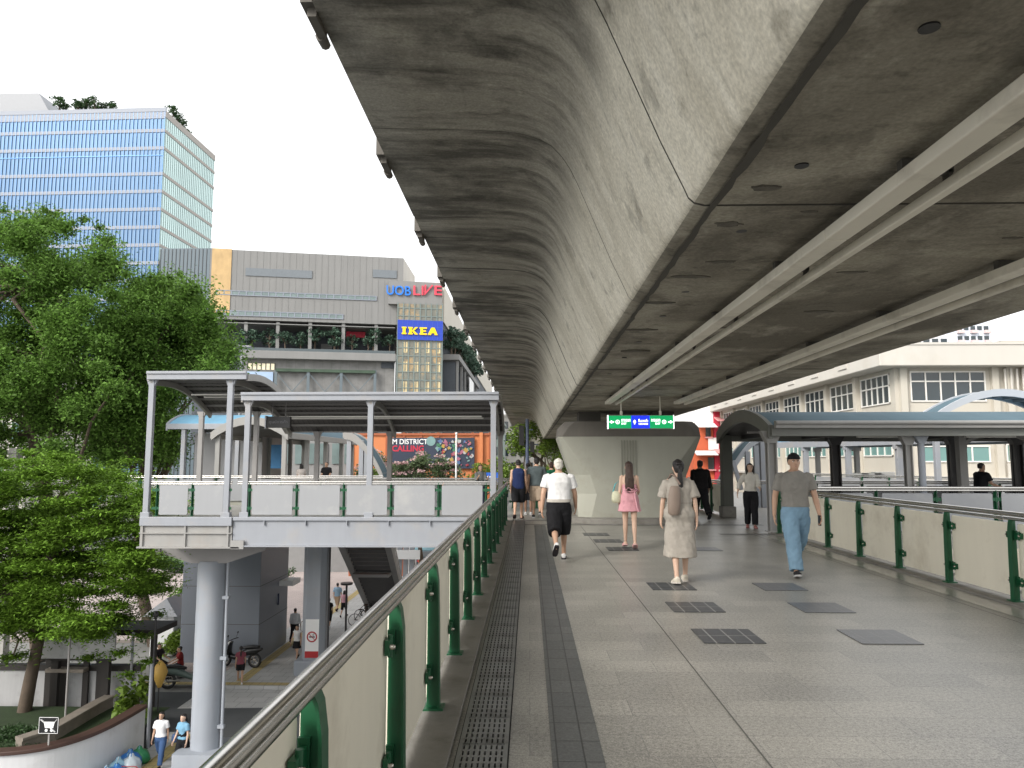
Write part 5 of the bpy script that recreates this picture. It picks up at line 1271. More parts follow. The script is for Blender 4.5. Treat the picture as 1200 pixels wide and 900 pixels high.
# white gate and panels
YG = 27.6
X = lambda px, Y=YG: at(px, 800, Y).x
Z = lambda py, Y=YG: at(100, py, Y).z
t = thing('boundary_wall', 'white panelled boundary wall with dark posts behind the grass bed', 'wall', (X(100), YG, ST))
mb = MB(); mb.box(X(-60), X(164), YG, YG+.15, ST, Z(786)); mb.build('wall', m_wgrey, t)
for px in (58, 76, 102, 118): mb = MB(); mb.box(X(px)-.1, X(px)+.1, YG-.14, YG-.052, ST, Z(772)); mb.build('post', m_dwood, t)
mb = MB(); mb.box(X(62), X(106), YG-.5, YG-.15, Z(784), Z(780)); mb.build('hood', m_stone, t)
mb = MB(); mb.box(X(-60), X(164), YG-.05, YG+.2, Z(785.9), Z(779)); mb.build('coping', m_dwood, t)
mb = MB(); mb.cyl((X(155), YG-.1, ST+.3), (X(155), YG-.1, Z(740)), .05, None, 8); mb.box(X(155)-.25, X(155)+.25, YG-.12, YG-.06, Z(812), Z(810)); mb.build('gate_bar', m_white, t)
t = thing('billboard', 'blank weathered white billboard on dark posts under the feathery tree', 'billboard', (X(88), YG-.6, ST))
YBb = YG-.6
mb = MB(); mb.box(X(45, YBb), X(132, YBb), YBb, YBb+.1, Z(772, YBb), Z(739, YBb)); mb.build('board', M('billboard_white', (.42, .42, .42), .6, var=.1, scale=1.5, dirt=(.14, .14, .14), dscale=2.2, damt=.6), t)
mb = MB(); mb.box(X(44, YBb), X(133, YBb), YBb-.03, YBb+.12, Z(739, YBb), Z(737, YBb)); mb.box(X(44, YBb), X(133, YBb), YBb-.03, YBb+.12, Z(774, YBb), Z(772, YBb)); mb.build('frame', m_dwood, t)
for px in (60, 120): mb = MB(); mb.box(X(px, YBb)-.13, X(px, YBb)+.13, YBb+.13, YBb+.3, ST, Z(740, YBb)); mb.build('post', m_dwood, t)
t = thing('shade_roof', 'dark timber shade roof beside the white kiosk', 'roof', (X(160), YG+3, ST))
mb = MB(); mb.box(X(100), X(172), YG+.5, YG+2.2, Z(745)-.1, Z(745)+.1)
for px in (104, 168): mb.box(X(px)-.08, X(px)+.08, YG+.55, YG+.75, ST, Z(745)-.1)
mb.build('frame', m_dwood, t)
t = thing('kiosk', 'white kiosk with low pitched roof behind the hedges', 'kiosk', (at(192, 720, 36).x, 36, ST))
a, b = at(178, 706, 36), at(203, 740, 36)
mb = MB(); mb.box(a.x, b.x, 36, 39, ST, a.z-.6); mb.build('wall', m_wwall, t)
mb = MB(); mb.prism([(a.x-.3, a.z-.6), (b.x+.3, a.z-.6), ((a.x+b.x)/2+.3, a.z+.25)], 'y', 35.7, 39.3); mb.build('roof', m_white, t)
# poles and small sign
p = gz(76, 850, ST+.5); t = thing('slim_pole', 'slim grey pole standing in the grass bed before the billboard', 'pole', p)
mb = MB(); mb.cyl((p.x, p.y, ST+.4), (p.x, p.y, -4.0), .035, None, 8); mb.ell((p.x, p.y, -3.98), .05, .05, .05); mb.build('shaft', m_greymet, t)
p = at(57, 850, 21.0); t = thing('no_cart_sign', 'small black square sign with a crossed-out cart symbol on a short stake', 'sign', (p.x, 21, ST+.5))
h = .27
mb = MB(); mb.box(p.x-h, p.x+h, 21, 21.03, p.z-h*.8, p.z+h*.8); mb.build('board', m_black, t)
mb = MB(); 
for (a, b, c, d) in ((-1, 1, .76, .8), (-1, 1, -.8, -.76), (-1, -.96, -.8, .8), (.96, 1, -.8, .8)): mb.box(p.x+a*h, p.x+b*h, 20.99, 20.999, p.z+c*h, p.z+d*h)
mb.build('border', m_wht, t)
mb = MB(); mb.prism([(p.x+a*h, p.z+b*h) for a, b in ((-.5, .35), (.62, .35), (.5, -.25), (-.35, -.25))], 'y', 20.988, 20.998); mb.bar((p.x+.6*h, 20.993, p.z+.3*h), (p.x+.85*h, 20.993, p.z+.6*h), .01, .03, (0, 1, 0))
for dx in (-.2, .35): mb.cyl((p.x+dx*h, 20.987, p.z-.48*h), (p.x+dx*h, 20.998, p.z-.48*h), .15*h, None, 12)
mb.build('cart_symbol', m_wht, t)
mb = MB(); mb.bar((p.x-.8*h, 20.98, p.z+.6*h), (p.x+.75*h, 20.98, p.z-.62*h), .012, .04, (0, 1, 0)); mb.build('slash', m_wht, t)
mb = MB(); mb.box(p.x-.02, p.x+.02, 21.031, 21.06, ST+.5, p.z); mb.build('stake', m_greymet, t)
p = gz(179, 850, ST); t = thing('lamp_post', 'slim dark lamp post at the end of the curved white wall', 'lamp post', (p.x, 25, ST))
mb = MB(); x = at(180, 780, 25).x; mb.tube([(x, 25, ST), (x, 25, at(180, 722, 25).z)], .035, 8); mb.ell((x, 25, at(180, 720, 25).z), .09, .09, .12); mb.build('shaft', m_darkmet, t)
x = at(175, 840, 24.8).x; t = thing('white_post', 'thin white pole at the end of the curved white wall', 'pole', (x, 24.8, ST)); mb = MB(); mb.cyl((x, 24.8, ST), (x, 24.8, at(175, 778, 24.8).z), .06, None, 8); mb.build('shaft', m_white, t)
p = at(187, 788, 26.5); t = thing('parasol', 'folded yellow and gold parasol leaning by the lamp post', 'parasol', (p.x, 26.5, ST))
mb = MB(); mb.loft([[(p.x+.02+r_*math.cos(a)*1.0, 26.5+r_*math.sin(a), z_) for a in [i*math.pi/5 for i in range(10)]] for r_, z_ in ((.04, p.z+.40), (.17, p.z+.24), (.26, p.z+.0), (.15, p.z-.3), (.06, p.z-.5))], True, True); mb.build('canopy', M('parasol_gold', (.48, .30, .07), .6, var=.25), t)
mb = MB(); mb.cyl((p.x, 26.5, ST), (p.x, 26.5, p.z+.38), .025, None, 6); mb.build('pole', m_darkmet, t)
p = gz(184, 842, ST); bush('broad leaved yellow-green plant behind the woman in the white shirt', (p.x, 25.6, ST), (.5, .5, 1.9), 1, 420, m_leafL, .30, 71, 'plant')
# ------------------------------------------------------------------ bottles, bags, basket on the pavement by the wall
r2 = random.Random(9); m_btl = [M('blue_plastic', (.03, .16, .45), .35, var=.2), M('clear_blue_plastic', (.22, .38, .48), .25, var=.2), M('pale_plastic', (.45, .52, .56), .3, var=.2), M('green_plastic', (.03, .22, .09), .4)]
spots = [(-12.08, 21.45, 1), (-12.0, 21.75, 2), (-12.12, 22.0, 1), (-11.98, 22.3, 0), (-12.1, 22.6, 1), (-12.0, 22.95, 0), (-12.1, 23.25, 0), (-12.0, 23.6, 3), (-11.72, 21.9, 2), (-11.8, 22.75, 2)]
nm = ['nearest the frame bottom', 'second along the wall', 'third along the wall', 'fourth along the wall', 'fifth along the wall', 'sixth along the wall', 'seventh along the wall', 'at the far end of the wall', 'pulled out from the wall near the frame bottom', 'pulled out from the wall beside the red basket']
for i, (px, py, c_) in enumerate(spots):
    p = V((px, py, ST)); t = thing('water_bag', f'{["deep blue", "pale blue", "whitish", "green"][c_]} plastic bag of bottles, {nm[i]}', 'bag', p, 'bags of bottles along the white wall')
    mb = MB(); r_ = .24+r2.uniform(0, .08); hh = .42+r2.uniform(0, .12); rings = []
    for k, (q, z_) in enumerate(((.8, .005), (1.05, .1), (1., .25), (.75, .36), (.3, .42), (.18, .5))):
        rings.append([(p.x+r_*q*(1+.10*math.sin(3*a+i+k)+.05*math.sin(7*a+2*i))*math.cos(a), p.y+r_*q*(1+.10*math.cos(2*a+i)+.05*math.cos(6*a+k))*math.sin(a), ST+z_*hh/.45) for a in [j*2*math.pi/28 for j in range(28)]])
    mb.loft(rings, True, True); mb.build('sack', m_btl[c_], t)
    mb = MB(); mb.torus((p.x, p.y, ST+.45*hh/.45), (1, .3, 0), .07, .014, 12, 5); mb.build('knot', m_btl[(c_+1) % 3], t)
p = V((-11.62, 22.3, ST)); t = thing('basket', 'red plastic basket on the pavement beside the blue bags', 'basket', p)
mb = MB(); q = [(.34, 0), (.42, .24), (.44, .25), (.40, .245), (.33, .03)]
rings = [[(p.x+r_*cx_, p.y+r_*.62*cy_, ST+.003+z_) for cx_, cy_ in ((1, -1), (1, 1), (-1, 1), (-1, -1))] for r_, z_ in q]
mb.loft(rings, True, False); mb.build('tub', M('red_plastic', (.42, .02, .03), .4), t, .01)
mb = MB(); mb.tube([(p.x-.4, p.y, ST+.24), (p.x-.2, p.y, ST+.40), (p.x+.2, p.y, ST+.40), (p.x+.4, p.y, ST+.24)], .012, 6); mb.build('handle', M('red_handle', (.3, .02, .02), .4), t)
# ------------------------------------------------------------------ scooters
def scooter(label, body, loc, rz, scale=1.):
    t = thing('motor_scooter', label, 'motorbike', (0, 0, 0))
    for y, nme in ((-.62, 'rear_wheel'), (.64, 'front_wheel')):
        mb = MB(); mb.torus((0, y, .28), (1, 0, 0), .235, .05, 22, 8); w_ = mb.build(nme, m_black, t)
        mb = MB(); mb.torus((0, y, .28), (1, 0, 0), .175, .016, 20, 6)
        for k in range(5): a = k*2*math.pi/5; mb.bar((0, y, .28), (0, y+.17*math.cos(a), .28+.17*math.sin(a)), .02, .03, (1, 0, 0))
        mb.cyl((-.05, y, .28), (.05, y, .28), .045, None, 10); mb.build('rim', m_bolt, w_)
    mb = MB(); mb.loft([[(.13*w_*c_, y, z_+h_*s_) for c_, s_ in [(math.cos(a), math.sin(a)) for a in [i*math.pi/6 for i in range(12)]]] for y, z_, w_, h_ in ((-.92, .72, .45, .05), (-.7, .66, .95, .12), (-.35, .60, 1.1, .15), (-.05, .48, 1.0, .12), (.2, .36, .9, .09), (.35, .40, .9, .10))], True, True); mb.build('body', body, t)
    mb = MB(); mb.loft([[(.17*w_*c_, y+.03*s_, z_+.02*s_) for c_, s_ in [(math.cos(a), math.sin(a)) for a in [i*math.pi/6 for i in range(12)]]] for y, z_, w_ in ((.40, .36, .9), (.46, .55, 1.05), (.44, .78, 1.0), (.38, .92, .7))], True, True)
    mb.ell((0, .64, .56), .09, .30, .06, 10, 6); mb.build('leg_shield', body, t)
    mb = MB(); mb.loft([[(.13*w_*c_, y, z_+h_*s_) for c_, s_ in [(math.cos(a), math.sin(a)) for a in [i*math.pi/6 for i in range(12)]]] for y, z_, w_, h_ in ((-.80, .80, .7, .04), (-.55, .80, 1.1, .06), (-.25, .76, 1.05, .06), (0, .70, .6, .04))], True, True); mb.build('seat', m_black, t)
    mb = MB(); mb.tube([(-.33, .30, 1.02), (-.15, .40, 1.0), (.15, .40, 1.0), (.33, .30, 1.02)], .018, 8); mb.build('handlebar', m_darkmet, t)
    mb = MB(); mb.tube([(0, .38, .95), (0, .64, .28)], .03, 8); mb.tube([(.08, -.62, .28), (.12, -.2, .3)], [.05, .03], 8); mb.build('fork_and_exhaust', m_bolt, t)
    mb = MB(); mb.ell((0, .47, .88), .08, .05, .07); mb.build('headlight', m_wht, t)
    for sx in (-1, 1):
        mb = MB(); mb.tube([(sx*.25, .35, 1.02), (sx*.32, .33, 1.18)], .008, 5); mb.ell((sx*.34, .33, 1.22), .06, .012, .04); mb.build('mirror', m_black, t)
    t.location = loc; t.rotation_euler = (0, 0, rz); t.scale = (scale,)*3; return t
p = gz(208, 806, ST); s1 = scooter('grey-green motor scooter with pale tail parked behind the round column', M('scooter_green', (.14, .19, .17), .35), (p.x+.35, p.y, ST), R(-75), 1.12)
p = gz(284, 786, ST+.02); scooter('black motor scooter parked against the slate lift tower', m_black, (p.x-.2, p.y+.2, ST+.12), R(80), 1.15)
# ------------------------------------------------------------------ bicycles
def bicycle():
    t = thing('bicycle', 'parked bicycle in the row under the stairway, nearest the lamp', 'bicycle', (0, 0, 0), 'bicycles parked under the stairway')
    for y in (-.52, .52):
        mb = MB(); mb.torus((0, y, .34), (1, 0, 0), .325, .018, 24, 6); w_ = mb.build('wheel', m_black, t)
        mb = MB()
        for k in range(8): a = k*math.pi/4; mb.bar((0, y, .34), (0, y+.32*math.cos(a), .34+.32*math.sin(a)), .006, .006, (1, 0, 0))
        mb.build('spokes', m_bolt, w_)
    mb = MB(); A, B_, S, H_, D = (0, -.52, .34), (0, -.05, .30), (0, -.18, .80), (0, .36, .82), (0, .52, .34)
    for a, b in ((A, B_), (A, S), (B_, S), (B_, H_), (S, H_), (H_, D)): mb.tube([a, b], .02, 6)
    mb.tube([H_, (0, .33, 1.0)], .016, 6); mb.build('frame', m_black, t)
    mb = MB(); mb.tube([(-.27, .22, 1.02), (-.12, .34, 1.0), (.12, .34, 1.0), (.27, .22, 1.02)], .014, 6); mb.build('handlebar', m_darkmet, t)
    mb = MB(); mb.ell((0, -.2, .88), .08, .14, .04); mb.cyl((0, -.18, .8), (0, -.2, .87), .014, None, 6); mb.build('saddle', m_brown, t)
    mb = MB(); mb.box(-.15, .15, .42, .66, .78, .98); mb.build('basket', m_darkmet, t)
    return t
b0_ = bicycle()
bp = [(418, 733), (424, 727), (430, 722), (436, 717), (442, 712), (448, 708), (455, 703)]
lab = ['', 'second from the lamp', 'third from the lamp', 'fourth from the lamp', 'fifth from the lamp', 'sixth from the lamp', 'farthest from the lamp']
for i, (px, py) in enumerate(bp):
    p = gz(px, py, ST+.12); o = b0_ if i == 0 else copy_tree(b0_); o.location = (p.x+.4, p.y, ST+.12); o.rotation_euler = (0, 0, R(-70+5*(i % 3)))
    if i: o['label'] = f'parked bicycle in the row under the stairway, {lab[i]}'
p = gz(405, 742, ST+.12); zt = at(407, 685, p.y).z
t = thing('pavement_lamp', 'dark T-shaped pavement lamp beside the parked bicycles', 'lamp post', p)
mb = MB(); mb.cyl((p.x, p.y, ST+.1), (p.x, p.y, zt), .055, None, 8); mb.build('shaft', m_darkmet, t); mb = MB(); mb.cyl((p.x, p.y, zt), (p.x, p.y, zt+.1), .32, None, 18); mb.build('head', m_darkmet, t)
# low guard rail by the lift tower
t = thing('guard_rail', 'low steel guard rail on the pavement beside the lift tower', 'railing', (X1_+.8, Yb, ST))
mb = MB()
for k in range(4): mb.cyl((X1_+.9, Yb-.6+k*.9, ST+.1), (X1_+.9, Yb-.6+k*.9, ST+1.2), .025, None, 6)
for z_ in (.7, 1.2): mb.tube([(X1_+.9, Yb-.6, ST+z_), (X1_+.9, Yb+2.1, ST+z_)], .025, 6)
mb.build('rails', m_steel, t)
# pale steel pylon posts, parked cars, blue board seen under the bridge at right
Yp = 52
for i, px in enumerate((456, 462, 470, 477, 484)):
    a, b = at(px, 634, Yp), at(px-3, 690, Yp); t = thing('steel_post', ['first', 'second', 'third', 'fourth', 'fifth'][i]+' from the left of five leaning pale steel posts by the street', 'post', (b.x, Yp, ST))
    mb = MB(); mb.bar((a.x, Yp, max(a.z, -3.0)), (b.x, Yp, ST), .30, .30); mb.build('shaft', m_white, t); mb = MB(); mb.box(b.x-.3, b.x+.3, Yp-.3, Yp+.3, ST, ST+.25); mb.build('base', m_kerb, t)
t = thing('shelter_beam', 'white horizontal beam joining the leaning steel posts', 'beam', (at(470, 650, Yp).x, Yp-.3, ST+3))
mb = MB(); a = at(452, 650, Yp-.4); b = at(492, 650, Yp-.4); mb.box(a.x, b.x, Yp-.45, Yp-.2, a.z-.3, a.z+.3); mb.build('beam', m_wht, t)
def car(label, body, loc, rz):
    t = thing('parked_car', label, 'car', (0, 0, 0)); mb = MB()
    pr = [(-2.1, .35), (-2.15, .75), (-2.0, .95), (-1.45, 1.0), (-.85, 1.42), (.55, 1.45), (1.25, 1.0), (2.0, .85), (2.15, .6), (2.1, .32)]
    rings = []
    for x, s_ in ((-.84, .94), (-.80, 1), (.80, 1), (.84, .94)): rings.append([(x*(1 if z_ < 1.05 else .84), y*s_, .32+(z_-.32)*s_) for y, z_ in pr])
    mb.loft(rings, True, False); mb.build('body', body, t, .04)
    for sx in (-1, 1):
        mb = MB(); mb.prism([(-1.2, 1.04), (-.8, 1.36), (.5, 1.38), (1.05, 1.04)], 'x', sx*.80-.03, sx*.80+.03); mb.build('side_window', m_glass, t)
        for y in (-1.3, 1.3):
            mb = MB(); mb.torus((sx*.74, y, .32), (1, 0, 0), .23, .09, 18, 8); w_ = mb.build('wheel', m_black, t); mb = MB(); mb.cyl((sx*.72, y, .32), (sx*.8, y, .32), .19, None, 14); mb.build('rim', m_bolt, w_)
    mb = MB(); mb.prism([(-1.52, 1.03), (-.92, 1.40), (-.90, 1.38), (-1.44, 1.02)], 'x', -.6, .6); mb.build('rear_window', m_glass, t)
    for sx in (-1, 1):
        mb = MB(); mb.box(sx*.7-.12, sx*.7+.12, -2.17, -2.10, .70, .84); mb.build('tail_light', m_redw, t)
    t.location = loc; t.rotation_euler = (0, 0, rz); return t
p = gz(499, 664, ST); car('dark car on the street glimpsed under the footbridge', M('car_dark', (.03, .035, .05), .3, coat=.6), (p.x, p.y, ST), R(10))
p = gz(512, 655, ST); car('violet-blue car beyond the dark one under the footbridge', M('car_blue', (.08, .10, .32), .3, coat=.6), (p.x, p.y, ST), R(4))
p = at(497, 640, 66); t = thing('street_board', 'pale blue street advertising board glimpsed under the footbridge', 'sign', (p.x, 66, ST))
mb = MB(); mb.box(p.x-1.0, p.x+1.0, 66, 66.2, p.z-.75, p.z+.7); mb.build('board', M('board_cyan', (.30, .55, .66), .5, var=.25), t); mb = MB(); mb.cyl((p.x-.9, 66.1, ST), (p.x-.9, 66.1, p.z-.5), .08, None, 8); mb.cyl((p.x+.9, 66.1, ST), (p.x+.9, 66.1, p.z-.5), .08, None, 8); mb.build('leg', m_darkmet, t)
# traffic signal at the end of the walkway, flag pole, blue sign
YS_ = 38; p = at(618, 570, YS_); zt = at(620, 491, YS_).z
t = thing('traffic_signal', 'dark traffic signal post with heads turned away before the lime tree', 'traffic light', (p.x, YS_, ST))
mb = MB(); mb.cyl((p.x, YS_, ST), (p.x, YS_, zt), .09, None, 10); mb.bar((p.x-.4, YS_, zt-.55), (p.x+.3, YS_, zt-.55), .05, .05); mb.bar((p.x-.4, YS_, zt-1.3), (p.x+.55, YS_, zt-1.3), .05, .05); mb.build('post', M('signal_blue_grey', (.06, .08, .13), .5), t)
mb = MB(); mb.box(p.x-.42, p.x-.16, YS_-.15, YS_+.12, zt-1.35, zt-.35)
for k in range(3): mb.cyl((p.x-.29, YS_+.12, zt-.5-.32*k), (p.x-.29, YS_+.26, zt-.5-.32*k), .10, None, 10)
mb.build('signal_head', m_black, t); mb = MB(); mb.box(p.x+.14, p.x+.36, YS_-.1, YS_+.1, zt-1.7, zt-1.15); mb.build('signal_head', m_black, t)
p = at(534.5, 555, 34); t = thing('flag_pole', 'thin white pole standing beyond the left footbridge railing', 'pole', (p.x, 34, ST)); mb = MB(); mb.cyl((p.x, 34, ST), (p.x, 34, at(534, 508, 34).z), .04, None, 8); mb.ell((p.x, 34, at(534, 508, 34).z), .06, .06, .06); mb.build('shaft', m_wht, t)
p = at(575, 559, 42); t = thing('street_sign', 'small blue street sign beyond the woman on the footbridge', 'sign', (p.x, 42, ST)); mb = MB(); mb.box(p.x-.45, p.x+.45, 42, 42.05, p.z-.28, p.z+.25); mb.build('board', M('street_sign_blue', (.02, .12, .55), .4), t)
mb = MB(); mb.box(p.x-.36, p.x+.30, 41.99, 41.999, p.z-.02, p.z+.05); mb.box(p.x-.36, p.x+.1, 41.99, 41.999, p.z-.16, p.z-.10); mb.build('lettering_bars', m_wht, t); mb = MB(); mb.cyl((p.x, 42.1, ST), (p.x, 42.1, p.z), .05, None, 8); mb.build('post', m_greymet, t)
p = at(18, 536, 33); t = thing('stone_post', 'grey stone post rising above the feathery tree at the left', 'post', (p.x, 33, ST)); mb = MB(); mb.box(p.x-.17, p.x+.17, 32.8, 33.2, ST, at(18, 525, 33).z); mb.box(p.x-.2, p.x+.2, 32.75, 33.25, at(18, 525, 33).z-.25, at(18, 525, 33).z-.1); mb.build('shaft', M('grey_stone', (.33, .32, .30), .8, var=.2), t)
# lamp standard seen against the mall
p = at(283, 420, 70); t = thing('street_light', 'pale twin-armed street light standing against the mall', 'street light', (p.x, 70, ST)); zt = at(283, 405, 70).z
mb = MB(); mb.cyl((p.x, 70, ST), (p.x, 70, zt), .14, .09, 10); mb.bar((p.x-.7, 70, zt), (p.x+.8, 70, zt-.1), .12, .08); mb.build('post', m_white, t); mb = MB(); mb.box(p.x-.75, p.x-.2, 69.85, 70.15, zt-.02, zt+.1); mb.box(p.x+.35, p.x+.85, 69.85, 70.15, zt-.12, zt-.01); mb.build('lamp_head', m_white, t)
# ------------------------------------------------------------------ people
import bmesh
def blob(mb, vox, sm=3, wr=0., wf=9.):
    """fuse overlapping closed pieces into one continuous skin; optional cloth wrinkles"""
    me = bpy.data.meshes.new('b'); me.from_pydata([tuple(p) for p in mb.v], [], mb.f)
    bm = bmesh.new(); bm.from_mesh(me); bmesh.ops.remove_doubles(bm, verts=bm.verts, dist=1e-5); bmesh.ops.recalc_face_normals(bm, faces=bm.faces); bm.to_mesh(me); bm.free()
    ob = bpy.data.objects.new('b', me); C.objects.link(ob)
    r_ = ob.modifiers.new('r', 'REMESH'); r_.mode = 'VOXEL'; r_.voxel_size = vox
    s_ = ob.modifiers.new('s', 'SMOOTH'); s_.iterations = sm; s_.factor = .5
    out = mesh_from(ob); bpy.data.objects.remove(ob); bpy.data.meshes.remove(me)
    if wr:
        nrm = [v.normal.copy() for v in out.vertices]
        for v, n_ in zip(out.vertices, nrm):
            c = v.co; q = noise.noise(V((c.x*wf, c.y*wf, c.z*wf*.55+c.x*4)))+.6*noise.noise(V((c.x*wf*2.3+c.z*9, c.y*wf*2.3, c.z*wf*1.6)))
            v.co = c+n_*(wr*q)
    mb2 = MB(); mb2.v = [tuple(v.co) for v in out.vertices]; mb2.f = [tuple(p.vertices) for p in out.polygons]; mb2.sm = [True]*len(mb2.f); bpy.data.meshes.remove(out); return mb2
TM = [(.80, .10, .09), (.88, .160, .112), (.97, .156, .110), (1.06, .146, .102), (1.18, .158, .112), (1.30, .174, .118), (1.38, .172, .104), (1.43, .120, .080), (1.475, .062, .062)]
TF = [(.80, .10, .09), (.88, .165, .117), (.97, .148, .105), (1.06, .118, .088), (1.18, .132, .104), (1.28, .146, .114), (1.37, .146, .090), (1.42, .100, .070), (1.465, .054, .054)]
def interp(tab, z):
    if z <= tab[0][0]: return tab[0][1:]
    for a, b in zip(tab, tab[1:]):
        if z <= b[0]: u = (z-a[0])/(b[0]-a[0]); return tuple(a[i]+(b[i]-a[i])*u for i in (1, 2))
    return tab[-1][1:]
_cloth = {}
def cloth(c, rough=.85, var=.2):
    k = (c, rough)
    if k not in _cloth: _cloth[k] = M('fabric', c, rough, var=var, scale=9, bump=.7, bscale=16, spec=.25)
    return _cloth[k]
SK = {'tan': M('skin', (.47, .29, .20), .55, var=.08, scale=7), 'light': M('skin_light', (.58, .39, .29), .55, var=.07, scale=7), 'dark': M('skin_brown', (.27, .155, .10), .55, var=.08, scale=7)}
HR = {'black': M('hair_black', (.012, .010, .010), .45, var=.4, scale=30, bump=.6, bscale=90), 'brown': M('hair_brown', (.045, .022, .014), .42, var=.5, scale=25, bump=.6, bscale=90), 'white': M('hair_white', (.62, .60, .54), .6, var=.2, scale=25, bump=.7, bscale=70)}
def person(label, px, py, H, z0, heading, sex='m', legs=((18, 6, -8), (-16, 28, 22)), arms=((-14, 6, 8), (14, 6, 14)), lean=2, skin='tan', hair=('black', 'short'), wear=(), vox=.012, shoes=None, face=False, build=1.0, turn=0, Yfix=None):
    s = H/1.70; T = [(z, rx*build, ry*build) for z, rx, ry in (TM if sex == 'm' else TF)]
    f = sex == 'f'; ls = math.tan(R(lean))
    yo = lambda z: ls*max(0, z-.95)
    hipx = .085; J = []
    for sx, (a, k, p) in zip((-1, 1), legs):
        h = V((sx*hipx, 0, .90)); kn = h+V((sx*.004, math.sin(R(a)), -math.cos(R(a))))*.425; an = kn+V((0, math.sin(R(a-k)), -math.cos(R(a-k))))*.40
        fw = V((sx*.10, math.cos(R(p)), -math.sin(R(p)))).normalized(); up = V((0, math.sin(R(p)), math.cos(R(p)))); J.append((h, kn, an, fw, up))
    zmin = min(min((an-up*.075+fw*q).z for q in (-.06, .18)) for h, kn, an, fw, up in J)
    B = MB(); 
    def ring(z, rx, ry, y=0, x=0, n=20, e=.85): return [(x+rx*math.copysign(abs(math.cos(t))**e, math.cos(t)), y+ry*math.copysign(abs(math.sin(t))**e, math.sin(t)), z) for t in [2*math.pi*i/n for i in range(n)]]
    B.loft([ring(z, rx, ry, yo(z)) for z, rx, ry in T])
    nk = yo(1.5); B.tube([(0, nk-.005, 1.42), (0, nk+.0, 1.49), (0, nk+.012, 1.56)], [.062*(.88 if f else 1), .054*(.88 if f else 1), .056*(.88 if f else 1)], 12)
    hz, hy = 1.472, nk+.012
    hd = [(0, .026, .032, .058), (.025, .046, .055, .040), (.06, .060, .076, .022), (.10, .068, .090, .010), (.14, .073, .097, .002), (.175, .070, .093, -.003), (.205, .054, .070, -.006), (.222, .030, .040, -.006), (.229, .008, .010, -.006)]
    rot = Matrix.Rotation(R(turn), 3, 'Z')
    def hp(p): q = rot @ V(p); return V((q.x, q.y+hy, q.z+hz))
    def hring(z, rx, ry, y, n=16): return [hp(p) for p in ring(z, rx, ry, y, 0, n, .95)]
    B.loft([hring(z, rx, ry, y) for z, rx, ry, y in hd])
    B.loft([[hp((a*.6, .094+b*.0, z)) for a, b in ()] or [hp((.010*math.cos(t), y+.012*math.sin(t), z)) for t in [i*math.pi/4 for i in range(8)]] for z, y in ((.082, .098), (.09, .112), (.105, .106), (.128, .094))])
    for sx in (-1, 1): B.ell(hp((sx*.073, -.005, .105)), .012, .022, .032, 8, 6)
    A = []; shx = (.178 if not f else .152)*build
    for sx, (sw, ab, eb) in zip((-1, 1), arms):
        S = V((sx*shx, yo(1.39), 1.385)); d = lambda g, b_: V((sx*math.sin(R(b_)), math.sin(R(g))*math.cos(R(b_)), -math.cos(R(g))*math.cos(R(b_))))
        E = S+d(sw, ab)*.285; W = E+d(sw+eb, ab*.35)*.245; dd = (W-E).normalized(); A.append((S, E, W, dd))
        k = (1 if not f else .82)*build**.5
        B.tube([S+V((-sx*.03, 0, .02)), S, S.lerp(E, .45), E, E.lerp(W, .3), W, W+dd*.03], [.045*k, .056*k, .047*k, .040*k, .041*k, .027*k, .025*k], 10)
        n_ = V((-sx, .15, 0)); n_ = (n_-dd*n_.dot(dd)).normalized(); w_ = dd.cross(n_)*sx; w_ = w_ if w_.y > 0 else -w_
        B.tube([W+dd*.01, W+dd*.05+n_*.002, W+dd*.095+n_*.006], [(.026, .018), (.040*k, .017), (.036*k, .014)], 10, ref=n_)
    for h, kn, an, fw, up in J:
        k = .95 if f else 1.0
        B.tube([h+V((0, 0, .05)), h.lerp(kn, .15), h.lerp(kn, .55), kn, kn.lerp(an, .28), kn.lerp(an, .65), an, an-up*.03], [.092*k, .09*k, .070*k, .052*k, .054*k, .040*k, .034*k, .034*k], 12)
        B.tube([an-up*.045-fw*.05, an-up*.045, an-up*.045+fw*.09, an-up*.055+fw*.17], [(.03, .028), (.034, .034), (.040, .022), (.030, .014)], 10, ref=up)
    B = blob(B, vox, 3)
    for (S, E, W, dd), sx in zip(A, (-1, 1)):
        k = .88 if f else 1.0; n_ = V((-sx, .15, 0)); n_ = (n_-dd*n_.dot(dd)).normalized(); w_ = dd.cross(n_); w_ = w_ if w_.y > 0 else -w_
        for o, L in ((.029, .070), (.0098, .080), (-.0098, .076), (-.028, .060)):
            b0 = W+(dd*.085+w_*o)*k+n_*.005; p1 = b0+(dd*L*.45+n_*.006)*k; p2 = p1+(dd*L*.33+n_*.014)*k; p3 = p2+(dd*L*.20+n_*.016)*k
            B.tube([b0, p1, p2, p3], [.0088*k, .0085*k, .0078*k, .006*k], 7)
        t0 = W+(dd*.03+w_*.026)*k; B.tube([t0, t0+(dd*.028+w_*.020+n_*.006)*k, t0+(dd*.056+w_*.024+n_*.014)*k], [.0115*k, .0105*k, .008*k], 7)
    loc = gz(px, py, z0) if Yfix is None else V((at(px, py, Yfix).x, Yfix, z0))
    root = thing('person', label, 'person', (0, 0, 0))
    def fin(mb, name, mat):
        mb.v = [(p[0]*s, p[1]*s, (p[2]-zmin)*s) for p in mb.v]; return mb.build(name, mat, root)
    fin(B, 'body', SK[skin])
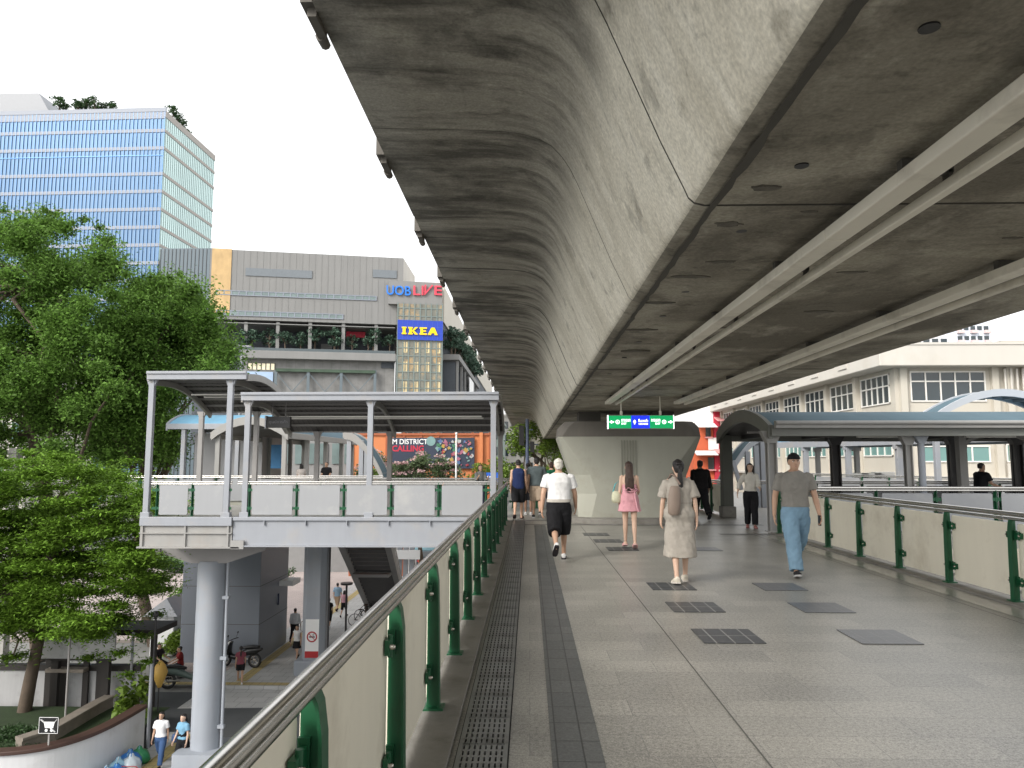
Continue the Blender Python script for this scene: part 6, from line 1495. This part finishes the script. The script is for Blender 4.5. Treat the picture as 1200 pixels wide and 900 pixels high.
    # --- clothes
    for g in wear:
        k = g['k']; c = cloth(g['c']); t = g.get('t', .016); mb = MB()
        if k == 'top':
            z_h = g.get('hem', .90); zz = [z_h, z_h+.03]+[z for z, _, _ in T if z > z_h+.06 and z < 1.46]
            rs = []
            for z in zz: rx, ry = interp(T, z); q = g.get('loose', 1.); rs.append(ring(z, rx*(1+.06*q if z < 1.15 else 1)+t, ry*(1+.08*q if z < 1.15 else 1)+t, yo(z)))
            if not g.get('strap'): rs.append(ring(1.468, .062+.010, .060+.010, yo(1.468)))
            mb.loft(rs)
            sl = g.get('sleeve', .55)
            for (S, E, W, dd), sx in zip(A, (-1, 1)):
                if sl <= 0: 
                    continue
                kk = .88 if f else 1
                pts = [S+V((-sx*.045, 0, .012)), S+V((0, 0, 0))]; rr_ = [.044*kk+t, .055*kk+t*.9]
                if sl <= 1: pts += [S.lerp(E, sl*.6), S.lerp(E, sl)]; rr_ += [.056*kk+t*1.2, .054*kk+t*g.get('cuff', 1.6)]
                else: pts += [S.lerp(E, .6), E, E.lerp(W, min(1, (sl-1)))]; rr_ += [.052*kk+t, .045*kk+t, .036*kk+t]
                mb.tube(pts, rr_, 12)
            o = fin(blob(mb, vox*1.1, 2, g.get('wr', .006)), g.get('name', 'shirt'), c)
        elif k == 'legs':
            fr = g.get('len', 2.0); lo = g.get('loose', 1.0); rs = []
            for z in (.80, .86, .92, .98, g.get('waist', 1.01)): rx, ry = interp(T, z); rs.append(ring(z, rx+t, ry+t, yo(z)))
            mb.loft(rs)
            for h, kn, an, fw, up in J:
                pts = [h+V((0, 0, .04)), h.lerp(kn, .25), h.lerp(kn, .6)]; rr_ = [.094+t, .094+t*lo, .076+t*1.3*lo]
                if fr > .85: pts.append(kn); rr_.append(.056+t*1.5*lo)
                if fr > 1.05:
                    e = min(fr-1, .97); pts += [kn.lerp(an, e*.5), kn.lerp(an, e)]; rr_ += [.054+t*1.4*lo, .040+t*1.7*lo]
                mb.tube(pts, rr_, 14)
            fin(blob(mb, vox*1.1, 2, g.get('wr', .007)), g.get('name', 'trousers'), c)
        elif k in ('skirt', 'dress'):
            z_h = g.get('hem', .45); top_ = g.get('top', 1.45 if k == 'dress' else 1.03); rs = []
            def legy(z):
                ys = []
                for h, kn, an, fw, up in J:
                    p = h.lerp(kn, (h.z-z)/(h.z-kn.z)) if z > kn.z else kn.lerp(an, (kn.z-z)/max(.01, kn.z-an.z)); ys.append(p.y)
                return ys
            n_ = 9
            for i in range(n_):
                z = z_h+(.90-z_h)*i/n_; ys = legy(z); fl = g.get('flare', .03)*(1-i/n_); rs.append(ring(z, .165+t+fl, max(.112, (max(ys)-min(ys))/2*.8+.072)+t+fl*.7, (sum(ys)/2)*.85))
            for z in [.92, .98, 1.06, 1.12, 1.18, 1.24, 1.30, 1.37, 1.42]:
                if z < top_: rx, ry = interp(T, z); q = g.get('loose', 0)*max(0, 1-abs(z-.98)/.25); rs.append(ring(z, rx+t+q, ry+t+q, yo(z)))
            if k == 'dress' and top_ >= 1.45: rs.append(ring(1.465, .07, .066, yo(1.46)))
            mb.loft(rs)
            if g.get('sleeve', 0):
                for (S, E, W, dd), sx in zip(A, (-1, 1)): mb.tube([S+V((-sx*.05, 0, .0)), S+V((0, 0, -.01)), S.lerp(E, .4), S.lerp(E, g['sleeve'])], [.036+t*.8, .046+t*.8, .056+t, .062+t], 12)
            fin(blob(mb, vox*1.1, 2, g.get('wr', .009), g.get('wf', 8)), g.get('name', k), c)
        elif k == 'band':
            z = g['z']; rx, ry = interp(T, z); q = g.get('t', .03); mb.loft([ring(z-g['h']/2+.02*0, rx+q, ry+q, yo(z)), ring(z+g['h']/2, rx+q, ry+q, yo(z))]); fin(mb, g.get('name', 'belt'), c)
    # --- shoes
    if shoes:
        kind, col = shoes[0], shoes[1]; sole = cloth(shoes[2] if len(shoes) > 2 else (.7, .7, .68))
        for h, kn, an, fw, up in J:
            side = fw.cross(up); ft = an-up*.075
            if kind == 'shoe':
                mb = MB(); mb.tube([ft-fw*.065+up*.045, ft-fw*.03+up*.05, ft+fw*.05+up*.042, ft+fw*.13+up*.03, ft+fw*.185+up*.026], [(.030, .036), (.040, .048), (.043, .038), (.044, .026), (.028, .016)], 12, ref=up); fin(blob(mb, max(.007, vox*.7), 2), 'shoe', cloth(col))
            else:
                mb = MB()
                for q in (.02, .11): mb.tube([ft+fw*q-side*.046+up*.008, ft+fw*q-side*.03+up*.055, ft+fw*q+up*.066, ft+fw*q+side*.03+up*.055, ft+fw*q+side*.046+up*.008], .012, 6)
                fin(mb, 'strap', cloth(col))
            mb = MB(); lo_, hi_ = (-.022, .012) if kind != 'heel' else (-.03, .012); P_ = [(-.075, .026), (-.05, .038), (.03, .040), (.10, .048), (.165, .040), (.195, .020)]
            rg = [ft+fw*a+side*b for a, b in P_]+[ft+fw*a-side*b for a, b in P_[::-1]]
            mb.loft([[p+up*0.0 for p in rg], [p+up*.022 for p in rg]], True, False); fin(mb, 'sole', sole)
    # --- hair
    hc, hk = hair[0], hair[1]; mb = MB(); g_ = 1.12
    mb.loft([hring(z, rx*g_, ry*g_, y+(-.012 if z < .19 else -.006)) for z, rx, ry, y in [(.165, .071, .090, -.010), (.185, .067, .090, -.006), (.21, .052, .068, -.008), (.226, .030, .040, -.008), (.236, .006, .008, -.008)]])
    mb.loft([hring(z, rx, ry, y) for z, rx, ry, y in [(.045 if hk != 'crop' else .075, .045, .03, -.058), (.07, .062, .048, -.052), (.11, .076, .062, -.045), (.15, .080, .072, -.038), (.185, .078, .082, -.022), (.21, .058, .066, -.012)]])
    if hk == 'long':
        L = hair[2] if len(hair) > 2 else .42
        mb.loft([[hp(p) for p in ring(z, rx, ry, y, 0, 14)] for z, rx, ry, y in [(.16, .078, .05, -.06), (.08, .080, .048, -.07), (0, .078, .042, -.085), (-.10, .092, .038, -.11), (-L*.6, .095, .034, -.115), (-L*.85, .075, .026, -.105), (-L, .03, .014, -.10)]])
        if face:
            for sx in (-1, 1): mb.tube([hp((sx*.066, .02, .17)), hp((sx*.084, .01, .10)), hp((sx*.082, .012, .0)), hp((sx*.09, .05, -.14)), hp((sx*.085, .07, -.26))], [.026, .028, .028, .032, .014], 8)
    if hk == 'pony':
        mb.tube([hp((0, -.095, .12)), hp((0, -.128, .09)), hp((0, -.135, .02)), hp((.004, -.135, -.08)), hp((.006, -.13, -.18)), hp((.01, -.125, -.26))], [.026, .022, .036, .040, .034, .010], 10)
    if hk == 'bob':
        mb.loft([[hp(p) for p in ring(z, rx, ry, y, 0, 14)] for z, rx, ry, y in [(.17, .080, .075, -.03), (.10, .088, .068, -.04), (.02, .092, .062, -.045), (-.03, .085, .052, -.05)]])
    fin(blob(mb, max(.009, vox*.8), 2, .006, 22), 'hair', HR[hc])
    if hk == 'crop' and len(hair) > 2:
        mb = MB(); mb.loft([hring(z, rx, ry, y) for z, rx, ry, y in [(.150, .081, .108, -.006), (.175, .083, .108, -.007), (.21, .068, .086, -.010), (.238, .032, .040, -.012), (.246, .006, .008, -.012)]])
        mb.loft([[hp((math.cos(a)*.060, -.095-math.sin(a)*.055, .150-.02*math.sin(a)+d_)) for a in [i*math.pi/8 for i in range(9)]] for d_ in (0, .006)], True, False); fin(mb, 'cap', cloth((.012, .012, .014)))
    if face:
        fm = M('eye_dark', (.02, .014, .012), .3); fe = M('eye_white', (.7, .68, .65), .3); fl_ = M('lips', (.40, .16, .14), .5)
        for sx in (-1, 1):
            mb = MB(); mb.ell(hp((sx*.030, .0845, .118)), .013, .010, .007, 10, 6); e_ = fin(mb, 'eye', fe); mb = MB(); mb.ell(hp((sx*.030, .091, .118)), .0065, .005, .0065, 8, 5); fin(mb, 'iris', fm)
            mb = MB(); mb.tube([hp((sx*.014, .096, .133)), hp((sx*.030, .096, .138)), hp((sx*.046, .084, .134))], [.004, .005, .003], 6); fin(mb, 'eyebrow', HR['black'])
        mb = MB(); mb.tube([hp((-.022, .083, .050)), hp((0, .094, .052)), hp((.022, .083, .050))], [.004, .0075, .004], 6); fin(mb, 'mouth', fl_)
    root.location = loc; root.rotation_euler = (0, 0, R(heading))
    Mx = Matrix.Translation(loc) @ Matrix.Rotation(R(heading), 4, 'Z')
    def Wl(x, y, z): return Mx @ V((x*s, y*s, (z-zmin)*s))
    return root, Wl, A
WALK_L = ((20, 6, -14), (-17, 26, 30)); WALK_R = ((-17, 26, 30), (20, 6, -14)); STAND = ((2, 2, 0), (-2, 3, 0))
BK, WH = (.010, .010, .012), (.66, .66, .66)
# --- on the walkway
pr, Wl, A = person('white-haired man in white T-shirt and black knee-length shorts walking away', 655.5, 656.5, 1.67, 0, 2, 'm', ((-20, 42, 45), (14, 4, -6)), ((-10, 14, 12), (10, 16, 16)), 4, 'tan', ('white', 'short'),
    [dict(k='legs', c=BK, len=1.12, loose=2.0, t=.02, name='shorts', waist=1.02), dict(k='top', c=WH, hem=.985, sleeve=.66, loose=1.6, t=.020, cuff=1.4, name='shirt'), dict(k='band', z=1.0, h=.05, c=(.45, .42, .38), t=.042, name='waist_strap')], .010, ('shoe', (.72, .72, .72), (.04, .035, .04)), build=1.10)
def bag_obj(name, label, cat, rings, mat, strap=None, smat=None):
    t = thing(name, label, cat, rings[0][0]); mb = MB(); mb.loft(rings, True, True); mb.build('pouch', mat, t)
    if strap: mb = MB(); mb.tube(strap, .012, 6); mb.build('strap', smat or mat, t)
    return t
def sack(Wl, c, w_, d_, h_, n=14, tilt=0., bulge=1.15, ks=((0, .55), (.08, .9), (.35, 1.), (.7, .95), (.95, .75), (1., .55))):
    return [[Wl(c[0]+tilt*k*h_+w_*q*math.cos(a), c[1]+d_*q*math.sin(a), c[2]+h_*k) for a in [2*math.pi*i/n for i in range(n)]] for k, q in ks]
pr, Wl, A = person('young woman with long brown hair in a short pink dress walking away', 738.5, 643, 1.56, 0, -4, 'f', ((7, 2, 12), (-7, 8, 24)), ((-4, 8, 30), (8, 8, 70)), 0, 'light', ('brown', 'long', .44),
    [dict(k='dress', c=(.60, .30, .34), hem=.70, top=1.25, flare=.055, t=.016, wr=.012, loose=.02, name='dress')], .010, ('sandal', (.66, .36, .36), (.62, .40, .38)))
mb = MB()
for sx in (-1, 1): mb.loft([[Wl(.03+sx*a, -.135-b, z), Wl(.03+sx*a+.03, -.15-b, z), Wl(.03+sx*a, -.16-b, z-.02)] for a, b, z in ((.0, 0, 1.14), (.07, .02, 1.18), (.13, .01, 1.12), (.02, .0, 1.10))], True, True)
mb.loft([[Wl(.06+q, -.13-.03*k, 1.12-k*.42), Wl(.12+q, -.14-.03*k, 1.12-k*.42), Wl(.09+q, -.16-.03*k, 1.12-k*.42)] for k, q in ((0, 0), (.4, .02), (.8, .05), (1, .08))], True, True)
bw = mb.build('bow', cloth((.60, .31, .35))); bw.parent = pr; bw.matrix_parent_inverse = (Matrix.Translation(pr.location) @ Matrix.Rotation(pr.rotation_euler.z, 4, 'Z')).inverted()
bag_obj('handbag', 'cream and teal handbag hanging at the left arm of the woman in pink', 'handbag', sack(Wl, (-.25, .02, .86), .11, .07, .24), M('bag_cream', (.50, .50, .36), .6, var=.3, scale=12), [Wl(-.33, .02, 1.08), Wl(-.28, .03, 1.24), Wl(-.2, .02, 1.32), Wl(-.19, .02, 1.08)], M('bag_teal', (.05, .30, .33), .5))
pr, Wl, A = person('woman with a black ponytail in a loose grey midi dress walking away', 798, 683.5, 1.63, 0, 0, 'f', ((-9, 6, 8), (11, 5, -6)), ((6, 12, 8), (-10, 11, 10)), 2, 'light', ('black', 'pony'),
    [dict(k='dress', c=(.36, .33, .29), hem=.36, top=1.46, flare=.035, t=.028, wr=.013, sleeve=.78, loose=.035, wf=9, name='dress'), dict(k='band', z=1.10, h=.02, c=(.30, .275, .245), t=.048, name='waist_seam')], .010, ('shoe', (.62, .57, .48), (.6, .56, .5)), build=1.06)
bag_obj('shoulder_bag', 'taupe shoulder bag on the back of the woman in the grey dress', 'bag', sack(Wl, (-.115, -.19, .94), .088, .05, .40, tilt=.06), M('bag_taupe', (.24, .185, .15), .6, var=.1, scale=6), [Wl(-.02, -.2, 1.36), Wl(-.08, -.13, 1.48), Wl(-.1, .02, 1.50), Wl(-.13, .12, 1.42)], M('strap_taupe', (.22, .16, .13), .6))
pr, Wl, A = person('man in a black cap, grey T-shirt and blue jeans walking towards the camera', 935, 674, 1.755, 0, 176, 'm', ((-20, 34, 30), (20, 3, -12)), ((10, 13, 12), (-12, 13, 14)), 1, 'tan', ('black', 'crop', 'cap'),
    [dict(k='legs', c=(.19, .31, .42), len=1.97, loose=1.8, t=.016, wr=.016, name='jeans'), dict(k='top', c=(.235, .225, .205), hem=.965, sleeve=.70, loose=.9, t=.014, cuff=1.5, name='shirt')], .010, ('shoe', (.02, .02, .022), (.45, .45, .45)), face=True, build=1.08)
mb = MB()
for sx in (-1, 1): q = V((sx*.185, .02, .58)); mb.add([Wl(q.x-.02, q.y+.075, q.z+.09), Wl(q.x+.02, q.y-.02, q.z+.09), Wl(q.x+.02, q.y-.02, q.z-.08), Wl(q.x-.02, q.y+.075, q.z-.08)], [(0, 1, 2, 3)])
W_ = A[0][2]+A[0][3]*.10; t = thing('phone', 'dark phone held low in the left hand of the man in jeans', 'phone', Wl(*W_))
mb = MB(); c = [Wl(W_.x+a*.012+.02, W_.y+b*.035, W_.z+d*.07) for d in (-1, 1) for a, b in ((-1, -1), (1, -1), (1, 1), (-1, 1))]; mb.loft([c[:4], c[4:]], True, False); mb.build('case', m_black, t, .004)
person('woman with long dark hair in a white blouse and black trousers by the pier opening', 881, 619, 1.56, 0, 168, 'f', ((4, 3, 0), (-6, 8, 4)), ((14, 10, 60), (12, 30, 10)), 0, 'light', ('black', 'long', .34), [dict(k='legs', c=BK, len=1.95, loose=1.5, t=.015), dict(k='top', c=(.56, .54, .49), hem=.97, sleeve=1.55, loose=1.2, t=.02, name='blouse')], .013, ('shoe', (.35, .15, .13), (.2, .1, .1)), face=True)
person('man in all black clothes walking away past the right side of the pier', 822, 609, 1.66, 0, 8, 'm', WALK_L, ((-8, 8, 20), (6, 14, 14)), 1, 'dark', ('black', 'short'), [dict(k='legs', c=BK, len=1.97, loose=1.5, t=.02), dict(k='top', c=(.012, .011, .012), hem=.90, sleeve=1.8, loose=1.6, t=.028, name='jacket')], .014, ('shoe', BK, BK), build=1.12)
person('man in a navy sleeveless top and black shorts walking away by the left railing', 607.5, 608, 1.65, 0, -2, 'm', ((-14, 24, 26), (9, 3, -4)), ((-6, 7, 8), (4, 7, 10)), 1, 'tan', ('black', 'crop'), [dict(k='legs', c=BK, len=.92, loose=1.8, t=.02, name='shorts'), dict(k='top', c=(.012, .022, .075), hem=.86, sleeve=0, loose=1.4, t=.018, name='vest')], .014, ('sandal', (.1, .05, .04), (.05, .04, .04)))
person('man in a slate grey T-shirt and khaki shorts walking away', 629, 607, 1.72, 0, 0, 'm', ((9, 3, -4), (-14, 26, 26)), ((-6, 8, 10), (6, 8, 14)), 1, 'tan', ('black', 'short'), [dict(k='legs', c=(.30, .235, .175), len=.98, loose=1.6, t=.02, name='shorts'), dict(k='top', c=(.075, .095, .10), hem=.90, sleeve=.6, loose=1.3, t=.02, name='shirt')], .014, ('shoe', (.03, .03, .03), (.5, .5, .5)), build=1.08)
person('person in a green T-shirt half hidden behind the white-haired man', 646.5, 605, 1.58, 0, 0, 'm', STAND, ((-6, 8, 10), (6, 8, 10)), 1, 'tan', ('brown', 'short'), [dict(k='legs', c=(.04, .04, .05), len=1.9, t=.02), dict(k='top', c=(.008, .10, .05), hem=.90, sleeve=.6, loose=1.3, t=.02, name='shirt')], .016, ('shoe', BK, BK), build=1.05)
person('person in dark clothes between the navy vest and the grey T-shirt', 619, 603, 1.55, 0, 0, 'm', STAND, ((-4, 8, 10), (4, 8, 10)), 0, 'dark', ('black', 'short'), [dict(k='legs', c=BK, len=1.0, t=.02, name='shorts'), dict(k='top', c=(.02, .02, .03), hem=.90, sleeve=.6, loose=1.2, t=.02, name='shirt')], .018, ('shoe', WH, WH))
person('woman with loose dark hair looking at a phone on the left footbridge', 562.5, 600, 1.50, 0, 200, 'f', STAND, ((30, 6, 90), (30, 6, 90)), 3, 'tan', ('black', 'bob'), [dict(k='legs', c=(.04, .05, .08), len=1.95, t=.015), dict(k='top', c=(.16, .17, .17), hem=.92, sleeve=1.4, loose=1.2, t=.02, name='shirt')], .016, ('shoe', WH, WH), face=True, Yfix=23.6)
person('man in a black T-shirt standing behind the right branch railing', 1151, 600, 1.56, 0, -80, 'm', STAND, ((16, 8, 55), (20, 8, 50)), 6, 'tan', ('black', 'crop'), [dict(k='legs', c=(.03, .03, .04), len=1.95, t=.02), dict(k='top', c=(.012, .013, .016), hem=.92, sleeve=.7, loose=1.5, t=.025, name='shirt')], .014, ('shoe', BK, BK), build=1.12, Yfix=19.9)
person('person with black hair in pale clothes on the far left platform', 352, 590, 1.50, 0, 20, 'f', STAND, ((10, 6, 30), (10, 6, 30)), 4, 'tan', ('black', 'bob'), [dict(k='top', c=(.5, .45, .42), hem=.9, sleeve=.7, t=.02, name='shirt'), dict(k='legs', c=BK, len=1.9)], .022, ('shoe', BK, BK), Yfix=31.5)
person('person in black on the far left platform beside the arched roof posts', 382, 590, 1.58, 0, 170, 'm', STAND, ((10, 6, 60), (10, 6, 60)), 3, 'tan', ('black', 'short'), [dict(k='top', c=BK, hem=.9, sleeve=.7, t=.02, name='shirt'), dict(k='legs', c=BK, len=1.9)], .022, ('shoe', BK, BK), Yfix=31.8)
# --- down on the street
S0 = ST; S1 = ST+.12
person('woman in a white polo shirt and blue jeans walking towards the camera on the street', 187, 898, 1.62, S0, 185, 'f', WALK_L, ((-8, 8, 10), (6, 8, 18)), 1, 'tan', ('black', 'bob'), [dict(k='legs', c=(.05, .10, .22), len=1.95, loose=1.3, t=.015, name='jeans'), dict(k='top', c=(.74, .74, .76), hem=.95, sleeve=.65, t=.02, name='polo_shirt')], .016, ('shoe', BK, BK), face=True, build=1.08)
pr, Wl, A = person('woman in a black and light blue top with black trousers beside the round column', 213, 901, 1.62, S0, 160, 'f', WALK_R, ((0, 8, 14), (10, 8, 20)), 1, 'light', ('black', 'pony'), [dict(k='legs', c=BK, len=1.9, loose=1.4, t=.016), dict(k='top', c=(.17, .34, .48), hem=.95, sleeve=.6, t=.02, name='shirt'), dict(k='band', z=1.08, h=.22, c=BK, t=.03, name='black_wrap')], .016, ('sandal', BK, BK), face=True, build=1.02)
bag_obj('handbag', 'navy handbag carried by the woman in black and light blue', 'handbag', sack(Wl, (.27, .06, .82), .14, .06, .24), M('bag_navy', (.03, .06, .14), .6), [Wl(.18, .06, 1.0), Wl(.26, .05, 1.14), Wl(.36, .06, 1.0)])
person('woman in a dark red top and black shorts walking away past the scooter', 281, 802.5, 1.58, S0, 20, 'f', WALK_L, ((-6, 8, 14), (8, 8, 14)), 1, 'tan', ('black', 'pony'), [dict(k='legs', c=BK, len=.6, loose=1.2, t=.016, name='shorts'), dict(k='top', c=(.22, .06, .08), hem=.93, sleeve=.5, t=.018, name='top')], .018, ('shoe', WH, WH))
person('man in a white long-sleeved shirt and black trousers walking away near the lift tower', 345, 752, 1.68, S1, 0, 'm', WALK_R, ((-6, 8, 14), (8, 8, 14)), 1, 'tan', ('black', 'short'), [dict(k='legs', c=BK, len=1.95, t=.018), dict(k='top', c=(.66, .67, .70), hem=.92, sleeve=1.8, t=.02, name='shirt')], .02, ('shoe', BK, BK))
person('woman in a white sleeveless top and black skirt walking towards the square column', 347.5, 774, 1.6, S1, 175, 'f', WALK_L, ((-6, 8, 14), (8, 16, 14)), 1, 'tan', ('black', 'pony'), [dict(k='skirt', c=BK, hem=.62, t=.018, name='skirt'), dict(k='top', c=(.60, .60, .60), hem=.95, sleeve=.1, t=.018, name='top')], .02, ('shoe', BK, BK))
person('person in black clothes half hidden behind the square column downpipe', 385, 736, 1.62, S1, 10, 'f', WALK_L, ((-6, 8, 14), (8, 8, 14)), 1, 'tan', ('black', 'short'), [dict(k='legs', c=BK, len=1.2, t=.02, name='shorts'), dict(k='top', c=BK, hem=.9, sleeve=.6, t=.02, name='shirt')], .022, ('shoe', WH, WH))
person('man in a light blue shirt and khaki trousers walking away on the pavement', 395, 716, 1.7, S1, -5, 'm', WALK_L, ((-6, 8, 14), (8, 8, 14)), 1, 'tan', ('black', 'short'), [dict(k='legs', c=(.34, .24, .16), len=1.3, t=.02, name='trousers'), dict(k='top', c=(.26, .38, .50), hem=.9, sleeve=.8, t=.02, name='shirt')], .022, ('shoe', BK, BK))
person('woman in a pink top and black shorts walking away by the pavement lamp', 403, 723, 1.55, S1, -5, 'f', WALK_R, ((-6, 8, 14), (8, 8, 14)), 1, 'tan', ('black', 'bob'), [dict(k='legs', c=BK, len=.9, t=.02, name='shorts'), dict(k='top', c=(.58, .32, .38), hem=.93, sleeve=.6, t=.02, name='top')], .022, ('shoe', BK, BK))
SIT = ((82, 82, 0), (78, 80, 0))
for i, (px, py, lb, c_, hd) in enumerate(((184, 790, 'person in dark clothes seated by the hedge left of the green scooter', (.03, .025, .03), 250), (211, 794, 'person in a dark red shirt seated beside the green scooter', (.20, .02, .02), 120))):
    p = gz(px, py, S0)
    person(lb, px, py, 1.62, S0, hd, 'm', SIT, ((25, 8, 40), (25, 8, 40)), 6, 'tan', ('black', 'short'), [dict(k='legs', c=BK, len=1.9, t=.02), dict(k='top', c=c_, hem=.88, sleeve=.7, t=.022, name='shirt')], .02, ('shoe', BK, BK))
    t = thing('stool', ['low dark stool under the seated person in dark clothes', 'low dark stool under the seated person in dark red'][i], 'stool', (p.x, p.y, S0)); mb = MB(); mb.cyl((p.x, p.y, S0+.002), (p.x, p.y, S0+.30), .13, .15, 12); mb.build('base', m_darkmet, t); mb = MB(); mb.cyl((p.x, p.y, S0+.301), (p.x, p.y, S0+.335), .18, None, 14); mb.build('seat', m_dwood, t)
